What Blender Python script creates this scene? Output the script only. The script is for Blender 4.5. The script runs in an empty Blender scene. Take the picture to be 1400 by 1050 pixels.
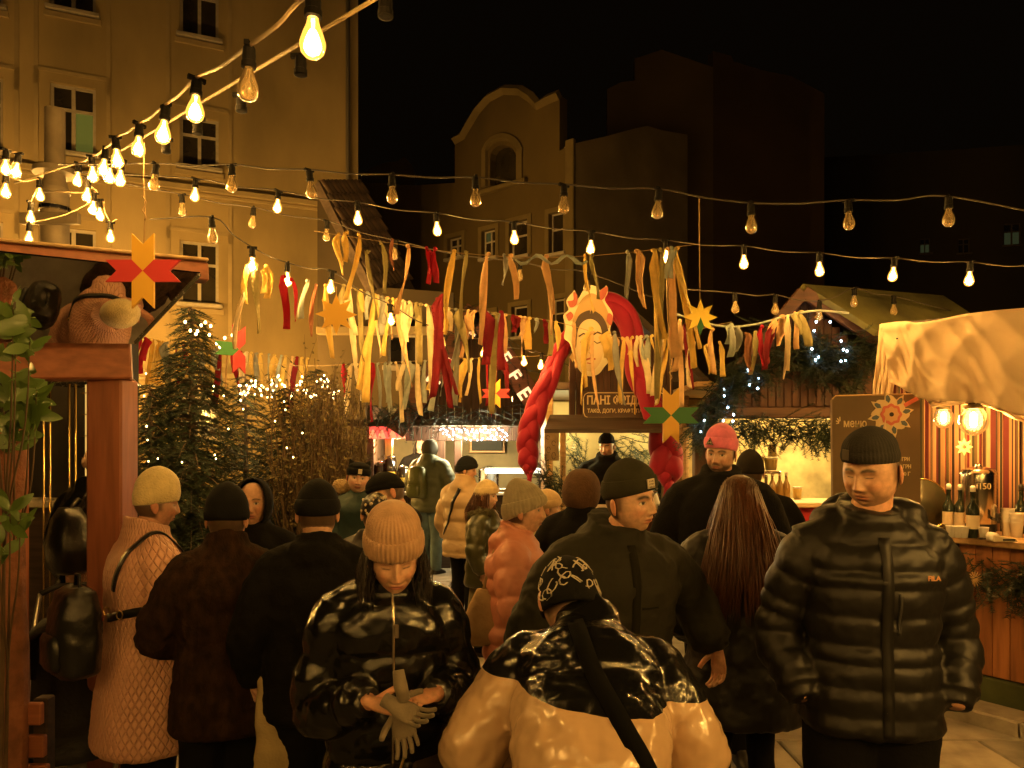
import bpy, bmesh, math, random
import numpy as np
from mathutils import Vector, Matrix, noise
from mathutils.bvhtree import BVHTree
R = math.radians
RNG = random.Random(11)
SC = bpy.context.scene
COL = SC.collection

# ------------------------------------------------------------------ camera
F, HOR, CH = 1018.0, 615.0, 1.78          # focal length in photo pixels, horizon row, eye height
cam_d = bpy.data.cameras.new('camera'); cam = bpy.data.objects.new('camera', cam_d); COL.objects.link(cam)
cam.location = (0, 0, CH); cam.rotation_euler = (R(90), 0, 0)
cam_d.sensor_fit = 'HORIZONTAL'; cam_d.sensor_width = 36.0; cam_d.lens = 36.0 * F / 1400.0
cam_d.shift_y = (HOR - 525.0) / 1400.0
cam_d.clip_start = 0.05; cam_d.clip_end = 400
SC.camera = cam

# ------------------------------------------------------------------ night sky
w = bpy.data.worlds.new('World'); SC.world = w; w.use_nodes = True
nt = w.node_tree; bg = nt.nodes['Background']
sky = nt.nodes.new('ShaderNodeTexSky'); sky.sky_type = 'NISHITA'; sky.sun_disc = False
sky.sun_elevation = R(-6); sky.sun_rotation = R(150)
warm = nt.nodes.new('ShaderNodeMix'); warm.data_type = 'RGBA'; warm.inputs[0].default_value = 0.9
warm.inputs[7].default_value = (0.0012, 0.0007, 0.0003, 1)
nt.links.new(sky.outputs[0], warm.inputs[6]); nt.links.new(warm.outputs[2], bg.inputs[0])
bg.inputs[1].default_value = 0.5
SC.view_settings.view_transform = 'Standard'; SC.view_settings.look = 'None'
SC.view_settings.exposure = 1.75; SC.view_settings.gamma = 1.0
SC.cycles.use_denoising = True
SC.cycles.max_bounces = 5; SC.cycles.diffuse_bounces = 2; SC.cycles.glossy_bounces = 3
SC.cycles.transparent_max_bounces = 12; SC.cycles.transmission_bounces = 4
SC.cycles.sample_clamp_indirect = 3.0; SC.cycles.sample_clamp_direct = 0
SC.cycles.caustics_reflective = False; SC.cycles.caustics_refractive = False
BULB = (1.0, 0.565, 0.14)                 # colour of the filament bulbs
# ------------------------------------------------------------------ helpers
def P(px, py, d):
    """world point at depth d metres seen at photo pixel (px, py)"""
    return Vector(((px - 700) / F * d, d, CH - (py - HOR) / F * d))

def tag(o, label=None, cat=None, group=None, kind=None):
    if label: o['label'] = label
    if cat: o['category'] = cat
    if group: o['group'] = group
    if kind: o['kind'] = kind
    return o

def empty(name, loc=(0, 0, 0), rz=0.0):
    o = bpy.data.objects.new(name, None); COL.objects.link(o)
    o.empty_display_size = 0.1
    o.location = loc; o.rotation_euler = (0, 0, rz)
    return o

def link(name, me, parent=None, mat=None, smooth=True):
    o = bpy.data.objects.new(name, me); COL.objects.link(o)
    if mat is not None and not me.materials: me.materials.append(mat)
    if smooth is not None:
        me.polygons.foreach_set('use_smooth', [smooth] * len(me.polygons))
    if parent is not None: o.parent = parent
    return o

class MB:
    def __init__(s): s.v = []; s.f = []
    def add(s, vs, fs):
        b = len(s.v); s.v.extend([tuple(x) for x in vs]); s.f.extend([tuple(i + b for i in f) for f in fs]); return s
    def box(s, x0, x1, y0, y1, z0, z1, m=None):
        vs = [Vector(p) for p in ((x0,y0,z0),(x1,y0,z0),(x1,y1,z0),(x0,y1,z0),(x0,y0,z1),(x1,y0,z1),(x1,y1,z1),(x0,y1,z1))]
        if m is not None: vs = [m @ v for v in vs]
        return s.add(vs, ((0,3,2,1),(4,5,6,7),(0,1,5,4),(1,2,6,5),(2,3,7,6),(3,0,4,7)))
    def cbox(s, x0, x1, y0, y1, z0, z1, c=0.006, m=None):
        """box with chamfered edges"""
        c = min(c, (x1-x0)*.45, (y1-y0)*.45, (z1-z0)*.45)
        bm = bmesh.new(); bmesh.ops.create_cube(bm, size=1)
        for v in bm.verts:
            v.co = ((x0+x1)/2 + v.co.x*(x1-x0), (y0+y1)/2 + v.co.y*(y1-y0), (z0+z1)/2 + v.co.z*(z1-z0))
        bmesh.ops.bevel(bm, geom=list(bm.edges), offset=c, segments=1, affect='EDGES', profile=.5)
        bm.verts.index_update()
        vs = [v.co.copy() for v in bm.verts]; fs = [[v.index for v in f.verts] for f in bm.faces]; bm.free()
        if m is not None: vs = [m @ v for v in vs]
        return s.add(vs, fs)
    def bar(s, a, b, w, h, up=(0,0,1), c=0.005):
        """rectangular bar from a to b, w across, h along up"""
        a = Vector(a); b = Vector(b); d = (b-a); L = d.length; d.normalize()
        u = Vector(up); sd = d.cross(u).normalized(); u = sd.cross(d).normalized()
        m = Matrix(((d.x,sd.x,u.x,a.x),(d.y,sd.y,u.y,a.y),(d.z,sd.z,u.z,a.z),(0,0,0,1)))
        return s.cbox(0, L, -w/2, w/2, -h/2, h/2, c, m)
    def tube(s, pts, rad, n=8, cap=True, flat=1.0, up=None):
        pts = [Vector(p) for p in pts]
        if not hasattr(rad, '__len__'): rad = [rad]*len(pts)
        rings = []; prev = None
        for i, p in enumerate(pts):
            t = (pts[min(i+1, len(pts)-1)] - pts[max(i-1, 0)])
            if t.length < 1e-9: t = Vector((0,0,1))
            t.normalize()
            if prev is None:
                a = Vector(up) if up is not None else (Vector((0,0,1)) if abs(t.z) < .9 else Vector((1,0,0)))
                x = t.cross(a).normalized()
            else:
                x = (prev - t*prev.dot(t))
                x = x.normalized() if x.length > 1e-6 else t.orthogonal().normalized()
            y = t.cross(x); prev = x
            rings.append([p + (x*math.cos(2*math.pi*k/n) + y*flat*math.sin(2*math.pi*k/n))*rad[i] for k in range(n)])
        return s.loft(rings, cap)
    def loft(s, rings, cap=True, closed=True):
        n = len(rings[0]); vs = [v for r in rings for v in r]; fs = []
        for i in range(len(rings)-1):
            for k in range(n if closed else n-1):
                k2 = (k+1) % n
                fs.append((i*n+k, i*n+k2, (i+1)*n+k2, (i+1)*n+k))
        if cap and closed:
            fs.append(tuple(range(n-1, -1, -1))); fs.append(tuple((len(rings)-1)*n + k for k in range(n)))
        return s.add(vs, fs)
    def lathe(s, prof, n=16, m=None, cap=True):
        """profile [(r, z)...] about local z"""
        rings = [[Vector((max(r,1e-4)*math.cos(2*math.pi*k/n), max(r,1e-4)*math.sin(2*math.pi*k/n), z)) for k in range(n)] for r, z in prof]
        if m is not None: rings = [[m @ v for v in r] for r in rings]
        return s.loft(rings, cap)
    def ell(s, c, r, n=14, k=9, m=None):
        c = Vector(c)
        rings = []
        for i in range(k+1):
            la = -math.pi/2 + math.pi*i/k; q = max(math.cos(la), 1e-3)
            ring = [Vector((r[0]*q*math.cos(2*math.pi*j/n), r[1]*q*math.sin(2*math.pi*j/n), r[2]*math.sin(la))) for j in range(n)]
            if m is not None: ring = [m @ v for v in ring]
            rings.append([v + c for v in ring])
        return s.loft(rings)
    def prism(s, poly, t, m):
        """flat polygon (x,y) extruded from 0 to t along local z, placed by m"""
        n = len(poly)
        vs = [m @ Vector((x, y, 0)) for x, y in poly] + [m @ Vector((x, y, t)) for x, y in poly]
        fs = [tuple(range(n-1, -1, -1)), tuple(range(n, 2*n))] + [(k, (k+1) % n, n+(k+1) % n, n+k) for k in range(n)]
        return s.add(vs, fs)
    def mesh(s, name='m'):
        me = bpy.data.meshes.new(name); me.from_pydata(s.v, [], s.f); me.update(); return me
    def build(s, name, mat=None, parent=None, smooth=False):
        return link(name, s.mesh(name), parent, mat, smooth)

def frame(o, xd, yd):
    """matrix with local x, y axes along xd, yd"""
    x = Vector(xd).normalized(); z = x.cross(Vector(yd)).normalized(); y = z.cross(x)
    o = Vector(o)
    return Matrix(((x.x,y.x,z.x,o.x),(x.y,y.y,z.y,o.y),(x.z,y.z,z.z,o.z),(0,0,0,1)))
def vframe(o, ang=0.0):
    """upright panel: local x to the right (turned by ang about z), local y up, z towards the viewer"""
    return frame(o, (math.cos(ang), math.sin(ang), 0), (0, 0, 1))

def smooth_by_angle(o, ang=35):
    me = o.data
    me.polygons.foreach_set('use_smooth', [True]*len(me.polygons))
    try: me.set_sharp_from_angle(angle=R(ang))
    except Exception: pass
    return o

def catmull(pts, n=6):
    pts = [Vector(p) for p in pts]; q = [pts[0]*2-pts[1]] + pts + [pts[-1]*2-pts[-2]]; out = []
    for i in range(1, len(q)-2):
        for k in range(n):
            t = k/n; a, b, c, d = q[i-1], q[i], q[i+1], q[i+2]
            out.append(.5*((2*b)+(c-a)*t+(2*a-5*b+4*c-d)*t*t+(3*b-a-3*c+d)*t**3))
    out.append(pts[-1]); return out

def baked(mods, me, name):
    """mesh with modifiers applied"""
    o = bpy.data.objects.new('tmp', me); COL.objects.link(o)
    for kind, kw in mods:
        md = o.modifiers.new(kind, kind)
        for k, v in kw.items(): setattr(md, k, v)
    dg = bpy.context.evaluated_depsgraph_get(); dg.update()
    out = bpy.data.meshes.new_from_object(o.evaluated_get(dg)); out.name = name
    bpy.data.objects.remove(o); 
    return out

TEXC = {}
def clouds(scale, depth=2):
    k = (scale, depth)
    if k not in TEXC:
        t = bpy.data.textures.new('clouds', 'CLOUDS'); t.noise_scale = scale; t.noise_depth = depth; TEXC[k] = t
    return TEXC[k]

def text_mesh(s, size, ext=0.002, bold=0.0, align='LEFT'):
    c = bpy.data.curves.new('t', 'FONT'); c.body = s; c.size = size; c.extrude = ext; c.offset = bold; c.align_x = align
    c.resolution_u = 3
    o = bpy.data.objects.new('t', c); COL.objects.link(o)
    dg = bpy.context.evaluated_depsgraph_get(); dg.update()
    me = bpy.data.meshes.new_from_object(o.evaluated_get(dg)); bpy.data.objects.remove(o); bpy.data.curves.remove(c)
    return me
def text(name, s, size, m, mat, parent, ext=0.002, bold=0.0, align='LEFT', fit=None):
    me = text_mesh(s, size, ext, bold, align)
    if fit:
        xs = [v.co.x for v in me.vertices]; w = max(xs)-min(xs)
        for v in me.vertices: v.co.x *= fit/w
    me.transform(m); o = link(name, me, parent, mat, False); return o

# ------------------------------------------------------------------ materials
MATS = {}
def mat(name, base=(.5,.5,.5), rough=.7, metal=0.0, var=0.0, vscale=4.0, bump=0.0, bscale=30.0, bdist=.01,
        spec=.5, emit=None, estr=0.0, sheen=0.0, coat=0.0, stretch=(1,1,1), detail=4.0, attr=None, rvar=0.0, sss=0.0, ridged=False):
    if name in MATS: return MATS[name]
    m = bpy.data.materials.new(name); m.use_nodes = True; MATS[name] = m
    t = m.node_tree; N = t.nodes; L = t.links; p = N['Principled BSDF']
    p.inputs['Roughness'].default_value = rough; p.inputs['Metallic'].default_value = metal
    p.inputs['Specular IOR Level'].default_value = spec
    if sheen: p.inputs['Sheen Weight'].default_value = sheen; p.inputs['Sheen Roughness'].default_value = .4
    if coat: p.inputs['Coat Weight'].default_value = coat; p.inputs['Coat Roughness'].default_value = .12
    if sss:
        p.inputs['Subsurface Weight'].default_value = sss; p.inputs['Subsurface Scale'].default_value = .01
    tc = N.new('ShaderNodeTexCoord'); mp = N.new('ShaderNodeMapping'); mp.inputs['Scale'].default_value = stretch
    L.new(tc.outputs['Object'], mp.inputs[0])
    if attr:
        a = N.new('ShaderNodeAttribute'); a.attribute_name = attr; src = a.outputs['Color']
    else: src = None
    if var or rvar:
        n = N.new('ShaderNodeTexNoise'); n.inputs['Scale'].default_value = vscale; n.inputs['Detail'].default_value = detail
        L.new(mp.outputs[0], n.inputs[0])
        r = N.new('ShaderNodeMapRange'); r.inputs[1].default_value = .3; r.inputs[2].default_value = .7
        r.inputs[3].default_value = 1-var; r.inputs[4].default_value = 1+var; L.new(n.outputs[0], r.inputs[0])
        if var:
            mx = N.new('ShaderNodeMix'); mx.data_type = 'RGBA'; mx.blend_type = 'MULTIPLY'; mx.inputs[0].default_value = 1
            if src is None: mx.inputs[6].default_value = (*base, 1)
            else: L.new(src, mx.inputs[6])
            L.new(r.outputs[0], mx.inputs[7]); src = mx.outputs[2]
        if rvar:
            r2 = N.new('ShaderNodeMapRange'); r2.inputs[1].default_value = .3; r2.inputs[2].default_value = .7
            r2.inputs[3].default_value = max(0.02, rough-rvar); r2.inputs[4].default_value = min(1, rough+rvar)
            L.new(n.outputs[0], r2.inputs[0]); L.new(r2.outputs[0], p.inputs['Roughness'])
    if src is None: p.inputs['Base Color'].default_value = (*base, 1)
    else: L.new(src, p.inputs['Base Color'])
    if bump:
        n = N.new('ShaderNodeTexNoise'); n.inputs['Scale'].default_value = bscale; n.inputs['Detail'].default_value = 3
        if ridged: n.noise_type = 'RIDGED_MULTIFRACTAL'; n.inputs['Detail'].default_value = 2; n.inputs['Distortion'].default_value = .6
        L.new(mp.outputs[0], n.inputs[0]); b = N.new('ShaderNodeBump'); b.inputs['Strength'].default_value = bump
        b.inputs['Distance'].default_value = bdist; L.new(n.outputs[0], b.inputs['Height']); L.new(b.outputs[0], p.inputs['Normal'])
    if emit:
        p.inputs['Emission Color'].default_value = (*emit, 1); p.inputs['Emission Strength'].default_value = estr
    return m
def wood(name, base, rough=.6, var=.35, axis=0, coat=0.0):
    st = [14, 14, 14]; st[axis] = 1.2
    return mat(name, base, rough, var=var, vscale=2.2, bump=.35, bscale=3.0, bdist=.004, stretch=tuple(st), coat=coat)
def glass(name, tint=(1,1,1), rough=.02, emit=None, estr=0.0):
    """thin clear glass: lets light straight through, mirrors at grazing angles"""
    if name in MATS: return MATS[name]
    m = bpy.data.materials.new(name); m.use_nodes = True; MATS[name] = m
    t = m.node_tree; N = t.nodes; L = t.links; out = N['Material Output']; N.remove(N['Principled BSDF'])
    tr = N.new('ShaderNodeBsdfTransparent'); tr.inputs[0].default_value = (*tint, 1)
    gl = N.new('ShaderNodeBsdfGlossy'); gl.inputs['Roughness'].default_value = rough
    fr = N.new('ShaderNodeLayerWeight'); fr.inputs[0].default_value = .25
    mx = N.new('ShaderNodeMixShader'); L.new(fr.outputs['Fresnel'], mx.inputs[0]); L.new(tr.outputs[0], mx.inputs[1]); L.new(gl.outputs[0], mx.inputs[2])
    last = mx
    if emit:
        e = N.new('ShaderNodeEmission'); e.inputs[0].default_value = (*emit, 1); e.inputs[1].default_value = estr
        ad = N.new('ShaderNodeAddShader'); L.new(mx.outputs[0], ad.inputs[0]); L.new(e.outputs[0], ad.inputs[1]); last = ad
    L.new(last.outputs[0], out.inputs[0]); return m
def emis(name, col, s):
    if name in MATS: return MATS[name]
    m = bpy.data.materials.new(name); m.use_nodes = True; MATS[name] = m
    t = m.node_tree; t.nodes.remove(t.nodes['Principled BSDF']); e = t.nodes.new('ShaderNodeEmission')
    e.inputs[0].default_value = (*col, 1); e.inputs[1].default_value = s; t.links.new(e.outputs[0], t.nodes['Material Output'].inputs[0])
    return m
def bricky(name, c1, c2):
    pass
def lamp(name, loc, power, col=BULB, r=.03, parent=None):
    l = bpy.data.lights.new(name, 'POINT'); l.energy = power; l.color = col; l.shadow_soft_size = r
    o = bpy.data.objects.new(name, l); COL.objects.link(o); o.location = loc
    if parent is not None: o.parent = parent
    return o
# ------------------------------------------------------------------ people
def G(x, s): return np.exp(-(x/s)**2)
def sst(x, a, b):
    t = np.clip((x-a)/(b-a), 0, 1); return t*t*(3-2*t)
def head_data(hi=True, male=True, eyes='open', beard=0.0, child=False, skin=(.56,.36,.26), brow=(.06,.035,.02), lips=None, wide=1.0, smile=0.0, gaze=0.0, jaw=None):
    nu, nv = (132, 104) if hi else (64, 52)
    t = np.linspace(-1, 1, nu, endpoint=False); phi = np.pi*(.5*t + .5*t**3)
    lat = np.linspace(-np.pi/2+.02, np.pi/2-.02, nv)
    PH, LA = np.meshgrid(phi, lat)
    a, b, c = .0745*wide, .097, .1135
    q = np.cos(LA)**.82
    x = a*q*np.sin(PH); y = -b*q*np.cos(PH); z = c*np.sin(LA)
    k = np.clip(-z/c, 0, 1); fr = np.clip(np.cos(PH), 0, 1)
    jaw = jaw if jaw is not None else (.20 if male else .30)
    if child: jaw = .22
    x *= 1 - jaw*k**1.7 - .05*np.clip(z/c, 0, 1)**2
    y = np.where(y > 0, y*(1-.55*k**1.2), y*(1-.08*k**2))
    y = np.where(y < 0, y*(1-.05*fr**6), y)
    fm = sst(-y, .0, .03)                 # face side only
    ax = np.abs(x)
    # features push along -y
    nz = np.interp(z, [-.044,-.036,-.028,-.01,.010,.022,.034], [0,.013,.026 if male else .023,.017,.009,.0055,0])
    if child: nz = nz*.72
    nw = np.interp(z, [-.036,-.028,-.01,.02], [.0155,.0140,.0095,.0085])
    d = nz*np.exp(-(ax/nw)**2.4)
    d += .007*G(ax-.0125, .0065)*G(z+.031, .007)*(1 if male else .8)        # nostril wings
    d += (.0075 if male else .0035)*G(z-.027, .0085)*np.exp(-((ax-.026)/.024)**4)
    d -= .0145*G(ax-.031, .0165)*G(z-.009, .0130)
    d += .0066*G(ax-.031, .0125)*G(z-.0080, .0080)
    d += .0060*G(ax-.041, .019)*G(z+.020, .018)
    if child: d += .006*G(ax-.036, .02)*G(z+.042, .022)
    d -= .0035*G(ax-.026-.35*np.clip(-z-.035, 0, 1), .005)*G(z+.046, .014)*(0 if child else 1)   # nasolabial fold
    lw = .0235
    d += .0055*np.exp(-(ax/.026)**4)*G(z+.060, .020)
    d += .0042*np.exp(-(ax/lw)**4)*G(z+.0545, .0045) + .0052*np.exp(-(ax/(lw*.9))**4)*G(z+.0655, .0055)
    d -= .0050*np.exp(-(ax/(lw*1.05))**4)*G(z+.0598-smile*ax, .0026)
    d -= .0045*G(ax, .02)*G(z+.077, .007)
    d += (.0100 if male else .0075)*G(ax, .022)*G(z+.096, .014)
    y = y - d*fm
    x = x + np.sign(x)*.004*G(ax-.058, .02)*G(z+.06, .03)*fm*(1 if male else 0)
    # colours
    sk = np.array(skin); C = np.ones((nv, nu, 3))*sk
    def paint(mask, col, s=1.0):
        nonlocal C
        mk = np.clip(mask*fm*s, 0, 1)[..., None]; C = C*(1-mk) + np.array(col)*mk
    paint(.45*G(ax-.043, .02)*G(z+.024, .018) + .35*G(ax, .012)*G(z+.03, .012), sk*np.array([1.05,.70,.66]))
    paint(.35*G(ax-.031, .017)*G(z-.006, .012), sk*np.array([.72,.62,.62]))
    lc = lips if lips else (sk*np.array([.80,.50,.50]) if male else np.array([.40,.13,.11]))
    lm = np.exp(-(ax/(lw*.96))**6)*(G(z+.0547, .0040)+G(z+.0650, .0050))
    paint(lm, lc, 1.1); paint(np.exp(-(ax/lw)**6)*G(z+.0598-smile*ax, .0017), lc*.25, 1.0)
    paint(G(ax-.0085, .0042)*G(z+.0375, .0030), sk*.25, .8)
    bz = .0285 + .004*np.sin(np.clip((ax-.012)/.036, 0, 1)*np.pi) - .05*np.clip(ax-.04, 0, 1)
    paint(np.exp(-((ax-.0305)/.0205)**6)*G(z-bz, .0050 if male else .0034), brow, 1.3)
    ez = .0085
    if eyes == 'open':
        e = ((ax-.031)/.0130)**2 + ((z-ez)/.0056)**2
        paint(np.clip(2.2-2*e, 0, 1)*(e < 1.15), (.62,.58,.52))
        ir = ((x-np.sign(x)*.031-gaze)/.0058)**2 + ((z-ez-.0005)/.0060)**2
        paint(np.clip(3-2.2*ir, 0, 1)*(e < 1.1), (.025,.016,.010))
        top = ez + .0056*np.sqrt(np.clip(1-((ax-.031)/.014)**2, 0, 1))
        paint(np.exp(-((ax-.031)/.0140)**8)*G(z-top, .0016), (.02,.012,.01), .95)
        paint(np.exp(-((ax-.031)/.0140)**8)*G(z-(2*ez-top), .0012), sk*.35, .6)
    else:
        low = ez - .0042 + .0028*((ax-.031)/.013)**2
        paint(np.exp(-((ax-.031)/.0140)**8)*G(z-low, .0018), (.025,.015,.012), .95)
        paint(np.exp(-((ax-.031)/.0150)**8)*G(z-.0175, .0016), sk*.45, .6)
    hb_ = sst(y, -.012, .012)*sst(z, -.062, -.045)
    hb_ = np.clip(hb_ + .8*G(y+.012, .012)*sst(z, -.03, -.01), 0, 1)[..., None]; C = C*(1-.92*hb_) + np.array(brow)*.7*hb_
    if beard:
        bm_ = sst(-z, .036, .06)*np.clip(1-1.3*np.exp(-(ax/.024)**4)*G(z+.0600, .0075), 0, 1)
        bm_ = bm_ + .9*np.exp(-(ax/.024)**4)*G(z+.0465, .0045)
        bm_ = np.clip(bm_, 0, 1)*sst(-y, -.02, .03)
        C = C*(1-beard*bm_[..., None]) + np.array(brow)*1.2*beard*bm_[..., None]
    V = np.stack([x, y, z], -1).reshape(-1, 3)
    faces = []
    for i in range(nv-1):
        for j in range(nu):
            j2 = (j+1) % nu
            faces.append((i*nu+j, i*nu+j2, (i+1)*nu+j2, (i+1)*nu+j))
    faces.append(tuple(range(nu-1, -1, -1))); faces.append(tuple((nv-1)*nu+j for j in range(nu)))
    V = [tuple(v) for v in V]; Cc = [tuple(c_) for c_ in C.reshape(-1, 3)]
    mb = MB()
    for sgn in (-1, 1):                    # ears
        m = Matrix.Translation((sgn*.0745*wide, .012, -.004)) @ Matrix.Rotation(sgn*R(22), 4, 'Z') @ Matrix.Rotation(R(-12), 4, 'X')
        rings = []
        for i in range(9):
            la = -math.pi/2 + math.pi*i/8; qq = max(math.cos(la), .02)
            rings.append([m @ Vector((sgn*(.004 + .009*max(0, math.cos(2*math.pi*j/12))*qq)*1.0 - sgn*.003*(1 if j in (5,6,7) else 0), .018*qq*math.sin(2*math.pi*j/12)*(1+.2*math.sin(la)), .031*math.sin(la))) for j in range(12)])
        mb.loft(rings)
    b0 = len(V); V += mb.v; faces += [tuple(i+b0 for i in f) for f in mb.f]; Cc += [tuple(sk*np.array([1,.78,.72]))]*len(mb.v)
    return V, faces, Cc

def hand_mb(mb, w, d, pn, s=1.0, curl=(25,30,25), thumb=1, spread=.0, tcurl=20, n=8):
    """hand from wrist w, fingers along d, palm facing pn; thumb=+1/-1 picks the side"""
    d = Vector(d).normalized(); pn = Vector(pn); pn = (pn - d*pn.dot(d)).normalized(); sd = d.cross(pn)*thumb; w = Vector(w)
    def ring(c, hw, ht): return [c + sd*hw*s*math.cos(2*math.pi*k/12) + pn*ht*s*math.sin(2*math.pi*k/12) for k in range(12)]
    mb.loft([ring(w - d*.03*s, .026, .021), ring(w, .027, .019), ring(w + d*.03*s, .036, .018), ring(w + d*.065*s, .042, .016), ring(w + d*.092*s, .040, .0125), ring(w+d*.099*s, .034, .006)])
    for i, (o, L, r) in enumerate(((.031,.071,.0092), (.0105,.080,.0096), (-.0105,.075,.0092), (-.030,.059,.0080))):
        p = w + d*.088*s + sd*o*s; a = 0.0; pts = [p - d*.012*s, p]; dd = d.copy()
        for seg, (fr_, cu) in enumerate(zip((.45,.32,.25), curl)):
            a += R(cu*(1+.1*i)); dd = d*math.cos(a) + pn*math.sin(a) + sd*spread*(1.5-i)
            p = p + dd.normalized()*L*fr_*s; pts.append(p)
        pts = catmull(pts, 3); m = len(pts)
        mb.tube(pts + [pts[-1] + (pts[-1]-pts[-2]).normalized()*.004*s], [r*s*(1-.22*k/m) for k in range(m)] + [r*s*.4], n)
    p = w + d*.022*s + sd*.030*s + pn*.004*s; td = (d*.62 + sd*.62 + pn*.45).normalized(); pts = [p - td*.012*s, p]
    for k, L in enumerate((.038,.030)):
        p = p + td*L*s; pts.append(p); td = (td*math.cos(R(tcurl)) + (d*.7+pn*.4-sd*.4).normalized()*math.sin(R(tcurl))).normalized()
    p = p + td*.012*s; pts.append(p); pts = catmull(pts, 3); m = len(pts)
    mb.tube(pts, [.0135*s*(1-.35*k/m) for k in range(m)], n)

def sring(cx, cy, cz, hw, hd, n=44, e=2.5):
    out = []
    for k in range(n):
        a = 2*math.pi*k/n; ca, sa = math.cos(a), math.sin(a)
        out.append(Vector((cx + hw*math.copysign(abs(ca)**(2/e), ca), cy + hd*math.copysign(abs(sa)**(2/e), sa), cz)))
    return out

BOOT = {}
def boot_mesh(kind):
    if kind not in BOOT:
        mb = MB(); hi = .2 if kind == 'boot' else .1
        prof = [(.0,.05,.034,.045),(.02,.052,.036,.05)]
        rings = []
        for z, hw, yf, yb in ((0,.043,-.17,.075),(.012,.047,-.178,.08),(.03,.046,-.175,.078),(.055,.042,-.15,.07),(.08,.040,-.09,.066),(.11,.041,-.06,.06),(hi+.02,.047,-.052,.06)):
            rings.append(sring(0, (yf+yb)/2, z, hw, (yb-yf)/2, 16, 2.6))
        mb.loft(rings); BOOT[kind] = mb.mesh('boot')
    return BOOT[kind]

def beanie(par, M4, mt, name='beanie', a=.0775, b=.1015, rim=.036, tilt=.028, h=.112, top=.0, cuff=.05, ribs=0, amp=.0016, t=.006, slouch=(0,0), cuffmat=None, shape=1.9, start=.30, ears=False, hi=True, pw=.58):
    t = t*.6
    n = ribs*4 if ribs else (56 if hi else 32); nr = 26 if hi else 14; rings = []
    def pt(th, v, tt):
        rr = 1.0 if v < start else max(1-((v-start)/(1-start))**shape, 0)**pw
        rr *= 1 + .05*math.sin(min(v/start, 1)*math.pi)
        rb = 1 + (amp/a*math.cos(ribs*th)*(1-max(0, v-.8)/.25) if ribs else 0)
        fx, fy = math.sin(th), -math.cos(th)
        z = rim + tilt*math.cos(th)*(1-v) + v*h + top*v*v
        return M4 @ Vector(((a+tt)*rr*rb*fx + slouch[0]*v*v, (b+tt)*rr*rb*fy + slouch[1]*v*v, z))
    inner = [[pt(2*math.pi*k/n, .10, -.004) for k in range(n)], [pt(2*math.pi*k/n, -.02, -.002) for k in range(n)]]
    for i in range(nr+1):
        v = i/nr; v = 1-(1-v)**1.15; v = min(v, .9985)
        rings.append([pt(2*math.pi*k/n, v, t) for k in range(n)])
    mb = MB(); mb.loft(inner + rings); o = mb.build(name, mt, par, True)
    if cuff:
        ch = cuff/(h)
        rings = []
        for v, tt in ((-.06,-.001),(-.085,t*.6),(-.07,t+.004),(-.02,t+.006),(ch*.3,t+.0065),(ch*.7,t+.006),(ch*.97,t+.005),(ch*1.03,t+.003),(ch*.98,t-.002)):
            rings.append([pt(2*math.pi*k/n, v, tt) for k in range(n)])
        mb = MB(); mb.loft(rings, cap=False); mb.build('hat_cuff', cuffmat or mt, par, True)
    if ears:
        mb = MB()
        for s_ in (-1, 1):
            mb.lathe([(.026,0),(.022,.012),(.012,.028),(.003,.040)], 12, M4 @ Matrix.Translation((s_*.058, 0, rim+h*.80)) @ Matrix.Rotation(s_*R(28), 4, 'Y'))
        mb.build('hat_ear', mt, par, True)
    return o

def snap(bvh, p, direction, off=.004, maxd=1.0):
    """first hit of the garment from p along direction, moved off outwards"""
    hit = bvh.ray_cast(Vector(p), Vector(direction).normalized(), maxd)
    if hit[0] is None: return None
    return hit[0] - Vector(direction).normalized()*off

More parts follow.
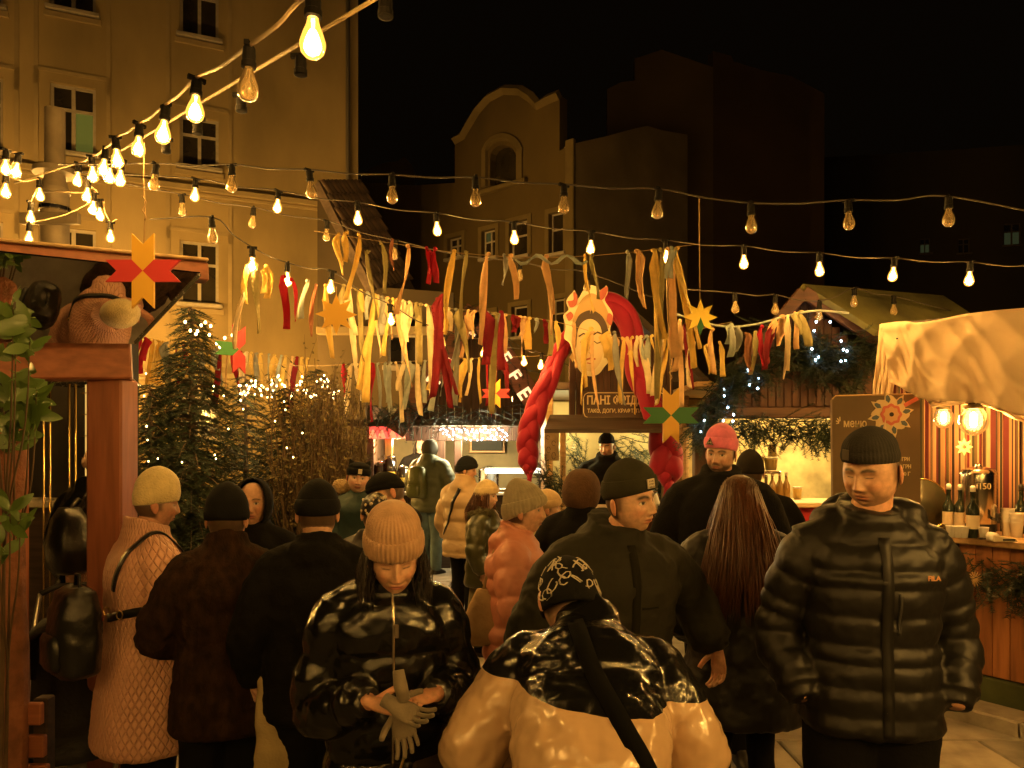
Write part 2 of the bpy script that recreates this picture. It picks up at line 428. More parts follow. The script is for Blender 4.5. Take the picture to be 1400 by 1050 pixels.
class Person: pass
def person(label, loc, yaw, H=1.7, coat=None, legs=None, arms=None, head=(0,0,0), face=None, hat=None, lean=0, group=None,
           hs=1.0, hair=None, vox=.010, bw=1.0, hands=None, feet='boot', sway=0.0, cat='person', stance=.10, z0=0.0, hi=True, headoff=(0,0,0), twist=0.0):
    s = H/1.7
    root = empty('person', (loc[0], loc[1], z0), R(yaw)); tag(root, label, cat, group)
    A = Person(); A.root = root; A.s = s
    zb = .95*s; la = R(lean)
    def bend(p):
        p = Vector(p); u = (p.z-zb)/(.30*s); u = min(max(u, 0), 1); u = u*u*(3-2*u); a = la*u
        if p.z <= zb: return p
        y, z = p.y, p.z-zb
        q = Vector((p.x + sway*max(z, 0), y*math.cos(a)-z*math.sin(a), zb + z*math.cos(a)+y*math.sin(a)))
        return q
    A.bend = bend
    coat = dict(dict(mat=None, hem=.78, t=.03, baffle=None, flare=.0, hood=None, collar=.022, wide=1.0, sleeve=1.0, wrinkle=.012), **(coat or {}))
    arms = arms or {}
    sh, el, wr = {}, {}, {}
    for sd in (-1, 1):
        e_, w_ = arms.get(sd, ((sd*.275,.03,1.10), (sd*.27,-.05,.87)))
        raw = arms.get('raw', False)
        sh[sd] = bend(Vector((sd*.175*bw, .005, 1.362))*s)
        el[sd] = Vector(e_)*s if raw else bend(Vector(e_)*s); wr[sd] = Vector(w_)*s if raw else bend(Vector(w_)*s)
    A.sh, A.el, A.wr = sh, el, wr
    # ---- head
    nb = bend(Vector((0,.0,1.45))*s); up = (bend(Vector((0,0,1.45))*s) - bend(Vector((0,0,1.40))*s)).normalized()
    hy, hp, hr = head
    hc = nb + up*(.055*s) + Vector((0,-.012,.085))*hs + Vector(headoff)
    HM = Matrix.Translation(hc) @ Matrix.Rotation(R(hy), 4, 'Z') @ Matrix.Rotation(R(hp), 4, 'X') @ Matrix.Rotation(R(hr), 4, 'Y') @ Matrix.Scale(hs, 4)
    A.HM = HM; A.hc = hc
    fkw = dict(face or {}); fkw.setdefault('hi', hi)
    V, Fc, C = head_data(**fkw)
    V = [tuple(HM @ Vector(v)) for v in V]
    body = MB(); sk = fkw.get('skin', (.56,.36,.26))
    nk = [nb - up*.06*s, nb, hc + (HM.to_3x3() @ Vector((0,.015,-.06))), hc + (HM.to_3x3() @ Vector((0,.012,-.02)))]
    body.tube(nk, [.08*s,.064*s,.058*hs,.054*hs], 16)
    body.loft([[bend(v*s) for v in sring(0, 0, z, hw*bw, hd, 20)] for z, hw, hd in ((.86,.15,.10),(.95,.16,.11),(1.08,.14,.10),(1.28,.165,.115),(1.38,.15,.09),(1.45,.07,.06))])
    for sd in (-1, 1):
        body.tube([sh[sd], (sh[sd]+el[sd])/2, el[sd], (el[sd]*.5+wr[sd]*.5), wr[sd]], [.05*s,.046*s,.04*s,.036*s,.026*s], 12)
        hipx = sd*.09*s; fx = sd*stance*s
        body.tube([(hipx,0,.92*s),(hipx*.5+fx*.5,-.01,.5*s),(fx,.02,.09*s)], [.068*s,.043*s,.030*s], 12)
    nb0 = len(V)
    hm = MB(); hands = hands or {}
    for sd in (-1, 1):
        hd = hands.get(sd)
        d_ = (wr[sd]-el[sd]).normalized()
        if hd is None: hd = dict(d=d_, pn=(-sd, -.2, 0))
        if hd == 'none': continue
        hand_mb(hm, wr[sd] + Vector(hd.get('off', (0,0,0))), hd.get('d', d_), hd['pn'], hd.get('s', .95*s), hd.get('curl', (22,28,20)), hd.get('thumb', sd), hd.get('spread', 0), hd.get('tcurl', 20))
    skl = tuple(np.array(sk)*np.array([1.0,.88,.84]))
    for m_ in (body, hm):
        b0 = len(V); V += [tuple(v) for v in m_.v]; Fc += [tuple(i+b0 for i in f) for f in m_.f]; C += [skl]*len(m_.v)
    me = bpy.data.meshes.new('body'); me.from_pydata(V, [], Fc); me.update()
    ca = me.color_attributes.new('tone', 'FLOAT_COLOR', 'POINT')
    ca.data.foreach_set('color', np.array([(*c_, 1) for c_ in C], dtype=np.float32).ravel())
    A.body = link('body', me, root, mat('skin', attr='tone', rough=.48, sss=.10, bump=.3, bscale=140, bdist=.002, var=.16, vscale=55), True)
    # ---- coat
    t = coat['t']*s; hem = coat['hem']*s; wd = coat['wide']*bw
    prof = [(.45,.205,.165),(.60,.200,.160),(.78,.192,.150),(.92,.188,.142),(1.08,.172,.128),(1.28,.192,.138),(1.34,.180,.124),(1.385,.148,.106),(1.42,.108,.094),(1.45,.086,.086),(1.48,.080,.082)]
    zs = [p[0]*s for p in prof]
    top = 1.475*s + coat['collar']*s
    n = max(int((top-hem)/(.006 if coat['baffle'] else .015)), 20)
    cb = MB(); rings = []
    bf = coat['baffle']
    def puff(L):
        return 0 if not bf else bf[1]*(abs(math.sin(math.pi*(L+.012*math.sin(L*23)+.006*math.sin(L*51))/bf[0]))**.55 - .6)
    for i in range(n+1):
        z = hem + (top-hem)*i/n
        hw = np.interp(z, zs, [p[1] for p in prof])*s*wd; hd = np.interp(z, zs, [p[2] for p in prof])*s*bw
        fl = coat['flare']*max(0, (1.0*s-z)/s)
        e = t*(1 if z < 1.40*s else max(.45, 1-(z-1.40*s)/(.10*s)*.55)) + (puff(z) if z < 1.46*s else puff(z)*.6)
        if z-hem < .03: e -= (.03-(z-hem))*.5
        yc = .0 if z < 1.42*s else -.004
        tl = .32*max(0, min(1, (z-1.42*s)/(.06*s)))
        rings.append([bend(Vector((v.x, v.y, v.z + tl*v.y))) for v in sring(0, yc, z, hw+e+fl, hd+e+fl, 56, 2.45)])
    cb.loft(rings)
    for sd in (-1, 1):
        path = catmull([sh[sd] + Vector((-sd*.06*s, 0, -.015*s)), sh[sd] + (el[sd]-sh[sd])*.12, el[sd], el[sd]*.35+wr[sd]*.65, wr[sd]], 14)
        L = [0]
        for i in range(1, len(path)): L.append(L[-1] + (path[i]-path[i-1]).length)
        # resample
        m_ = max(int(L[-1]/(.007 if bf else .02)), 12); pp = []; rr = []
        for i in range(m_+1):
            q = L[-1]*i/m_; k = next(j for j in range(len(L)) if L[j] >= q-1e-9); k = max(k, 1); u = (q-L[k-1])/max(L[k]-L[k-1], 1e-9)
            pp.append(path[k-1].lerp(path[k], u)); f_ = i/m_
            r = np.interp(f_, [0,.2,.5,.75,.95,1], [.066,.066,.057,.051,.043,.036])*s*coat['sleeve'] + t*.85*(1 if f_ < .94 else .55) + puff(q)*.9*(1 if f_ < .95 else .3)
            rr.append(r)
        cb.tube(pp, rr, 28)
    for sd in (-1, 1):
        cb.tube([bend(Vector((sd*.05, .0, 1.425))*s), bend(Vector((sd*.12*bw, .0, 1.395))*s), sh[sd] + Vector((sd*.02*s, 0, -.01))], [.050*s+t*.6, .052*s+t*.6, .060*s+t*.7], 18)
    if coat['hood'] == 'down':
        for x, y, z, rx, ry, rz in ((0,.085,1.425,.115,.065,.07),(.075,.045,1.445,.055,.06,.055),(-.075,.045,1.445,.055,.06,.055),(0,.105,1.36,.085,.04,.075)):
            c_ = bend(Vector((x*bw, y, z))*s); cb.ell(c_, (rx*s, ry*s+t*.4, rz*s), 20, 12)
    if coat['hood'] == 'up':
        k_ = coat.get('hoodsize', 1.0)
        ho = MB()
        cb.ell(bend(Vector((0,.03,1.44))*s), (.115*s,.105*s,.08*s), 24, 12)
    for c_, r_ in coat.get('extra', []): cb.ell(bend(Vector(c_)*s), tuple(q*s for q in r_), 20, 12)
    cm = cb.mesh('coat')
    mods = [('REMESH', dict(mode='VOXEL', voxel_size=vox)), ('SMOOTH', dict(factor=.5, iterations=2 if bf else 4))]
    wk = coat['wrinkle']
    if wk:
        mods.append(('DISPLACE', dict(texture=clouds(.10, 2), strength=wk*1.3, mid_level=.5, texture_coords='LOCAL')))
        if vox < .011: mods.append(('DISPLACE', dict(texture=clouds(.035, 1), strength=wk*.45, mid_level=.5, texture_coords='LOCAL')))
    cm2 = baked(mods, cm, 'coat'); bpy.data.meshes.remove(cm)
    A.coat = link(coat.get('name', 'coat'), cm2, root, None, True)
    ms = coat['mat'] if isinstance(coat['mat'], (list, tuple)) else [coat['mat']]
    cm2.materials.clear()
    for m_ in ms: cm2.materials.append(m_)
    if coat.get('split'):
        for p in cm2.polygons: p.material_index = coat['split'](p.center)
    A.bvh = BVHTree.FromPolygons([v.co for v in cm2.vertices], [p.vertices for p in cm2.polygons])
    # ---- trousers
    lg = dict(dict(mat=None, r=(.105,.085,.07), skirt=None), **(legs or {}))
    tb = MB()
    tb.loft([sring(0, 0, z*s, hw*s*bw, hd*s*bw, 24) for z, hw, hd in ((.84,.165,.12),(.90,.185,.135),(1.0,.17,.12),(1.04,.15,.11))])
    for sd in (-1, 1):
        hipx = sd*.088*s; fx = sd*stance*s; r = lg['r']
        kn = lg.get('knee', 0)
        tb.tube(catmull([(hipx,.0,.93*s),(hipx*.75+fx*.25,-.005,.74*s),(hipx*.45+fx*.55,-.02-kn,.5*s),(fx,.01,.28*s),(fx,.02,.07*s)], 5),
                list(np.interp(np.linspace(0, 1, 21), [0,.5,1], [r[0]*s*1.05,r[1]*s,r[2]*s])), 16)
    tm = tb.mesh('t'); tm2 = baked([('REMESH', dict(mode='VOXEL', voxel_size=max(vox*1.5, .016))), ('SMOOTH', dict(factor=.5, iterations=3)), ('DISPLACE', dict(texture=clouds(.12, 2), strength=.014, mid_level=.5, texture_coords='LOCAL'))], tm, 'trousers')
    bpy.data.meshes.remove(tm); A.legs = link('trousers', tm2, root, lg['mat'], True)
    if lg['skirt']:
        mb = MB(); zt, zbm, rt, rb = lg['skirt']['z'][0]*s, lg['skirt']['z'][1]*s, lg['skirt']['r'][0]*s, lg['skirt']['r'][1]*s; rings = []
        for i in range(13):
            f_ = i/12; rr = rt + (rb-rt)*f_
            rings.append([Vector(((rr*1.1)*(1+.07*f_*math.sin(9*a_))*math.cos(a_), rr*.9*(1+.07*f_*math.sin(9*a_))*math.sin(a_), zt+(zbm-zt)*f_)) for a_ in [2*math.pi*k/60 for k in range(60)]])
        mb.loft(rings, cap=True); mb.build('skirt', lg['skirt']['mat'], root, True)
    for sd in (-1, 1):
        o = bpy.data.objects.new('boot', boot_mesh(feet)); COL.objects.link(o); o.parent = root
        if not o.data.materials: o.data.materials.append(mat('boot_leather', (.02,.017,.015), .45, var=.3, vscale=20))
        o.location = (sd*stance*s, .015, .0); o.scale = (s, s, s); o.rotation_euler = (0, 0, sd*R(8))
        o.data.polygons.foreach_set('use_smooth', [True]*len(o.data.polygons))
    # ---- hat
    if hat:
        hk = dict(hat); mt = hk.pop('mat'); beanie(root, HM, mt, hi=hi, **hk)
    if hair: hair(A)
    return A

def hood_up(A, mt, a=.105, b=.125, top=.135, low=-.12, opening=62, t=.012, name='hood', droop=0.0):
    """raised hood: a shell round the head, open at the face"""
    mb = MB(); n = 40; rows = 20; vs = []; fs = []; op = R(opening)
    for layer in (0, 1):
        for i in range(rows+1):
            la = -math.pi*.36 + (math.pi*.86)*i/rows
            for k in range(n+1):
                th = op + (2*math.pi-2*op)*k/n                       # 0 = face direction
                q = max(math.cos(la), .02)**.75
                aa = a - t*layer; bb = b - t*layer
                wv = 1 + .02*math.sin(5*th+3*la)
                x = aa*q*math.sin(th)*wv; y = -bb*q*math.cos(th)*wv + .015; z = (top if la > 0 else -low)*math.sin(la)*(1 if layer == 0 else .94)
                # keep the opening rim upright
                rim = min(k, n-k)/n
                if rim < .16 : y -= (.16-rim)*.14*q
                vs.append(A.HM @ Vector((x, y+droop*max(0, math.sin(la)), z)))
    m_ = n+1; o2 = (rows+1)*m_
    for i in range(rows):
        for k in range(n):
            fs.append((i*m_+k, i*m_+k+1, (i+1)*m_+k+1, (i+1)*m_+k)); fs.append((o2+i*m_+k, o2+(i+1)*m_+k, o2+(i+1)*m_+k+1, o2+i*m_+k+1))
        for k in (0, n): fs.append((i*m_+k, (i+1)*m_+k, o2+(i+1)*m_+k, o2+i*m_+k))
    mb.add(vs, fs); return mb.build(name, mt, A.root, True)

def hair_strands(A, mt, n=420, length=.38, spread=.11, back=True, seed=3, start=.0, w=.0035, side=1.0, front=False, name='hair', push=.045):
    """long loose hair: a cap and many strands that fall down the back"""
    rg = random.Random(seed); mb = MB(); H3 = A.HM
    cap = []
    for i in range(15):
        la = -R(35) + R(124)*i/14; q = max(math.cos(la), .02)**.85; ring = []
        for k in range(33):
            th = R(55) + R(250)*k/32
            ring.append(H3 @ Vector((.084*q*math.sin(th), -.106*q*math.cos(th)+.004, .122*math.sin(la) if la > 0 else .14*math.sin(la))))
        cap.append(ring)
    mb.loft(cap, cap=False, closed=False)
    for i in range(n):
        th = math.pi + rg.uniform(-1, 1)*R(118 if side else 60); la = rg.uniform(.0, 1.1); q = math.cos(la)**.85
        p0 = Vector((.087*q*math.sin(th), -.109*q*math.cos(th), .124*math.sin(la)))
        L = length*rg.uniform(.75, 1.08); pts = []; k = 9
        ox = math.sin(th); kk = rg.uniform(.5, 1.0); ph = rg.uniform(0, 6)
        for j in range(k):
            f_ = j/(k-1)
            x = p0.x*(1+.25*min(f_*3, 1)) + ox*spread*f_*kk + .006*math.sin(ph+5*f_)
            y = p0.y + (.03*math.sin(min(f_*2.2, 1)*math.pi*.5) + .015*kk*f_)*(-math.cos(th)) + push*min(f_*1.6, 1)*(1 if -math.cos(th) > 0 else .0)
            z = p0.z*(1-min(f_*2.5, 1)) - (L)*f_**1.05 + (p0.z*.0)
            pts.append(H3 @ Vector((x, y, z)) if False else A.hc + Matrix.Rotation(math.atan2(-H3[0][1], H3[1][1]), 3, 'Z') @ Vector((x, y, z)))
        mb.tube(pts, [w]*(k-2) + [w*.7, w*.2], 4, flat=.5)
    return mb.build(name, mt, A.root, True)

def strap(A, pts, mt, w=.02, th=.006, name='strap', parent=None, off=.004, ctr=None, dirv=None):
    """band laid over the coat: pts in person space, pulled onto the surface towards the body axis"""
    q = []
    for p in catmull(pts, 8):
        c = Vector(ctr(p)) if ctr else A.bend(Vector((0, 0, p.z)))
        d = (c - p) if dirv is None else Vector(dirv); h = A.bvh.ray_cast(p + d.normalized()*-.25, d.normalized(), .9)
        q.append(h[0] - d.normalized()*off if h[0] is not None else p)
    for _ in range(2): q = [q[0]] + [(q[i-1]+q[i]*2+q[i+1])/4 for i in range(1, len(q)-1)] + [q[-1]]
    mb = MB(); vs = []; fs = []
    for i, p in enumerate(q):
        tg = (q[min(i+1, len(q)-1)]-q[max(i-1, 0)]).normalized(); c = Vector(ctr(p)) if ctr else A.bend(Vector((0, 0, p.z)))
        nn = (p-c) if dirv is None else -Vector(dirv); nn = (nn - tg*nn.dot(tg)).normalized(); b_ = tg.cross(nn)
        vs += [p-b_*w/2, p-b_*w/2+nn*th, p+b_*w/2+nn*th, p+b_*w/2]
    n = len(q)
    for i in range(n-1):
        for k in range(4): fs.append((i*4+k, i*4+(k+1) % 4, (i+1)*4+(k+1) % 4, (i+1)*4+k))
    fs += [(3,2,1,0), tuple((n-1)*4+k for k in range(4))]
    mb.add(vs, fs); return mb.build(name, mt, parent or A.root, True)
# ------------------------------------------------------------------ ground and paving
ground_m = mat('ground_stone', (.17,.15,.13), .85, var=.45, vscale=1.6, bump=.6, bscale=14, bdist=.02)
g = MB(); g.add([(-60,-20,0),(60,-20,0),(60,90,0),(-60,90,0)], [(0,1,2,3)])
tag(g.build('ground', ground_m), kind='structure')
pav = empty('pavement'); tag(pav, kind='structure')
slabs = []
def slab_mesh(w, d, h, sd, c=.008):
    mb = MB(); mb.cbox(-w/2, w/2, -d/2, d/2, 0, h, c); me = mb.mesh('slab')
    for v in me.vertices:
        v.co += Vector((noise.noise(v.co*9+Vector((sd,0,0))), noise.noise(v.co*9+Vector((0,sd,3))), .4*noise.noise(v.co*7+Vector((sd,sd,0)))))*.008
    return me
slab_m = [mat('slab_stone_a', (.30,.265,.22), .8, var=.35, vscale=5, bump=.5, bscale=40, bdist=.006),
          mat('slab_stone_b', (.25,.225,.19), .75, var=.4, vscale=4, bump=.5, bscale=34, bdist=.006),
          mat('slab_stone_c', (.34,.295,.24), .82, var=.3, vscale=6, bump=.5, bscale=44, bdist=.006)]
SM = []
for i in range(9):
    me = slab_mesh(.585, .435, .035, i*3.1); me.materials.append(slab_m[i % 3]); SM.append(me)
CM = []
for i in range(6):
    me = slab_mesh(.118, .098, .038, i*2.3, .016); me.materials.append(slab_m[i % 3]); CM.append(me)
rg = random.Random(5)
def paver(name, me, x, y, rz, z=0.0):
    o = bpy.data.objects.new(name, me); COL.objects.link(o); o.parent = pav; o.location = (x, y, z + rg.uniform(-.004, .004)); o.rotation_euler = (rg.uniform(-.006, .006), rg.uniform(-.006, .006), rz)
row = 0
yy = 3.35
while yy < 12.2:
    off = .3*(row % 2)
    for k in range(-5, 7):
        x = k*.6 + off + .1
        vis = abs(x) < .72*yy + .3
        if vis and not (4.95 < yy < 5.62 and 1.0 < x < 2.9) and x < 3.3 and not (yy > 7.5 and x > .9) and not (yy > 4.5 and x < -2.2):
            paver('paving_slab', SM[rg.randrange(9)], x, yy, rg.uniform(-.006, .006))
    yy += .45; row += 1
for r_ in range(6):
    for k in range(17):
        paver('cobble', CM[rg.randrange(6)], .78 + k*.128 + .064*(r_ % 2), 5.02 + r_*.108, rg.uniform(-.08, .08))
# ------------------------------------------------------------------ buildings
class Wall2D:
    """upright plane: origin o (x, y) on the ground line, unit direction d, facing the square"""
    def __init__(s, o, d):
        s.o = Vector((o[0], o[1])); s.d = Vector(d).normalized()
        n = Vector((s.d.y, -s.d.x)); s.n = n if n.dot(-s.o) > 0 else -n
        s.m = frame((o[0], o[1], 0), (s.d.x, s.d.y, 0), (0, 0, 1))
        s.out = 1 if (s.m.to_3x3() @ Vector((0,0,1))).xy.dot(s.n) > 0 else -1
    def uz(s, px, py):
        r = Vector(((px-700)/F, 1.0))
        # o + u d = t r
        det = s.d.x*(-r.y) - s.d.y*(-r.x)
        u = (-s.o.x*(-r.y) + s.o.y*(-r.x))/det
        p = s.o + s.d*u; t = p.y/r.y
        return u, CH - (py-HOR)/F*t
    def mat(s, depth=0.0):
        return s.m @ Matrix.Translation((0, 0, s.out*depth))
def holed(outer, holes, t, m, name, mt, parent):
    c = bpy.data.curves.new('c', 'CURVE'); c.dimensions = '2D'; c.fill_mode = 'BOTH'; c.extrude = t/2
    for ring in [outer] + holes:
        sp = c.splines.new('POLY'); sp.points.add(len(ring)-1); sp.use_cyclic_u = True
        for q, (x, y) in zip(sp.points, ring): q.co = (x, y, 0, 1)
    o = bpy.data.objects.new('c', c); COL.objects.link(o); dg = bpy.context.evaluated_depsgraph_get(); dg.update()
    me = bpy.data.meshes.new_from_object(o.evaluated_get(dg)); bpy.data.objects.remove(o); bpy.data.curves.remove(c)
    me.transform(m @ Matrix.Translation((0, 0, 0))); me.materials.clear()
    return link(name, me, parent, mt, False)
pane_m = mat('night_pane', (.030,.024,.014), .12, spec=.8, var=.5, vscale=1.2)
lit_pane_m = mat('dim_lit_pane', (.05,.07,.03), .2, emit=(.42,.40,.06), estr=.06)
lit_pane2_m = mat('faint_lit_pane', (.05,.07,.03), .2, emit=(.40,.50,.22), estr=.012)
frame_m = mat('window_frame_paint', (.42,.37,.29), .6, var=.15, vscale=8)
def window(W, parent, u0, u1, z0, z1, fm=None, lit=(), transom=.62, sill=True, surround=None, back=-.14, mull=True):
    """casement window set back in its opening: frame > panes, sill"""
    fm = fm or frame_m; o = W.out; t = .06
    if u0 > u1: u0, u1 = u1, u0
    def bx(mb, a, b, c, d, e0, e1): mb.box(a, b, c, d, min(o*e0, o*e1), max(o*e0, o*e1), W.m)
    mb = MB(); w_ = .075*(u1-u0) if (u1-u0) < 1.2 else .09
    bx(mb, u0, u0+w_, z0, z1, back, back+t); bx(mb, u1-w_, u1, z0, z1, back, back+t)
    bx(mb, u0+w_, u1-w_, z0, z0+w_, back+.002, back+t-.002); bx(mb, u0+w_, u1-w_, z1-w_, z1, back+.002, back+t-.002)
    zt = z0 + (z1-z0)*transom; uc = (u0+u1)/2
    if mull: bx(mb, uc-w_*.6, uc+w_*.6, z0+w_, z1-w_, back+.004, back+t+.004)
    if transom: bx(mb, u0+w_, u1-w_, zt-w_*.5, zt+w_*.5, back+.006, back+t-.006)
    win = mb.build('window', fm, parent)
    xs = ((u0+w_, uc), (uc, u1-w_)) if mull else ((u0+w_, u1-w_),)
    zz = ((z0+w_, zt), (zt, z1-w_)) if transom else ((z0+w_, z1-w_),)
    k = 0
    for a, b in xs:
        for c, d in zz:
            mb = MB(); bx(mb, a, b, c, d, back+.012, back+.022); mb.build('pane', lit[k] if k < len(lit) and lit[k] else pane_m, win); k += 1
    if sill:
        mb = MB(); e = .09
        mb.cbox(u0-e, u1+e, z0-.10, z0, min(o*-.05, o*.13), max(o*-.05, o*.13), .012, W.m); mb.build('sill', fm, win)
    if surround:
        mb = MB(); e = .14
        for a, b, c, d in ((u0-e, u0, z0, z1+e), (u1, u1+e, z0, z1+e), (u0, u1, z1, z1+e)): bx(mb, a, b, c, d, .002, .05)
        mb.build('surround', surround, win)
    return win

# tall facade on the left
stucco_a = mat('stucco_ochre', (.36,.27,.13), .9, var=.42, vscale=.45, stretch=(1,1,.45), bump=.5, bscale=60, bdist=.006, detail=8)
trim_a = mat('stucco_trim', (.38,.29,.15), .85, var=.15, vscale=1.5, bump=.3, bscale=50, bdist=.005)
WA = Wall2D((-4.28, 20.6), (-.918, -.396))
bA = empty('apartment_building', (0, 0, 0)); tag(bA, 'tall ochre stucco apartment house with rows of casement windows and white frames', 'building')
def rectA(x0, x1, y0, y1):
    xm, ym = (x0+x1)/2, (y0+y1)/2
    return (WA.uz(x1, ym)[0], WA.uz(x0, ym)[0], WA.uz(xm, y1)[1], WA.uz(xm, y0)[1])
wins = []
for px in ((246, 299), (68, 131), (-62, 4)):
    for k, (y1, y0) in enumerate(((50,-38), (228,160), (415,330), (600,512)) if px[0] > 200 else (((14,-80), (208,116), (400,312), (592,500)) if px[0] > 0 else ((2,-95), (203,100), (400,300), (592,500)))):
        wins.append((px, rectA(px[0], px[1], y0, y1)))
ULEN = 18.0
holed([(0,0),(ULEN,0),(ULEN,20),(0,20)], [[(a,c),(b,c),(b,d),(a,d)] for _, (a,b,c,d) in wins], .36, WA.mat(-.18), 'wall', stucco_a, bA)
for i, (px, (a,b,c,d)) in enumerate(wins):
    lit = ()
    if i == 5: lit = (lit_pane_m, None, None, None)
    window(WA, bA, a, b, c, d, lit=lit, transom=.64, back=-.16)
    mb = MB(); e = .32; o = WA.out            # shallow apron panel and frame below each window
    for (u0,u1,z0,z1,dd) in ((a-e, a-e+.09, c-1.9, d+.3, .035), (b+e-.09, b+e, c-1.9, d+.3, .035), (a-e+.09, b+e-.09, d+.21, d+.3, .03), (a-.12, b+.12, c-.26, c-.14, .07)):
        mb.box(u0, u1, z0, z1, min(0, o*dd), max(0, o*dd), WA.m)
    mb.build('window_apron', trim_a, bA)
mb = MB()
for z in (WA.uz(100, 222)[1]-.35, 3.6):
    o = WA.out; mb.cbox(.01, ULEN, z, z+.16, min(0, o*.14), max(0, o*.14), .02, WA.m); mb.cbox(.01, ULEN, z-.10, z-.003, min(0, o*.07), max(0, o*.07), .02, WA.m)
mb.build('string_course', trim_a, bA)
mb = MB(); q = WA.m
mb.box(-.02, .0, 0, 20, min(0, -WA.out*9), max(0, -WA.out*9), WA.m); mb.build('side_wall', stucco_a, bA)
mb = MB(); 
a_, z_ = WA.uz(470, 300)
mb.tube([WA.mat(.10) @ Vector((.28, z, 0)) for z in (.2, 6, 12, 19.5)], .06, 10)
mb.build('downpipe', mat('zinc_pipe', (.25,.22,.18), .5, .6), bA, True)

# low house with a tiled verge
stucco_l = mat('stucco_low', (.13,.095,.05), .9, var=.2, vscale=.9, bump=.35, bscale=50, bdist=.006)
bL = empty('low_house', (0,0,0)); tag(bL, 'low plastered house with a steep barrel tile roof edge', 'building')
def wl(px, py, d=15.0): p = P(px, py, d); return (p.x, p.z)
holed([(wl(434,640)[0],0), wl(434,246), wl(440,246), wl(512,392), wl(620,400), (wl(620,640)[0],0)], [[wl(530,430), wl(570,432), wl(570,500), wl(530,498)]], .3, frame((0,15.15,0), (1,0,0), (0,0,1)), 'wall', stucco_l, bL)
WL = Wall2D((-3.0, 15.0), (1, 0))
a0, z0_ = WL.uz(530, 500); a1, z1_ = WL.uz(570, 431)
window(WL, bL, a0, a1, z0_, z1_, transom=.6)
mb = MB(); mb.cbox(-3.9, -1.2, 14.8, 15.0, CH+(HOR-452)/F*15-.1, CH+(HOR-452)/F*15+.06, .02); mb.build('ledge', trim_a, bL)
tileM = [mat('roof_tile_a', (.20,.13,.085), .8, var=.4, vscale=6, bump=.4, bscale=30), mat('roof_tile_b', (.15,.105,.075), .85, var=.4, vscale=6, bump=.4, bscale=30)]
c0 = P(437,247,14.85); c1 = P(492,247,16.4); c2 = P(568,395,16.4); c3 = P(512,395,14.85)
mb = MB(); nn = (c1-c0).cross(c3-c0).normalized(); nn = nn if nn.z > 0 else -nn
mb.add([c0-nn*.02, c1-nn*.02, c2-nn*.02, c3-nn*.02, c0-nn*.2, c1-nn*.2, c2-nn*.2, c3-nn*.2], [(0,1,2,3),(7,6,5,4),(0,4,5,1),(1,5,6,2),(2,6,7,3),(3,7,4,0)]); rf = mb.build('roof', tileM[1], bL)
tl = []
for i in range(2):
    mb = MB(); rings = []
    for j, (yv, rr) in enumerate(((0, .075), (.34, .09))):
        rings.append([Vector((rr*math.cos(math.pi*k/8), yv, rr*.8*math.sin(math.pi*k/8) + .02*(j))) for k in range(9)] + [Vector(((rr-.018)*math.cos(math.pi*(8-k)/8), yv, (rr-.018)*.8*math.sin(math.pi*(8-k)/8) + .02*j)) for k in range(9)])
    mb.loft(rings); me = mb.mesh('tile'); me.materials.append(tileM[i]); tl.append(me)
ex = (c1-c0); ey = (c3-c0); nx = 10; ny = int(ey.length/.3)
mt_ = frame((0,0,0), ex, ey)
if (mt_.to_3x3() @ Vector((0,0,1))).z < 0: mt_ = frame((0,0,0), -ex, ey)
for i in range(nx):
    for j in range(ny):
        o = bpy.data.objects.new('roof_tile', tl[(i*7+j*3) % 2]); COL.objects.link(o); o.parent = rf
        o.matrix_world = Matrix.Translation(c0 + ex*((i+.5)/nx) + ey*(j/ny) + nn*.0) @ mt_ @ Matrix.Rotation(RNG.uniform(-.03,.03), 4, 'Z') @ Matrix.Scale(ex.length/nx/.18, 4, (1,0,0))
# gabled house with the curved parapet
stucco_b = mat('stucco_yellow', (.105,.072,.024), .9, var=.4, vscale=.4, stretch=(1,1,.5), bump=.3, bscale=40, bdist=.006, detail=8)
trim_b = mat('stucco_yellow_trim', (.17,.125,.05), .85, var=.15, vscale=2, bump=.3, bscale=40, bdist=.005)
WB = Wall2D((-1.915, 25.0), (.7795, -.6265))
bB = empty('gabled_house', (0,0,0)); tag(bB, 'yellowish house with a curved gable parapet and one big arched window', 'building')
crv = [(622,192),(633,186),(641,172),(653,152),(669,134),(690,123),(712,124),(726,133),(736,144),(750,136),(765,130)]
outer = [WB.uz(*q) for q in [(474,640),(474,252),(520,250),(560,254),(622,250)] + crv + [(765,206),(784,196)]] + [(WB.uz(785,400)[0], 0)]
outer[0] = (outer[0][0], 0)
arch = [(670,254),(670,218)] + [(688-18*math.cos(math.pi*k/8), 216-18*math.sin(math.pi*k/8)) for k in range(1, 8)] + [(706,216),(706,252)]
archu = [WB.uz(*q) for q in arch]
wb = []
for x0, x1, y0, y1 in ((612,632,324,352),(659,678,314,352),(697,722,302,350),(751,771,290,346),(612,630,438,470),(656,676,428,462),(700,722,418,460),(755,776,408,456)):
    xm, ym = (x0+x1)/2, (y0+y1)/2; wb.append((WB.uz(x0, ym)[0], WB.uz(x1, ym)[0], WB.uz(xm, y1)[1], WB.uz(xm, y0)[1]))
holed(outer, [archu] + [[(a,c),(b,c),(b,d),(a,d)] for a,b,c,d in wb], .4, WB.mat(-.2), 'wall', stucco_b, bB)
for i, (a,b,c,d) in enumerate(wb):
    window(WB, bB, a, b, c, d, lit=(None, lit_pane2_m) if i == 1 else (), surround=trim_b, transom=.6, mull=i in (0, 1, 4, 5), back=-.2)
mb = MB(); mb.prism(archu, .03, WB.mat(-.3)); aw = mb.build('arched_window', pane_m, bB)
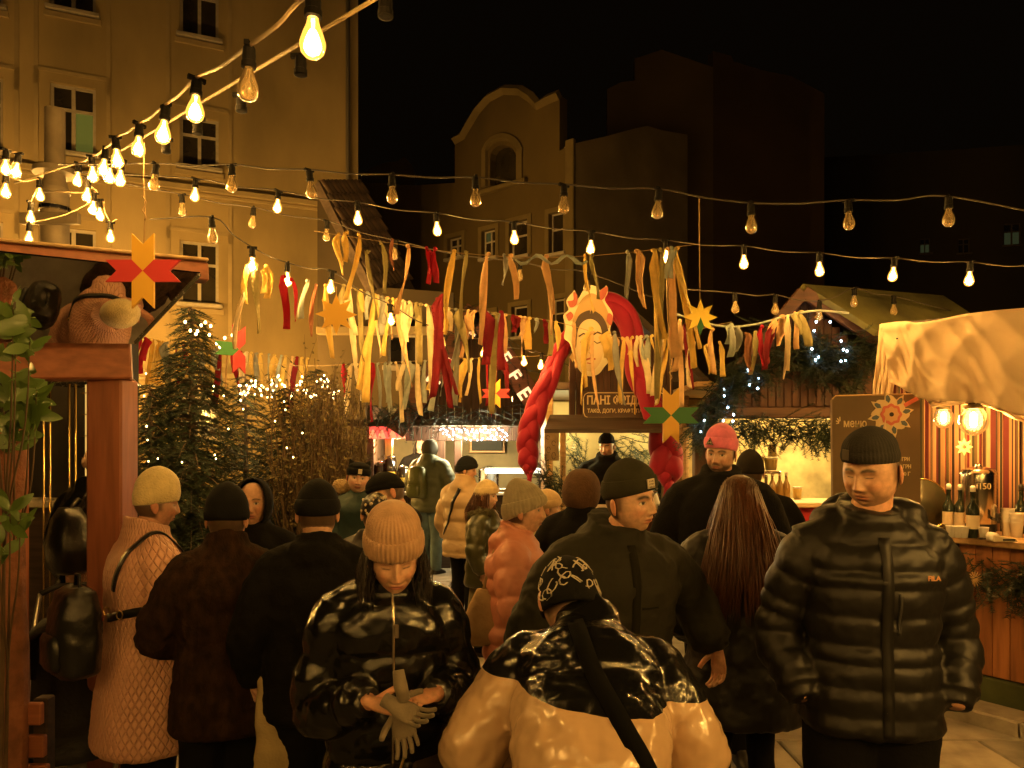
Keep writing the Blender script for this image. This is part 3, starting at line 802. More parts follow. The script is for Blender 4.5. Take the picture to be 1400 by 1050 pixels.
mb = MB(); pts = [WB.mat(.02) @ Vector((u, z, 0)) for u, z in [WB.uz(664,256), WB.uz(664,217)] + [WB.uz(688-25*math.cos(math.pi*k/10), 214-26*math.sin(math.pi*k/10)) for k in range(1, 10)] + [WB.uz(711,214), WB.uz(711,252)]]
mb.tube(pts, .13, 4); mb.build('surround', trim_b, aw)
mb = MB(); mb.cbox(WB.uz(655,0)[0], WB.uz(722,0)[0], WB.uz(688,260)[1], WB.uz(688,254)[1], min(0, WB.out*.2), max(0, WB.out*.2), .02, WB.m); mb.build('sill', trim_b, aw)
mb = MB(); mb.tube([WB.mat(.03) @ Vector((*WB.uz(*q), 0)) for q in crv], .16, 4); mb.build('parapet_coping', trim_b, bB)
mb = MB(); u0 = WB.uz(776,300)[0]; mb.cbox(u0, u0+.30, 0, WB.uz(783,192)[1], min(0, WB.out*.15), max(0, WB.out*.15), .02, WB.m); mb.build('pilaster', trim_b, bB)
pC = [(1.835,21.99), (6.37,27.0)]
WC = Wall2D(pC[0], (pC[1][0]-pC[0][0], pC[1][1]-pC[0][1]))
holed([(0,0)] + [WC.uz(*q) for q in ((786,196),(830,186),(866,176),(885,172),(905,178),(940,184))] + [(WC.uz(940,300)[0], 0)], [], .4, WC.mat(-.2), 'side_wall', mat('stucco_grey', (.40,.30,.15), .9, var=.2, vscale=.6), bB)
mb = MB(); 
for a, b in (((2.0,22.2),(6.4,27.2)),): mb.bar((2.6,23.3,7.6), (6.2,27.0,7.6), .05, .3); 
mb.build('cornice', trim_b, bB)
# farther dark buildings
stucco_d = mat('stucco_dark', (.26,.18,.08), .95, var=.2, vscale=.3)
bD = empty('dark_tenement', (0,0,0)); tag(bD, 'tall dark blind-walled tenement with stepped roofline behind the gabled house', 'building')
def pw(pts, d, name, mt, par, t=.4):
    holed([(P(x,y,d).x, P(x,y,d).z) for x, y in pts], [], t, frame((0,d+t/2,0), (1,0,0), (0,0,1)), name, mt, par)
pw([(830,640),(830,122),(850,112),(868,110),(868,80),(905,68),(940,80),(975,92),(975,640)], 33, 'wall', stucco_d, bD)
WD = Wall2D(((975-700)/F*33, 33), (.95, .31))
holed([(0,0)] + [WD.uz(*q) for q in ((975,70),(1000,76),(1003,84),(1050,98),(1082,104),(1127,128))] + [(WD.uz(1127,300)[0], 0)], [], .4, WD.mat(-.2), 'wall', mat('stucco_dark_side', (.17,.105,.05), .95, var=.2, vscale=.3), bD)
bE = empty('far_house', (0,0,0)); tag(bE, 'black unlit house across the square with two faint windows', 'building')
WE = Wall2D(((1128-700)/F*40, 40), (1, -.25))
we = [(1258,1272,326,346), (1372,1396,305,335), (1310,1326,326,346)]
rs = [(WE.uz(x0,y0)[0], WE.uz(x1,y0)[0], WE.uz((x0+x1)/2,y1)[1], WE.uz((x0+x1)/2,y0)[1]) for x0,x1,y0,y1 in we]
holed([(0,0), WE.uz(1128,215), WE.uz(1300,205), WE.uz(1500,190), (WE.uz(1500,300)[0],0)], [[(a,c),(b,c),(b,d),(a,d)] for a,b,c,d in rs], .4, WE.mat(-.2), 'wall', mat('stucco_black', (.05,.04,.03), .95), bE)
for k, (a,b,c,d) in enumerate(rs): window(WE, bE, a, b, c, d, lit=(lit_pane2_m, None, lit_pane2_m, None) if k < 2 else (), fm=mat('dark_frame', (.10,.08,.06), .7))
bF = empty('pediment_house', (0,0,0)); tag(bF, 'dim house with a small weathered attic pediment far behind', 'building')
pw([(494,640),(494,238),(510,228),(528,222),(545,220),(552,214),(560,222),(566,232),(566,640)], 45, 'wall', stucco_d, bF)
# ------------------------------------------------------------------ shared bits
def poly(pts, d): return [(P(x, y, d).x, P(x, y, d).z) for x, y in pts]
def pframe(d): return frame((0, d, 0), (1, 0, 0), (0, 0, 1))
def panel(pts, d, t, name, mt, par, z=0.0):
    """board whose outline is given in photo pixels at depth d; t thick, towards the viewer"""
    mb = MB(); mb.prism(poly(pts, d), t, pframe(d-z)); return mb.build(name, mt, par)
red_wood = wood('red_brown_beam', (.30,.105,.055), .55, .22, axis=0)
red_wood_v = wood('red_brown_post', (.30,.105,.055), .55, .22, axis=2)
brown_v = wood('brown_plank_v', (.055,.022,.012), .65, .4, axis=2)
brown_v2 = wood('brown_plank_v2', (.075,.030,.015), .65, .4, axis=2)
brown_h = wood('brown_plank_h', (.08,.038,.02), .65, .4, axis=0)
dark_wood = wood('dark_wood', (.05,.03,.02), .7, .4, axis=0)
pale_wood = wood('pale_wood', (.45,.28,.13), .55, .3, axis=0)
rope_m = mat('jute_rope', (.40,.27,.13), .9, bump=.6, bscale=120, bdist=.003)
black_pl = mat('black_plastic', (.015,.014,.013), .45)
steel = mat('brushed_steel', (.55,.52,.48), .22, 1.0, rvar=.1, vscale=30)
white_cup = mat('white_paper', (.75,.72,.66), .6)
needle_m = [mat('fir_needle_a', (.008,.017,.006), .6, var=.5, vscale=3), mat('fir_needle_b', (.013,.024,.008), .6, var=.5, vscale=3)]
bark_m = mat('bark', (.09,.06,.04), .9, var=.4, vscale=20, bump=.8, bscale=40)

def spray(mb, p, d, L, rg, nl=.035, side=6, droop=.25):
    """fir twig: stem with needles on both sides"""
    d = Vector(d).normalized(); p = Vector(p); n = max(int(L/.012), 4)
    prev = p.copy(); pts = [p.copy()]
    for i in range(n):
        f = i/n; d2 = (d + Vector((0,0,-droop*f))).normalized(); q = prev + d2*L/n
        s1 = d2.cross(Vector((rg.uniform(-.4,.4), rg.uniform(-.4,.4), 1))).normalized()
        for sg in (-1, 1):
            ndl = (s1*sg*.8 + d2*.7 + Vector((rg.uniform(-.3,.3), rg.uniform(-.3,.3), rg.uniform(-.1,.45)))).normalized()*nl*rg.uniform(.7,1.15)*(1-.4*f)
            wv = d2*.0036
            mb.add([q-wv, q+wv, q+ndl], [(0,1,2)])
        prev = q; pts.append(q.copy())
    mb.tube([pts[0], pts[len(pts)//2], pts[-1]], [.004,.003,.001], 3)

def garland(label, path, name='fir_garland', n=60, L=.22, width=.14, rg=None, seed=1, nl=.04, down=.5, fan=1.0, group=None):
    """bunches of fir twigs bound along a path"""
    rg = random.Random(seed); root = empty(name, path[0]); tag(root, label, 'garland', group)
    mbs = [MB(), MB()]; path = catmull(path, 10)
    for i in range(n):
        k = rg.randrange(len(path)-1); p = path[k].lerp(path[k+1], rg.random()); tdir = (path[k+1]-path[k]).normalized()
        dr = (tdir*rg.uniform(-1,1)*fan + Vector((rg.uniform(-.6,.6), rg.uniform(-1,.3), rg.uniform(-down-.5, .5-down*.6)))).normalized()
        spray(mbs[i % 2], p + Vector((rg.uniform(-1,1), rg.uniform(-1,1), rg.uniform(-1,1)))*width*.4 , dr, L*rg.uniform(.6,1.2), rg, nl)
    for q in mbs: q.v = [tuple(Vector(v)-root.location) for v in q.v]
    tag(mbs[0].build('fir_twigs', needle_m[0], root), kind='stuff'); tag(mbs[1].build('fir_twigs', needle_m[1], root), kind='stuff')
    return root

# ------------------------------------------------------------------ festoon strings
gl_clear = bpy.data.materials.new('bulb_glass_clear'); gl_clear.use_nodes = True
_p = gl_clear.node_tree.nodes['Principled BSDF']; _p.inputs['Transmission Weight'].default_value = .72; _p.inputs['Roughness'].default_value = .22; _p.inputs['IOR'].default_value = 1.25; _p.inputs['Base Color'].default_value = (.95,.70,.36,1); _p.inputs['Coat Weight'].default_value = 1.0; _p.inputs['Coat Roughness'].default_value = .05
gl_lit0 = None
gl_lit = glass('bulb_glass_lit', (1,.9,.72), emit=(1,.40,.05), estr=.7)
fil_m = emis('filament_glow', (1.0,.60,.20), 16.0); fil_off = mat('filament_cold', (.35,.28,.2), .4, .8)
sock_m = mat('socket_rubber', (.006,.005,.004), .7, spec=.2); cable_m = mat('cable_rubber', (.05,.04,.03), .6); cable_pale = mat('cable_pale', (.30,.22,.12), .7)
GP = [(.0125,.004),(.013,-.012),(.0165,-.026),(.0235,-.043),(.0295,-.062),(.0300,-.072),(.0265,-.086),(.0165,-.0965),(.005,-.1005),(.0008,-.101)]
mb = MB(); mb.lathe(GP, 20, cap=False); GLASS = mb.mesh('bulb_glass'); GLASS.polygons.foreach_set('use_smooth', [True]*len(GLASS.polygons))
GLASS_ON = GLASS.copy(); GLASS.materials.append(gl_clear); GLASS_ON.materials.append(gl_lit)
mb = MB(); mb.lathe([(.0035,-.010),(.006,-.028),(.0125,-.045),(.0185,-.062),(.0185,-.074),(.013,-.085),(.003,-.091)], 14); FIL_ON = mb.mesh('filament'); FIL_ON.materials.append(fil_m)
mb = MB(); mb.lathe([(.006,.0),(.0055,-.022),(.002,-.034)], 8)
for k in range(6):
    a = k*math.pi/3; mb.tube([(0.002*math.cos(a),.002*math.sin(a),-.03), (.011*math.cos(a),.011*math.sin(a),-.05), (.009*math.cos(a+.4),.009*math.sin(a+.4),-.075)], .0007, 3)
FIL_OFF = mb.mesh('filament'); FIL_OFF.materials.append(fil_off)
mb = MB(); mb.lathe([(.0125,.056),(.017,.050),(.0185,.03),(.0180,.012),(.0205,.010),(.0205,-.006),(.014,-.008)], 14); mb.box(-.03,.03,-.007,.007,.046,.060); SOCK = mb.mesh('socket'); SOCK.materials.append(sock_m)
def festoon(label, bulbs, ends, power=35, cab=.0045, cmat=None, sag=.02, wig=0.0, scale=1.0, group=None, empties=()):
    """one string of lamps: cable, sockets and their bulbs; bulbs = [(px, py, d, lit)] centre of each bulb"""
    root = empty('festoon_string', P(*ends[0])); tag(root, label, 'string lights', group)
    o0 = root.location.copy(); tops = []
    rg = random.Random(len(bulbs)*7+int(bulbs[0][0]))
    for px, py, d, lit in bulbs: tops.append((P(px, py, d) + Vector((0,0,.118*scale)), lit))
    path = [P(*ends[0])]
    allp = [t for t, _ in tops]
    for i, tp in enumerate(allp):
        path.append(tp)
        if i < len(allp)-1: path.append((tp+allp[i+1])/2 - Vector((0,0,sag*(tp-allp[i+1]).length)))
    path.append(P(*ends[1]))
    mb = MB(); cp = catmull(path, 4); mb.tube([p-o0 for p in cp], cab, 6); mb.build('cable', cmat or cable_m, root, True)
    for tp, lit in tops:
        s_ = bpy.data.objects.new('socket', SOCK); COL.objects.link(s_); s_.parent = root; s_.location = tp - o0 - Vector((0,0,.056*scale)); s_.scale = (scale,)*3
        s_.rotation_euler = (rg.uniform(-.1,.1), rg.uniform(-.1,.1), rg.uniform(0,3))
        g_ = bpy.data.objects.new('bulb_glass', GLASS_ON if lit else GLASS); COL.objects.link(g_); g_.parent = s_
        f_ = bpy.data.objects.new('filament', FIL_ON if lit else FIL_OFF); COL.objects.link(f_); f_.parent = s_
        if lit: lamp('bulb_light', (0,0,-.065), power*(lit if lit is not True else 1), r=.03, parent=s_)
    for px, py, d in empties:
        s_ = bpy.data.objects.new('socket', SOCK); COL.objects.link(s_); s_.parent = root; s_.location = P(px,py,d)-o0; s_.scale = (scale,)*3
    return root
festoon('thick near string light with a big glowing bulb rising over the square', [(428,57,1.72,True),(340,120,2.1,0),(268,153,2.55,True),(225,184,2.95,True),(190,204,3.35,True),(159,219,3.75,True),(143,232,4.1,True),(126,240,4.5,True),(107,247,4.9,True)], [(640,-130,1.3),(20,250,5.4)], cab=.006, cmat=cable_pale, power=22)
festoon('string light with empty sockets running beside the thick near string', [(150,243,4.4,True),(165,246,4.2,True),(120,268,5.0,True),(128,286,5.2,True)], [(660,-90,1.55),(60,262,5.6)], cab=.006, cmat=cable_pale, power=18, empties=[(527,20,1.95),(411,100,2.3),(330,150,2.65),(270,181,3.0),(227,207,3.4)])
festoon('upper string of clear unlit bulbs spanning the whole square', [(212,252,4.2,0),(317,254,4.1,0),(424,262,4.0,0),(536,269,3.95,0),(650,273,3.9,0),(771,283,3.85,0),(900,289,3.85,0),(1027,309,3.8,0),(1160,305,3.8,0),(1297,300,3.8,0)], [(80,225,4.4),(1460,300,3.8)], sag=.02)
festoon('long string of glowing bulbs crossing below the upper unlit string', [(267,268,5.0,True),(380,284,5.0,True),(489,300,5.0,True),(597,315,5.0,True),(703,327,5.0,True),(808,340,5.0,True),(911,352,5.0,True),(1017,360,5.0,True),(1120,370,4.9,True),(1222,377,4.9,True),(1326,383,4.8,True),(1432,390,4.7,True)], [(100,235,5.2),(1520,395,4.6)], sag=.03)
festoon('low string of unlit bulbs sloping down towards the kiosks', [(249,288,5.4,0),(346,305,5.5,0),(447,323,5.6,0),(540,349,5.8,0),(711,378,6.0,0),(803,392,6.2,0)], [(110,240,5.3),(900,410,6.3)], sag=.03)
festoon('drooping string of bulbs tied with cloth strips behind the red star', [(290,324,4.4,0),(345,364,4.6,True),(393,384,4.8,True),(453,394,5.0,True),(534,438,5.6,True),(605,470,6.2,True),(662,483,6.5,True),(716,495,6.8,True),(740,500,7.0,True)], [(205,300,4.4),(800,510,7.4)], power=27, sag=.04)
festoon('short string of bulbs looped around the white vent pipe', [(8,231,4.5,True),(24,235,4.6,True),(8,263,4.7,True),(54,268,5.2,True),(42,299,5.2,True),(40,327,5.2,True),(136,295,5.3,True),(151,325,5.4,True)], [(-40,215,4.4),(160,300,5.4)], power=16, sag=.06, cmat=cable_pale)
festoon('string of small bulbs in front of the kiosk roof with silver caps', [(1005,422,5.6,0),(1060,424,5.7,0),(1120,432,5.8,0),(1168,414,5.9,0),(1222,425,6.0,0)], [(930,395,5.4),(1300,425,6.1)], sag=.04)
for k, (x0, x1, yy, z) in enumerate(((-4.5, 4.5, -.5, 2.95), (-4.5, 4.5, -2.6, 2.8))):
    # strings that go on over and behind the viewer
    root = empty('festoon_string', (x0, yy, z)); tag(root, ['string of glowing bulbs overhead just behind the photographer', 'rearmost string of glowing bulbs over the square'][k], 'string lights')
    mb = MB(); mb.tube([((x1-x0)*i/24, 0, -.3*math.sin(math.pi*i/24)) for i in range(25)], .0045, 6); mb.build('cable', cable_m, root, True)
    for i in range(1, 9):
        s_ = bpy.data.objects.new('socket', SOCK); COL.objects.link(s_); s_.parent = root; s_.location = ((x1-x0)*i/9, 0, -.3*math.sin(math.pi*i/9)-.056)
        g_ = bpy.data.objects.new('bulb_glass', GLASS_ON); COL.objects.link(g_); g_.parent = s_
        f_ = bpy.data.objects.new('filament', FIL_ON); COL.objects.link(f_); f_.parent = s_
        lamp('bulb_light', (0,0,-.065), 46 if k == 0 else 34, r=.03, parent=s_)

bk = [('added string of bulbs lighting the crowd from the right', [(2.3,-.4,2.5),(2.45,.4,2.45),(2.6,1.2,2.45),(2.75,2.0,2.5)], 95), ('added string of bulbs lighting the far houses from behind the kiosks', [(-.9,14.6,3.0),(-.4,14.4,2.9),(0,14,2.85),(1.6,14,2.85),(3.2,13.6,2.9),(4.8,13,3.0)], 20), ('added string of extra-strong bulbs lighting the tall facade', [(-12.5,11.0,3.6),(-11.0,11.6,3.4),(-9.6,12.2,3.3),(-8.2,12.8,3.2),(-6.9,13.4,3.1),(-5.6,14.0,3.0)], 1250)]  # strings added for their light on the crowd, far houses and tall facade
for lab, pts, pw_ in bk:
    root = empty('festoon_string', pts[0]); tag(root, lab, 'string lights'); o0 = root.location.copy()
    mb = MB(); mb.tube(catmull([Vector(p)-o0 for p in pts], 6), .0045, 6); mb.build('cable', cable_m, root, True)
    for p in pts:
        s_ = bpy.data.objects.new('socket', SOCK); COL.objects.link(s_); s_.parent = root; s_.location = Vector(p)-o0-Vector((0,0,.056))
        g_ = bpy.data.objects.new('bulb_glass', GLASS_ON); COL.objects.link(g_); g_.parent = s_
        f_ = bpy.data.objects.new('filament', FIL_ON); COL.objects.link(f_); f_.parent = s_
        lamp('bulb_light', (0,0,-.065), pw_, r=.03, parent=s_)

# ------------------------------------------------------------------ white vent pipe
VD = 7.1; VK = VD/5.3
vp = empty('vent_pipe', (P(75,300,VD).x, VD, 0)); tag(vp, 'pale vertical vent pipe with bracket and collar by the pergola', 'pipe')
pm = mat('painted_pipe', (.30,.24,.16), .5, .2, var=.2, vscale=6)
zz = lambda y: CH+(HOR-y)/F*VD
mb = MB(); mb.lathe([(r_*VK, z_) for r_, z_ in [(.092,0),(.092,zz(265)),(.100,zz(264)),(.100,zz(259)),(.088,zz(258)),(.066,zz(242)),(.066,zz(150))]], 20); smooth_by_angle(mb.build('pipe', pm, vp))
mb = MB(); mb.lathe([(r_*VK, z_) for r_, z_ in [(.066,zz(240)),(.14,zz(239)),(.14,zz(232)),(.067,zz(231))]], 20); smooth_by_angle(mb.build('collar', pm, vp))
mb = MB(); mb.cbox(-.17*VK,.24*VK,-.13*VK,-.09*VK,zz(313),zz(298),.006); mb.build('bracket', pm, vp)
mb = MB(); mb.lathe([(r_*VK, z_) for r_, z_ in [(.093,zz(290)),(.104,zz(289)),(.104,zz(284)),(.093,zz(283))]], 20); mb.build('band', steel, vp)

# ------------------------------------------------------------------ pergola with mirror panel
per = empty('pergola', P(154,900,3.75)*1.0); per.location.z = 0; tag(per, 'red-brown timber pergola frame holding a tilted mirror panel', 'pergola')
pl = per.location.copy()
def rel(v): return Vector(v) - pl
mb = MB(); a = P(-60,491,3.42); b = P(180,493,3.72); mb.bar(rel(a), rel(b), .17, .195, c=.008); mb.build('beam', red_wood, per)
mb = MB(); mb.bar(rel(a+Vector((0,-.03,.105))), rel(b+Vector((0,-.03,.105))), .16, .016); mb.build('beam_cap', wood('dark_red_cap', (.16,.05,.03), .6), per)
mb = MB(); p_ = P(154,518,3.74); mb.cbox(-.088,.088,-.085,.085,0,p_.z-.002,.01, Matrix.Translation((0,0,0))); mb.build('post', red_wood_v, per)
mb = MB(); p_ = P(8,570,3.3)-pl; mb.cbox(p_.x-.07,p_.x+.07,p_.y-.06,p_.y+.06,0,1.9,.01); mb.build('post', red_wood_v, per)
mb = MB(); a = P(-40,346,3.12); b = P(283,374,3.62); mb.bar(rel(a), rel(b), .1, .085, c=.006); mb.build('beam', red_wood, per)
mb = MB(); mb.bar(rel(a+Vector((0,-.01,.052))), rel(b+Vector((0,-.01,.052))), .14, .014); mb.build('beam_cap', wood('pale_cap', (.5,.34,.18), .6), per)
PA = P(212,668,3.3); PB = P(162,420,4.1); mn = (PA-PB).normalized(); MM = (PA+PB)/2
def onmir(px, py):
    r = Vector(((px-700)/F, 1, (HOR-py)/F)); t = mn.dot(MM-Vector((0,0,CH)))/mn.dot(r); return Vector((0,0,CH)) + r*t
mirror_m = mat('mirror', (.93,.92,.90), .02, 1.0)
mp = [onmir(-45,340), onmir(274,374), onmir(184,470), onmir(-45,468)]
mb = MB(); mb.add([rel(p) for p in mp] + [rel(p - mn*.012) for p in mp], [(0,3,2,1),(4,5,6,7),(0,1,5,4),(1,2,6,5),(2,3,7,6),(3,0,4,7)]); mb.build('mirror_panel', mirror_m, per)
mb = MB(); mb.bar(rel(mp[1]+mn*.006), rel(mp[2]+mn*.006), .012, .014, up=mn); mb.build('mirror_edge', steel, per)
# dark shed wall and metal cage seen under the pergola
sh = empty('dark_shed', (P(60,600,6.4).x, 6.6, 0)); tag(sh, 'dark shed wall with snowy ledge seen beneath the pergola beam', 'shed')
sl = sh.location.copy()
mb = MB(); mb.cbox(-2.4,.62,0,.2,0,2.9,.01); mb.build('wall', mat('shed_black', (.018,.014,.010), .8, var=.3), sh)
mb = MB(); mb.cbox(-1.2,.35,-.45,-.02,1.30,1.36,.01); mb.build('ledge', mat('frosty_ledge', (.42,.36,.27), .8, var=.3, vscale=10), sh)
mb = MB(); mb.cbox(-1.2,.30,-.40,-.02,0,1.30,.01); mb.build('base_cabinet', dark_wood, sh)
cg = empty('patio_heater', (P(110,600,6.0).x, 6.0, 0)); tag(cg, 'tall metal patio heater with glowing ribbed cage behind the post', 'heater')
brass = mat('brass_cage', (.75,.52,.2), .25, 1.0)
for x in (-.22,-.17,-.02,.03):
    mb = MB(); mb.tube([(x,-.12,.1),(x,-.12,2.3)], .009, 6); mb.build('rod', brass, cg, True)
for z in (1.55,1.72,1.89,2.06,2.23):
    mb = MB(); mb.tube([(.14+.12*math.cos(t*.4189), .12*math.sin(t*.4189), z) for t in range(16)], .004, 4); mb.build('cage_ring', brass, cg)
mb = MB(); mb.lathe([(.09,1.5),(.09,2.3)], 20, Matrix.Translation((.14,0,0))); mb.build('reflector', mat('warm_metal', (.7,.55,.3), .25, 1.0, emit=(1,.55,.12), estr=.25), cg, True)
mb = MB(); mb.lathe([(.3,0),(.3,.04),(.1,.08),(.1,1.5)], 20, Matrix.Translation((.14,0,0))); mb.build('base', mat('dark_metal', (.05,.045,.04), .5, .6), cg, True)
mb = MB(); mb.lathe([(.02,2.46),(.2,2.40),(.34,2.30),(.335,2.295),(.1,2.36),(.02,2.38)], 24, Matrix.Translation((.14,0,0))); mb.build('hood', steel, cg, True)

# ------------------------------------------------------------------ paper stars
yel = mat('star_yellow', (.78,.45,.05), .55); redp = mat('star_red', (.62,.04,.05), .55); grn = mat('star_green', (.02,.17,.04), .55); gold = mat('star_gold', (.75,.55,.08), .3, .5)
dred = mat('star_dark_red', (.42,.02,.03), .55)
def arm(mb, w, L, ang, m):
    pts = [(0,0),(w/2,w/2),(w/2,L),(0,L-w/2),(-w/2,L),(-w/2,w/2)]
    c, s_ = math.cos(ang), math.sin(ang); mb.prism([(x*c-y*s_, x*s_+y*c) for x, y in pts], .012, m)
def star4(label, px, py, d, L, w, mats, rope_top=None, turn=0.0, skip=()):
    root = empty('paper_star', P(px,py,d)); tag(root, label, 'star')
    m = vframe((0,0,0), turn)
    for k in range(4):
        if k in skip: continue
        mb = MB(); arm(mb, w/F*d, L/F*d, k*math.pi/2, m); mb.build('star_arm', mats[k % 2], root)
    if rope_top:
        tp = P(*rope_top)-root.location; top = Vector((0,0,L/F*d*.7))
        mb = MB(); mb.tube([top, top.lerp(tp,.33)+Vector((.004,0,0)), top.lerp(tp,.66)-Vector((.003,0,0)), tp], .003, 5); mb.build('rope', rope_m, root, True)
        mb = MB(); mb.tube([top+Vector((.008*math.sin(i*1.3), .006*math.cos(i*1.3), .1+.012*i)) for i in range(9)], .003, 5); mb.build('rope_knot', rope_m, root, True)
    return root
def star8(label, px, py, d, r, mt, low=None, rope_top=None):
    root = empty('paper_star', P(px,py,d)); tag(root, label, 'star'); q = r/F*d; m = vframe((0,0,0), .12)
    for k in range(8):
        mb = MB(); a = k*math.pi/4
        pts = [(0,0), (q*.52*math.sin(a+.39), q*.52*math.cos(a+.39)), (q*math.sin(a), q*math.cos(a)), (q*.52*math.sin(a-.39), q*.52*math.cos(a-.39))]
        mb.prism(pts, .01, m); mb.build('star_point', low if (low and k == 4) else mt, root)
    if rope_top:
        mb = MB(); mb.tube([Vector((0,0,q*.9)), (P(*rope_top)-root.location)*.5, P(*rope_top)-root.location], .003, 5); mb.build('rope', rope_m, root, True)
star4('large paper star with yellow upright and red side arms hung before the pergola', 197, 371, 2.95, 51, 30, (yel, redp), (197,196,3.0))
star8('plain yellow eight-pointed star among the cloth strips', 460, 430, 4.7, 28, yel, rope_top=(460,392,4.7))
star4('small green and red paper star turned sideways above the spruce', 326, 478, 5.2, 33, 18, (dred, grn), (332,400,5.1), turn=.75, skip=(3,))
star8('shiny gold eight-pointed star with green lower point on a long cord', 957, 434, 4.2, 24, gold, grn, (956,268,3.85))
star4('yellow and green paper star hanging in front of the red braid', 917, 568, 4.6, 38, 22, (yel, grn), (911,362,4.9))
star4('little yellow and dark red paper star at the coffee kiosk', 678, 538, 7.2, 20, 12, (yel, dred), (678,470,7.0))

# ------------------------------------------------------------------ cloth strips
RC = {'yellow': ((.72,.52,.16), 'pale yellow'), 'peach': ((.68,.45,.24), 'peach'), 'olive': ((.34,.29,.13), 'olive tan'), 'grey': ((.30,.30,.28), 'grey blue'), 'red': ((.40,.008,.03), 'bright red'),
      'dred': ((.20,.005,.015), 'dark red'), 'cream': ((.78,.66,.46), 'cream'), 'blue': ((.42,.46,.44), 'pale blue'), 'brown': ((.36,.16,.09), 'rust brown')}
for k, (c_, n_) in list(RC.items()):
    m_ = mat('cloth_'+k, c_, .85, var=.22, vscale=14, bump=.6, bscale=60, bdist=.005); RC[k] = (m_, n_)
    t_ = m_.node_tree; tl_ = t_.nodes.new('ShaderNodeBsdfTranslucent'); tl_.inputs[0].default_value = (*c_, 1); mx_ = t_.nodes.new('ShaderNodeMixShader'); mx_.inputs[0].default_value = .35
    t_.links.new(t_.nodes['Principled BSDF'].outputs[0], mx_.inputs[1]); t_.links.new(tl_.outputs[0], mx_.inputs[2]); t_.links.new(mx_.outputs[0], t_.nodes['Material Output'].inputs[0])
def ribbon(px, py, d, L, w, c, where, rg, fold=None):
    """hanging cloth strip tied to a line"""
    m_, nm = RC[c]; top = P(px, py, d); l = L/F*d; ww = w/F*d*.80
    o = empty('x'); bpy.data.objects.remove(o)
    tw = rg.uniform(-.9,.9); sw = rg.uniform(-.16,.16); ph = rg.uniform(0,6); a0 = rg.uniform(-.7,.7)
    n = 14; vs = []; fs = []; mb = MB(); both = rg.random() < .22 if fold is None else fold
    for strip in range(2 if both else 1):
        l2 = l*(1 if strip == 0 else rg.uniform(.55,.92)); ofs = ww*.8*strip*(1 if tw > 0 else -1); vs = []; fs = []
        if strip: a0 += .6; sw -= .14*(1 if tw > 0 else -1)
        for i in range(n+1):
            f = i/n; a = a0 + tw*2.2*f + .25*math.sin(ph+5*f); cx, cy = math.cos(a), math.sin(a)
            pinch = min(1, .35 + 3.2*f); cen = Vector((ofs*min(1,f*5)+sw*l2*f + .012*math.sin(ph+4*f), .02*math.sin(ph*2+3*f) - .01*strip, -l2*f + .012))
            hw = ww*.5*pinch*(1+.1*math.sin(7*f+ph)+rg.uniform(-.07,.07)); nrm = Vector((-cy, cx, 0)); sd_ = Vector((cx, cy, 0)); cur = .22*ww*math.sin(3*f+ph)
            end = .02*l2*rg.uniform(-1,1) if i == n else 0
            row = [cen - sd_*hw + Vector((0,0,end)), cen - sd_*hw*.4 + nrm*cur, cen + sd_*hw*.4 + nrm*cur, cen + sd_*hw - Vector((0,0,end))]
            vs += row + [p + nrm*.0015 for p in reversed(row)]
        for i in range(n):
            for k in range(8): fs.append((i*8+k, i*8+(k+1) % 8, (i+1)*8+(k+1) % 8, (i+1)*8+k))
        fs += [tuple(range(7,-1,-1)), tuple(n*8+k for k in range(8))]
        mb.add(vs, fs)
    mb.ell((0,0,.008), (ww*.32, .012, .014), 8, 5)
    o = mb.build('cloth_strip', m_, None, True); o.location = top
    sz = 'short ' if l < .36 else ('long ' if l > .56 else ''); sz += 'two-tailed ' if both else ''
    tag(o, f'{sz}{nm} cloth strip tied to {where}', 'ribbon', f'{sz}{nm} strips on {where}'); return o
def cline(label, pts, r=.0022, mt=None):
    o0 = P(*pts[0]); mb = MB(); mb.tube([p-o0 for p in catmull([P(*q) for q in pts], 8)], r, 5); o = mb.build('hanging_cord', mt or rope_m, None, True); o.location = o0
    tag(o, label, 'cord'); return o
rg = random.Random(21)
cline('thin cord of long cloth strips across the middle of the square', [(430,316,4.6),(520,330,4.6),(620,345,4.6),(720,352,4.6),(800,350,4.6),(870,344,4.6),(945,335,4.6)])
W1 = 'the long middle cord'
for r_ in ((463,322,58,9,'yellow'),(474,320,40,11,'yellow'),(490,322,92,9,'yellow'),(503,346,95,11,'olive'),(521,334,70,9,'olive'),(536,330,40,7,'brown'),(557,338,95,12,'peach'),(583,341,50,10,'red'),(595,342,48,12,'red'),(621,345,112,13,'yellow'),(637,347,104,11,'olive'),(668,349,125,13,'peach'),(689,351,42,9,'grey'),(699,351,60,11,'peach'),(748,352,108,11,'peach'),(800,351,78,9,'yellow'),(810,350,62,10,'olive'),(858,346,66,11,'grey'),(870,345,78,12,'peach'),(893,344,150,13,'yellow'),(903,343,205,12,'olive'),(913,342,150,15,'peach'),(926,341,165,13,'yellow'),(918,341,42,16,'blue')):
    ribbon(*r_[:2], 4.6, *r_[2:], W1, rg)
mb = MB(); o0 = P(740,352,4.58); mb.tube([P(705+i*7, 352+6*math.sin(i*1.1)+3, 4.56+.02*math.sin(i*2))-o0 for i in range(15)], [.006+.012*abs(math.sin(i*.9+.3)) for i in range(15)], 8, flat=.5)
o = mb.build('cloth_strip', RC['blue'][0], None, True); o.location = o0; tag(o, 'pale twisted cloth wound along the long middle cord', 'ribbon')
W2 = 'the drooping bulb string'
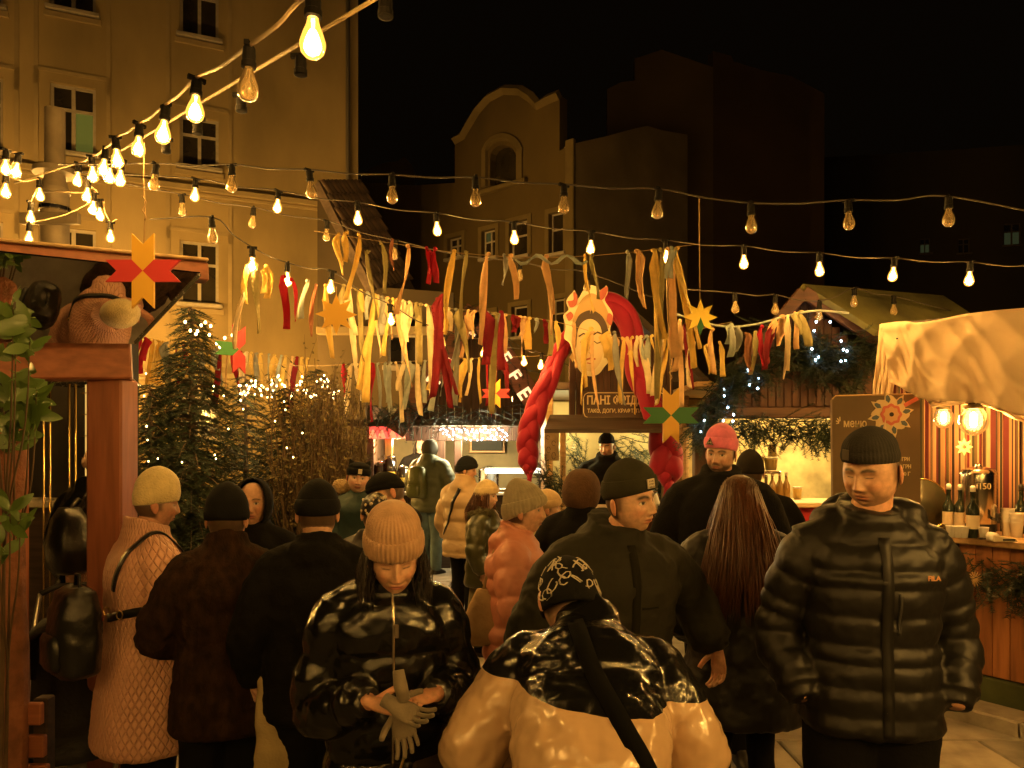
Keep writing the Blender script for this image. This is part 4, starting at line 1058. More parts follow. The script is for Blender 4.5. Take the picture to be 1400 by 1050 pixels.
for r_ in ((337,366,52,11,'yellow',4.6),(350,364,95,13,'olive',4.6),(364,366,45,12,'yellow',4.65),(389,380,72,14,'red',4.75),(398,384,58,12,'red',4.75),(420,386,52,10,'blue',4.85),(432,392,70,8,'brown',4.9),(445,392,100,11,'yellow',4.95),(332,400,80,9,'cream',4.6)):
    ribbon(*r_[:2], r_[5], *r_[2:5], W2, rg)
cline('second cord of tangled cloth strips above the coffee kiosk', [(455,385,6.0),(520,405,6.0),(600,420,6.0),(680,428,6.0),(760,440,6.0),(850,462,6.0),(930,455,6.0),(1000,440,6.0)])
W3 = 'the cord above the coffee kiosk'
cs3 = ['cream','yellow','cream','olive','grey','dred','peach','peach','yellow','blue']
xs = 470
while xs < 945:
    yb = float(np.interp(xs, [455,520,600,680,760,850,930], [385,405,420,428,440,462,455])); c_ = cs3[rg.randrange(10)]
    if 768 < xs < 838: xs += 14
    L_ = rg.choice((35,55,80,110,140))*rg.uniform(.8,1.1)*(1 if xs < 690 else (.4 if xs < 752 else .7))
    ribbon(xs, yb+2, 6.0, L_, rg.uniform(8,14), c_, W3, rg); xs += rg.uniform(5,11)
for r_ in ((606,405,140,15,'dred'),(598,410,150,12,'dred'),(662,425,75,16,'dred'),(685,428,80,12,'dred'),(810,456,110,13,'peach'),(840,456,100,12,'grey')): ribbon(*r_[:2], 5.9, *r_[2:], W3, rg)
cline('low cord of short cloth strips in front of the stalls', [(330,495,7.6),(420,500,7.6),(520,496,7.6),(640,490,7.6),(760,486,7.4),(840,482,7.2)])
W4 = 'the low cord before the stalls'
xs = 470
while xs < 694:
    c_ = (['red','cream','yellow','blue','cream','dred','grey','yellow'])[rg.randrange(8)]
    ribbon(xs, float(np.interp(xs, [420,520,640,760], [500,496,490,486]))+2, 7.5, rg.uniform(38,85), rg.uniform(7,11), c_, W4, rg); xs += rg.uniform(6,12)
cline('far left cord of cloth strips behind the spruce', [(170,455,8.2),(240,470,8.2),(330,480,8.2),(430,490,8.2)])
W5 = 'the cord behind the spruce'
xs = 180
while xs < 425:
    c_ = (['yellow','cream','red','grey','peach','dred','blue','yellow'])[rg.randrange(8)]
    ribbon(xs, float(np.interp(xs, [170,240,330,430], [455,470,480,490]))+2, 8.2, rg.uniform(40,80), rg.uniform(7,11), c_, W5, rg); xs += rg.uniform(6,11)
cline('pale rag cord sagging from the gold star to the kiosk gable', [(925,430,5.2),(985,446,5.2),(1030,444,5.2),(1075,432,5.2),(1115,425,5.2),(1160,428,5.3)], .008, RC['blue'][0])
W6 = 'the rag cord by the kiosk gable'
for r_ in ((930,440,70,12,'peach'),(938,445,90,10,'dred'),(949,470,62,9,'cream'),(944,455,40,8,'olive'),(966,474,40,7,'yellow'),(975,452,62,10,'peach'),(984,470,48,9,'yellow'),(1000,446,44,13,'blue'),(1009,450,32,12,'grey'),(1020,458,52,10,'brown'),(1033,456,58,11,'olive'),(1042,448,55,11,'red'),(1055,446,62,11,'dred'),(1057,440,26,14,'peach'),(1070,434,42,18,'peach'),(1077,434,86,9,'cream'),(1087,430,50,10,'peach'),(1096,428,48,16,'olive')):
    ribbon(*r_[:2], 5.2, *r_[2:], W6, rg)

# ------------------------------------------------------------------ spruce, shrubs and leafy plants
def conifer(label, px, d, ytop, ybase, halfw, seed, n=95):
    rg = random.Random(seed); base = Vector(((px-700)/F*d, d, 0)); H = CH+(HOR-ytop)/F*d; root = empty('spruce_tree', base); tag(root, label, 'tree')
    mb = MB(); mb.tube([(0,0,0),(.01,0,H*.5),(0,.01,H*.98)], [.06,.035,.006], 8); mb.build('trunk', bark_m, root, True)
    hw = halfw/F*d; mbs = [MB(), MB()]; br = MB()
    for i in range(n):
        f = (i+.5)/n; z = .35 + (H-.38)*f**.9; a = i*2.399 + rg.uniform(-.3,.3); L = hw*(1-f)**.95*rg.uniform(.55,1.25)+.07
        dr = Vector((math.cos(a), math.sin(a), 0)); pts = [Vector((0,0,z))]
        for k in range(1, 6): q = k/5; pts.append(Vector((0,0,z)) + dr*L*q + Vector((0,0,.10*L*math.sin(q*2.4) - .34*L*q*q)))
        br.tube(pts, [.012,.010,.008,.006,.004,.002], 4)
        m_ = max(int(L/.020), 6)
        for j in range(m_):
            q = .18 + .82*j/m_; k = min(int(q*5), 4); p = pts[k].lerp(pts[k+1], q*5-k); sd = Vector((-dr.y, dr.x, 0))*(1 if j % 2 else -1)
            spray(mbs[(i+j) % 2], p, (dr*.55 + sd*rg.uniform(.5,1) + Vector((0,0,rg.uniform(-.5,.1)))), (.34*L*(1.15-q)+.10)*rg.uniform(.7,1.2), rg, .042, droop=.5)
    br.build('limbs', bark_m, root)
    for k in range(2): tag(mbs[k].build('crown', needle_m[k], root), kind='stuff')
    return root
conifer('bushy dark spruce strung with fairy lights behind the pergola', 262, 6.0, 415, 700, 125, 4, 170)
conifer('smaller dark fir standing beside the bushy spruce', 388, 6.6, 525, 700, 85, 9, 100)
conifer('dark fir partly hidden behind the red-brown post', 205, 5.7, 520, 700, 75, 14, 100)
conifer('broad dark fir behind the hooded young person', 335, 7.7, 508, 700, 100, 21, 90)
conifer('dark fir rising behind the twiggy shrubs', 432, 8.0, 500, 700, 85, 25, 80)
conifer('dark fir between the post and the bushy spruce', 232, 7.4, 480, 700, 80, 28, 80)
twig_m = mat('twig', (.085,.052,.025), .8, var=.3, vscale=10); leaf_dry = mat('dry_leaf', (.10,.075,.022), .7, var=.4, vscale=8)
def shrub(label, px, d, ytop, spread, seed, n=46):
    rg = random.Random(seed); base = Vector(((px-700)/F*d, d, 0)); root = empty('bare_shrub', base); tag(root, label, 'shrub', None)
    mb = MB(); lf = MB(); H = CH+(HOR-ytop)/F*d; sp = spread/F*d
    for i in range(n):
        a = rg.uniform(0, 6.283); r = sp*rg.random()**.6; tip = Vector((math.cos(a)*r, math.sin(a)*r*.7, H*rg.uniform(.62,1.0))); b0 = Vector((math.cos(a)*.08, math.sin(a)*.08, 0))
        pts = catmull([b0, b0.lerp(tip,.4)+Vector((rg.uniform(-.06,.06),0,.12)), b0.lerp(tip,.75)+Vector((rg.uniform(-.07,.07),rg.uniform(-.05,.05),.05)), tip], 4)
        mb.tube(pts, [.010*(1-.8*k/len(pts)) for k in range(len(pts))], 4)
        for k in range(10):
            j = rg.randrange(4, len(pts)-1); p = pts[j]; dr = (pts[j+1]-p).normalized() + Vector((rg.uniform(-.8,.8), rg.uniform(-.8,.8), rg.uniform(-.1,.4))); L = rg.uniform(.10,.30)
            q = [p, p+dr*L*.5+Vector((0,0,.02)), p+dr*L]; mb.tube(q, [.003,.0022,.0008], 3)
            for _ in range(3):
                c_ = q[1].lerp(q[2], rg.random()); u = Vector((rg.uniform(-1,1), rg.uniform(-1,1), rg.uniform(-1,.3))).normalized()*.035; v = u.orthogonal().normalized()*.010
                lf.add([c_, c_+u*.5+v, c_+u, c_+u*.5-v], [(0,1,2,3)])
    mb.build('stems', twig_m, root, True); tag(lf.build('leaves', leaf_dry, root), kind='stuff'); return root
twig_m2 = None
shrub('tall bare twiggy shrub between the spruce and the coffee kiosk', 452, 6.9, 470, 42, 3, 44)
shrub('wide bare shrub with dry leaves beside the firs', 415, 6.3, 505, 55, 5, 50)
shrub('slender shrub with upright twigs next to the coffee kiosk post', 480, 7.6, 505, 22, 8, 26)
lm = MB()
for s_ in (-1, 1):
    pass
def leaf_mesh(L, wd):
    mb = MB(); n = 7; vs = []; fs = []
    for i in range(n+1):
        f = i/n; w_ = wd*math.sin(math.pi*min(f*.97+.02, 1))**.8; z = -.12*L*f*f; vs += [(-w_, L*f, z+.12*w_), (0, L*f, z), (w_, L*f, z+.12*w_)]
    for i in range(n):
        for k in range(2): fs.append((i*3+k, i*3+k+1, (i+1)*3+k+1, (i+1)*3+k))
    mb.add(vs, fs); mb.tube([(0,-.03,0),(0,0,0),(0,L*.5,-.03*L-.002)], [.003,.003,.001], 4); return mb.mesh('leaf')
leafm = mat('laurel_leaf', (.10,.17,.035), .35, var=.25, vscale=6, coat=.2)
LM = [leaf_mesh(.11,.024), leaf_mesh(.095,.02), leaf_mesh(.13,.026)]
for m_ in LM: m_.materials.append(leafm); m_.polygons.foreach_set('use_smooth', [True]*len(m_.polygons))
def laurel(label, px, d, pts_px, seed, n=34):
    rg = random.Random(seed); base = Vector(((px-700)/F*d, d, 0)); root = empty('laurel_plant', base); tag(root, label, 'plant')
    mb = MB(); stems = []
    for (x, y, sx) in pts_px:
        tip = P(x, y, d)-base; tip.y += .0; st = catmull([Vector((-.10,.12,0.02)), Vector((-.08,.12,tip.z*.6)), tip*.8+Vector((0,0,.06)), tip], 6); stems.append((st, sx)); mb.tube(st, [.006-.0045*i/len(st) for i in range(len(st))], 6)
    mb.build('stem', twig_m, root, True)
    for st, sx in stems:
        for i in range(n//len(stems)):
            f = 1 - (i/(n/len(stems)))*.16; k = min(int(f*(len(st)-1)), len(st)-2); p = st[k].lerp(st[k+1], rg.random())
            o = bpy.data.objects.new('leaf', LM[rg.randrange(3)]); COL.objects.link(o); o.parent = root; o.location = p
            o.rotation_euler = (Matrix.Rotation(rg.uniform(-.7,.7),3,'Z') @ Matrix.Rotation(rg.uniform(-2.2,2.2),3,'Y') @ Matrix.Rotation(R(90)+rg.uniform(-.6,.6),3,'X')).to_euler(); sc_ = rg.uniform(.55,.95); o.scale = (sc_,)*3
    return root
laurel('glossy laurel with broad leaves rising over the pergola beam', 5, 2.75, [(18,410,1),(42,432,1),(-8,425,1),(22,455,1)], 2, 48)
laurel('leafy laurel clump drooping below the pergola beam', 18, 2.9, [(20,522,1),(40,548,1),(5,548,1),(50,532,1),(20,575,1)], 6, 72)
laurel('low laurel sprig growing beside the left post', 10, 2.8, [(14,692,1),(28,702,1),(0,740,1)], 12, 26)
tp = empty('planter_trunk', P(8,800,3.0)); tp.location.z = 0; tag(tp, 'rough red-brown tree trunk post behind the laurel', 'trunk')
mb = MB(); mb.tube([(-.01,0,0),(0,.02,.8),(.0,.0,1.5),(.01,0,1.84)], [.075,.07,.068,.066], 14); me = mb.mesh('t'); me2 = baked([('SUBSURF', dict(levels=2, render_levels=2, subdivision_type='SIMPLE')), ('DISPLACE', dict(texture=clouds(.06,2), strength=.02, texture_coords='LOCAL'))], me, 'trunk'); link('bark', me2, tp, mat('red_bark', (.22,.085,.045), .85, var=.4, vscale=12, bump=.8, bscale=60), True)

# fairy lights
def fairy(label, pts, col, s, r=.011, power=0, wire=True, name='fairy_lights', lightcol=None, every=6):
    root = empty(name, pts[0]); o0 = root.location.copy(); tag(root, label, 'fairy lights'); mb = MB()
    for p in pts: mb.ell(p-o0, (r, r, r*1.2), 6, 4)
    mb.build('led_bulbs', emis('led_'+label[:12], col, s), root); root.children[0]['kind'] = 'stuff'
    if wire:
        mb = MB(); mb.tube([p-o0 for p in pts], .0015, 3); mb.build('wire', cable_m, root)
    if power:
        for p in pts[::every]: lamp('led_light', p-o0, power, lightcol or col, .02, root)
    return root
rg = random.Random(77)
fairy('dense warm fairy lights draped along the hedge top', [P(325+i*1.75+rg.uniform(-3,3), 530+10*math.sin(i*.35)+rg.uniform(-8,8), 7.4+rg.uniform(-.15,.15)) for i in range(80)], (1,.62,.2), 9, .009, power=1.6, every=8)
fairy('scattered warm fairy lights on the bushy spruce', [P(rg.uniform(195,420), rg.uniform(500,640), rg.uniform(5.35,5.6)) for i in range(22)], (1,.72,.25), 6, .0055, wire=False)
fairy('warm fairy lights trailing over the spruce top', [P(255+i*5+rg.uniform(-4,4), 440+12*math.sin(i*.9)+i*2.5, 5.5) for i in range(14)], (1,.6,.18), 9, .010, power=1.0, every=5)
# ------------------------------------------------------------------ coffee kiosk (far left)
interior_m = mat('kiosk_interior_green', (.22,.19,.10), .8, var=.2, vscale=3)
ck = empty('coffee_kiosk', (P(625,615,11).x, 11, 0)); tag(ck, 'gabled coffee kiosk with lettered roof edges and lit serving hatch', 'kiosk'); ko = ck.location.copy()
def kp(px, py, d): return P(px, py, d) - ko
def kbox(par, name, mt, x0, x1, y0, y1, d0, d1, c=.008):
    """box between pixel columns x0..x1 and rows y1..y0 at depth d0, going back to d1"""
    a = P(x0, y1, d0) - par.location; b = P(x1, y0, d0) - par.location
    mb = MB(); mb.cbox(a.x, b.x, d0-par.location.y, d1-par.location.y, a.z, b.z, c); return mb.build(name, mt, par)
X0, X1 = P(500,0,11).x-ko.x, P(752,0,11).x-ko.x
mb = MB(); mb.cbox(X0, X1, 1.75, 1.85, 0, 2.5, .01); mb.build('back_wall', interior_m, ck)
for x in (X0+.03, X1-.03):
    mb = MB(); mb.cbox(x-.04, x+.04, .1, 1.75, 0, 2.45, .01); mb.build('side_wall', dark_wood, ck)
zc = CH-(672-HOR)/F*11
mb = MB(); mb.cbox(X0-.05, X1+.05, -.12, .5, zc-.05, zc, .01); mb.build('counter_top', mat('counter_white', (.62,.56,.46), .4, var=.1), ck)
for k in range(13):
    w_ = (X1-X0)/13; mb = MB(); mb.cbox(X0+k*w_+.004, X0+(k+1)*w_-.004, 0, .03, 0, zc-.052, .006); mb.build('plank', dark_wood, ck)
for px in (506, 531, 603, 626, 742):
    kbox(ck, 'post', brown_v2 if px != 531 else wood('yellow_post', (.5,.3,.1), .5, .25, 2), px-5, px+5, 575, 672, 11.02, 11.12)
mb = MB(); 
pk = kp(650,424,10.8); le = kp(540,590,10.8); re_ = kp(758,590,10.8)
for a, b in ((le, pk), (pk, re_)):
    mb = MB(); q0 = a+Vector((0,-.1,0)); q1 = b+Vector((0,-.1,0)); nrm = Vector((-(b-a).z, 0, (b-a).x)).normalized()
    mb.add([q0, q1, q1+Vector((0,2.1,0)), q0+Vector((0,2.1,0)), q0+nrm*.09, q1+nrm*.09, q1+nrm*.09+Vector((0,2.1,0)), q0+nrm*.09+Vector((0,2.1,0))], [(0,1,2,3),(7,6,5,4),(0,4,5,1),(1,5,6,2),(2,6,7,3),(3,7,4,0)]); mb.build('roof', brown_h, ck)
    mb = MB(); mb.bar(a+Vector((0,-.14,-.0))+nrm*-.02, b+Vector((0,-.14,0))+nrm*-.02, .04, .30, up=nrm); mb.build('barge_board', wood('red_barge', (.17,.06,.03), .6, .3, 0), ck)
for k in range(17):
    x = le.x+.12 + k*(re_.x-le.x-.24)/17; xm = x+.06; top = le.z + (pk.z-le.z)*(1-abs(xm-pk.x)/((re_.x-le.x)/2))-.08
    mb = MB(); mb.cbox(x, x+(re_.x-le.x)/17-.02, .0, .03, zc+.75, max(top, zc+.85), .006); mb.build('plank', brown_v, ck)
mb = MB(); mb.cbox(X0-.2, X1+.2, -.35, .2, kp(0,583,10.8).z, kp(0,574,10.8).z, .01); mb.build('eave_board', dark_wood, ck)
letter_m = mat('bulb_letter', (.8,.62,.45), .5, emit=(1,.52,.24), estr=.6)
ang = math.atan2(-(585-424), (755-650)); 
for i, ch_ in enumerate('COFFEE'):
    px, py = 663+i*13.6, 440+i*24.2
    text('letter', ch_, .27, frame(kp(px,py,10.52), (math.cos(ang),0,math.sin(ang)), (-math.sin(ang),0,math.cos(ang))) @ Matrix.Translation((-.06,-.10,0)), letter_m, ck, .015, .006)
ang2 = math.atan2((585-424), (650-545))
for ch_, px, py in (('T',592,520),('N',603,498),('Y',640,455)):
    text('letter', ch_, .27, frame(kp(px,py,10.52), (math.cos(ang2),0,math.sin(ang2)), (-math.sin(ang2),0,math.cos(ang2))) @ Matrix.Translation((-.06,-.10,0)), letter_m, ck, .015, .006)
garland('fir garland over the coffee kiosk hatch', [P(498,566,10.5), P(560,562,10.4), P(640,568,10.4), P(752,556,10.4)], n=130, L=.4, width=.3, seed=3, nl=.055)
garland('fir boughs on the coffee kiosk roof', [P(545,560,10.6), P(600,490,10.6), P(650,430,10.6), P(710,520,10.6), P(745,570,10.6)], n=70, L=.4, width=.28, seed=33, nl=.05)
rg = random.Random(4)
fairy('cold white icicle lights under the coffee kiosk eave', [P(603+i*1.15+rg.uniform(-2,2), 587+rg.choice((0,4,9,13))+rg.uniform(-2,2), 10.7+rg.uniform(-.05,.05)) for i in range(80)], (.85,.95,1.0), 11, .0075, wire=False, power=6.0, lightcol=(1,.84,.46), every=10)
kbox(ck, 'red_lamp_sign', mat('red_sign', (.5,.03,.03), .5, emit=(1,.08,.05), estr=.6), 505, 551, 583, 600, 10.9, 10.95)
for k, px in enumerate((510, 522, 537, 549)):
    mb = MB(); p = kp(px, 597, 10.75); mb.lathe([(.012,.10),(.03,.06),(.06,-.02),(.055,-.025),(.02,-.02)], 12, Matrix.Translation(p)); mb.build('lamp_shade', mat('red_shade', (.55,.08,.05), .5, emit=(1,.25,.1), estr=.5), ck, True)
lamp('kiosk_light', kp(540,604,11.25), 40, (1,.62,.25), .08, ck); lamp('kiosk_light', kp(650,603,11.3), 30, (1,.72,.34), .08, ck)
kbox(ck, 'menu_frame', pale_wood, 642, 690, 596, 619, 12.6, 12.64); kbox(ck, 'chalk_board', mat('chalkboard', (.02,.025,.02), .7), 645, 687, 598, 616, 12.55, 12.59)
kbox(ck, 'teal_shelf', mat('teal_paint', (.03,.14,.13), .6), 556, 600, 583, 600, 12.4, 12.7)
# jars, urns and warmers on its counter
jarglass = mat('dark_drink', (.04,.025,.015), .1, spec=.7); labm = mat('yellow_label', (.72,.48,.06), .5, var=.3, vscale=30)
for k, (px, y0, y1, w_) in enumerate(((520,626,668,8),(533,616,668,9),(551,632,668,8),(563,640,668,6))):
    r_ = empty('drink_dispenser', Vector((P(px,0,11.1).x, 11.1, zc))); tag(r_, ['dark drink dispenser with orange label at the hatch edge', 'tallest drink dispenser with yellow label on the coffee counter', 'drink dispenser with a steel lid on the coffee counter', 'small dark jar on the coffee counter'][k], 'dispenser', None)
    h = (y1-y0)/F*11.1; q = w_/F*11.1
    mb = MB(); mb.lathe([(q*.9,0),(q,.02),(q,h*.82),(q*.8,h*.88)], 14); mb.build('body', jarglass, r_, True)
    mb = MB(); mb.lathe([(q*.85,h*.86),(q*.9,h*.93),(q*.3,h*.98),(q*.15,h)], 14); mb.build('lid', steel, r_, True)
    mb = MB(); mb.lathe([(q*1.03,h*.12),(q*1.03,h*.52)], 14, cap=False); mb.build('label_wrap', labm, r_, True)
pot = empty('steel_pot', Vector((P(668,0,11.5).x, 11.5, zc))); tag(pot, 'steel pot steaming on the coffee kiosk counter', 'pot')
mb = MB(); mb.lathe([(.15,0),(.16,.02),(.16,.30),(.17,.31),(.14,.33),(.02,.37)], 18); mb.build('body', steel, pot, True)
mb = MB(); mb.tube([(-.17,0,.2),(-.22,0,.22),(-.17,0,.25)], .01, 6); mb.build('handle', black_pl, pot, True)
wrm = empty('food_warmer', Vector((P(705,0,11.1).x, 11.1, zc))); tag(wrm, 'glass-sided food warmer with lit white top on the counter', 'warmer')
mb = MB(); mb.cbox(-.45,.45,-.2,.2,.27,.34,.01); mb.build('lit_top', mat('warm_white_panel', (.8,.8,.7), .4, emit=(.95,.95,.7), estr=.9), wrm)
mb = MB(); mb.cbox(-.45,.45,-.2,.2,0,.05,.01); mb.build('base', steel, wrm)
for x in (-.44,.44):
    for y in (-.19,.19): mb = MB(); mb.cbox(x-.012,x+.012,y-.012,y+.012,.052,.268,.002); mb.build('corner_post', steel, wrm)
text('lettering', 'TALAN', .05, frame((-.2,-.203,.285), (1,0,0), (0,0,1)), black_pl, wrm, .001) if False else None
for k, px in enumerate((590, 600, 612, 655, 664)):
    r_ = empty('paper_cup', Vector((P(px,0,11.05).x, 11.05, zc))); tag(r_, 'small paper cup on the coffee kiosk counter', 'cup', 'cups on the coffee counter')
    mb = MB(); mb.lathe([(.035,0),(.045,.11),(.048,.112),(.042,.10),(.034,.01)], 12); mb.build('cup', mat('yellow_paper', (.75,.6,.25), .6), r_, True)

# ------------------------------------------------------------------ taco kiosk with the face sign (centre)
tk = empty('food_kiosk', (P(835,615,7.2).x, 7.2, 0)); tag(tk, 'dark timber food kiosk with painted sign board and fir-lined hatch', 'kiosk')
kb = lambda *a, **k: kbox(tk, *a, **k)
TX0, TX1 = P(748,0,7.2).x-tk.location.x, P(945,0,7.2).x-tk.location.x
zt = CH-(693-HOR)/F*7.2
mb = MB(); mb.cbox(TX0, TX1, 1.5, 1.6, 0, 2.35, .01); mb.build('back_wall', mat('hatch_back', (.55,.45,.24), .8, var=.2, vscale=3), tk)
for x in (TX0+.03, TX1-.03): mb = MB(); mb.cbox(x-.035, x+.035, .1, 1.5, 0, 2.35, .01); mb.build('side_wall', pale_wood, tk)
mb = MB(); mb.cbox(TX0-.05, TX1+.05, -.2, .35, zt-.04, zt, .008); mb.build('counter_top', pale_wood, tk)
for k in range(12):
    w_ = (TX1-TX0)/12; mb = MB(); mb.cbox(TX0+k*w_+.003, TX0+(k+1)*w_-.003, 0, .03, 0, zt-.042, .005); mb.build('plank', brown_v, tk)
kb('post', pale_wood, 766, 774, 588, 693, 7.2, 7.26); kb('post', pale_wood, 931, 940, 588, 693, 7.2, 7.26)
for k in range(15):     # plank gable
    x = 778 + k*9.5; top = 470 - max(0, 30-abs(x-835)*.5)
    kb('plank', brown_v2 if k % 3 else brown_v, x, x+9.0, top, 575, 7.02, 7.05, c=.004)
mb = MB(); mb.cbox(TX0, TX1, .02, 1.5, 2.36, 2.44, .01); mb.build('ceiling', dark_wood, tk)
a = [P(744,592,6.55), P(905,592,6.55), P(905,572,7.0), P(752,572,7.0)]; a = [p-tk.location for p in a]
mb = MB(); up = Vector((0,0,.035)); mb.add([p for p in a]+[p+up for p in a], [(3,2,1,0),(4,5,6,7),(0,1,5,4),(1,2,6,5),(2,3,7,6),(3,0,4,7)]); mb.build('awning', dark_wood, tk)
a = [P(760,470,7.0), P(720,500,7.0), P(950,540,7.0)]
for p0, p1 in ((P(757,492,6.95), P(838,408,6.95)), (P(838,408,6.95), P(965,525,6.95))):
    mb = MB(); p0 = p0-tk.location; p1 = p1-tk.location; nrm = Vector((-(p1-p0).z,0,(p1-p0).x)).normalized(); bk = Vector((0,1.7,0))
    mb.add([p0,p1,p1+bk,p0+bk,p0+nrm*.06,p1+nrm*.06,p1+bk+nrm*.06,p0+bk+nrm*.06], [(0,1,2,3),(7,6,5,4),(0,4,5,1),(1,5,6,2),(2,6,7,3),(3,7,4,0)]); mb.build('roof', dark_wood, tk)
lamp('kiosk_light', P(768,602,8.2)-tk.location, 9, (1,.78,.30), .06, tk); lamp('kiosk_light', P(905,602,8.15)-tk.location, 9, (1,.78,.30), .06, tk)
garland('green fir boughs lining the back of the food kiosk hatch', [P(772,600,8.3), P(795,640,8.3), P(780,680,8.3), P(815,660,8.4)], n=110, L=.34, width=.3, seed=5, nl=.07)
garland('fir boughs hung right of the seller inside the hatch', [P(845,600,8.3), P(880,620,8.3), P(905,650,8.2), P(870,670,8.3)], n=120, L=.34, width=.32, seed=6, nl=.07)
garland('fir bush beside the left braid', [P(745,640,6.9), P(755,660,6.9), P(760,690,6.9)], n=90, L=.2, width=.22, seed=7, nl=.05)
pp = panel([(744,592),(764,592),(764,630),(744,630)], 7.1, .02, 'price_card', mat('kraft_card', (.45,.33,.18), .8, var=.2, vscale=20), None); tag(pp, 'kraft price card with hand drawn marks left of the hatch', 'card')
inkm = mat('ink', (.03,.02,.015), .7)
for k, (x, y) in enumerate(((749,598),(757,606),(750,615),(757,623))):
    mb = MB(); c_ = P(x, y, 7.075); mb.tube([c_+Vector((.018*math.cos(t), 0, .018*math.sin(t)*(1+.3*k % 1))) for t in np.linspace(0, 5.2+k*.2, 9)], .0022, 4); mb.build('drawn_mark', inkm, pp)
# sign board
sg = empty('sign_board', P(850,553,6.95)); tag(sg, 'brown sign board with cream lettering under the face emblem', 'sign')
so = sg.location.copy()
mb = MB(); mb.prism([(x-so.x, z-so.z) for x, z in poly([(796,535),(912,535),(912,573),(796,573)], 6.95)], .03, frame((0,0,0),(1,0,0),(0,0,1))); mb.build('board', mat('sign_brown', (.085,.045,.03), .6, var=.2, vscale=6), sg)
cream = mat('sign_cream', (.72,.56,.33), .6)
rr = [(804,537),(904,537),(908,539),(910,543),(910,564),(908,569),(904,571),(804,571),(800,569),(798,564),(798,543),(800,539),(804,537)]
mb = MB(); mb.tube([Vector((P(x,y,6.91).x-so.x, -.036, P(x,y,6.91).z-so.z)) for x, y in rr], .0045, 6); mb.build('border_line', cream, sg)
def stext(s_, px, py, h, wpx, bold=0.0):
    p = P(px, py, 6.91); text('lettering', s_, h/F*6.91*1.38, frame((p.x-so.x, -.032, p.z-so.z), (1,0,0), (0,0,1)), cream, sg, .003, bold, fit=wpx/F*6.91)
stext('ПАНІ ФРІДА', 802, 552.5, 11.5, 78, .003); stext('ТАКО, ДОГИ, КРАФТ, ПАТТІ', 803, 564, 5.2, 86, .001)
# face emblem
fe = empty('face_emblem', P(806,450,6.6)); tag(fe, 'cut-out board of a calm woman face with closed eyes and flower crown', 'sign'); fo = fe.location.copy()
def lay(pts, mt, z, name, t=.012, sm=2):
    q = [Vector((x, y, 0)) for x, y in pts]
    if sm: q = catmull(q + [q[0]], sm+2)[:-1]
    pl_ = [((v.x-806)/F*6.75, (450-v.y)/F*6.75) for v in q]
    mb = MB(); mb.prism(pl_, t, frame((0,-z,0),(1,0,0),(0,0,1))); return mb.build(name, mt, fe)
def lin(pts, mt, r=.004, z=.05):
    mb = MB(); mb.tube([Vector(((x-806)/F*6.75, -z, (450-y)/F*6.75)) for x, y in pts], r, 5); return mb.build('drawn_line', mt, fe)
fcream = mat('emblem_outline', (.85,.74,.5), .6); ftan = mat('emblem_crown', (.55,.36,.15), .6); fhair = mat('emblem_hair', (.07,.04,.025), .6); fskin = mat('emblem_face', (.75,.58,.34), .6); fpet = mat('emblem_petal', (.5,.12,.08), .6)
lay([(786,398),(790,410),(798,398),(806,392),(815,394),(822,400),(828,392),(830,402),(826,412),(836,428),(836,440),(833,452),(838,470),(834,490),(826,500),(818,510),(806,513),(795,508),(786,494),(780,470),(772,462),(774,446),(771,432),(778,424),(775,412)], fcream, 0, 'emblem_back', .02)
lay([(788,425),(796,410),(808,403),(820,410),(830,428),(832,446),(826,450),(786,450),(783,440)], ftan, .02, 'crown')
lay([(785,446),(792,432),(805,426),(806,431),(809,426),(822,434),(830,452),(830,478),(824,470),(820,448),(810,438),(798,440),(790,452),(787,476),(783,470)], fhair, .032, 'painted_hair')
lay([(790,452),(796,440),(806,435),(816,440),(823,452),(825,472),(821,492),(813,504),(806,507),(799,504),(791,492),(788,470)], fskin, .028, 'painted_face', .01)
for pts in ([(776,414),(780,422),(788,418),(789,406),(784,402),(784,412)], [(818,402),(820,412),(826,408),(830,396),(824,396)], [(774,432),(778,440),(784,434),(780,428)], [(828,440),(834,446),(836,434),(830,430)]): lay(pts, fpet, .034, 'petal')
for q in ([(793,468),(797,471),(801,471),(804,468)], [(811,467),(815,470),(819,469),(822,465)]): lin(q, fhair)
for q in ([(791,461),(797,457),(804,460)], [(810,459),(816,455),(822,458)]): lin(q, fhair, .006)
lin([(807,462),(806,474),(803,482),(808,484)], ftan); lin([(800,492),(806,490),(813,491)], fpet, .008); lin([(802,496),(807,497),(811,495)], fpet, .005)
for x, y in ((831,488),(783,488)):
    lay([(x,y-7),(x+4,y),(x,y+7),(x-4,y)], ftan, .03, 'earring', .012, 0)
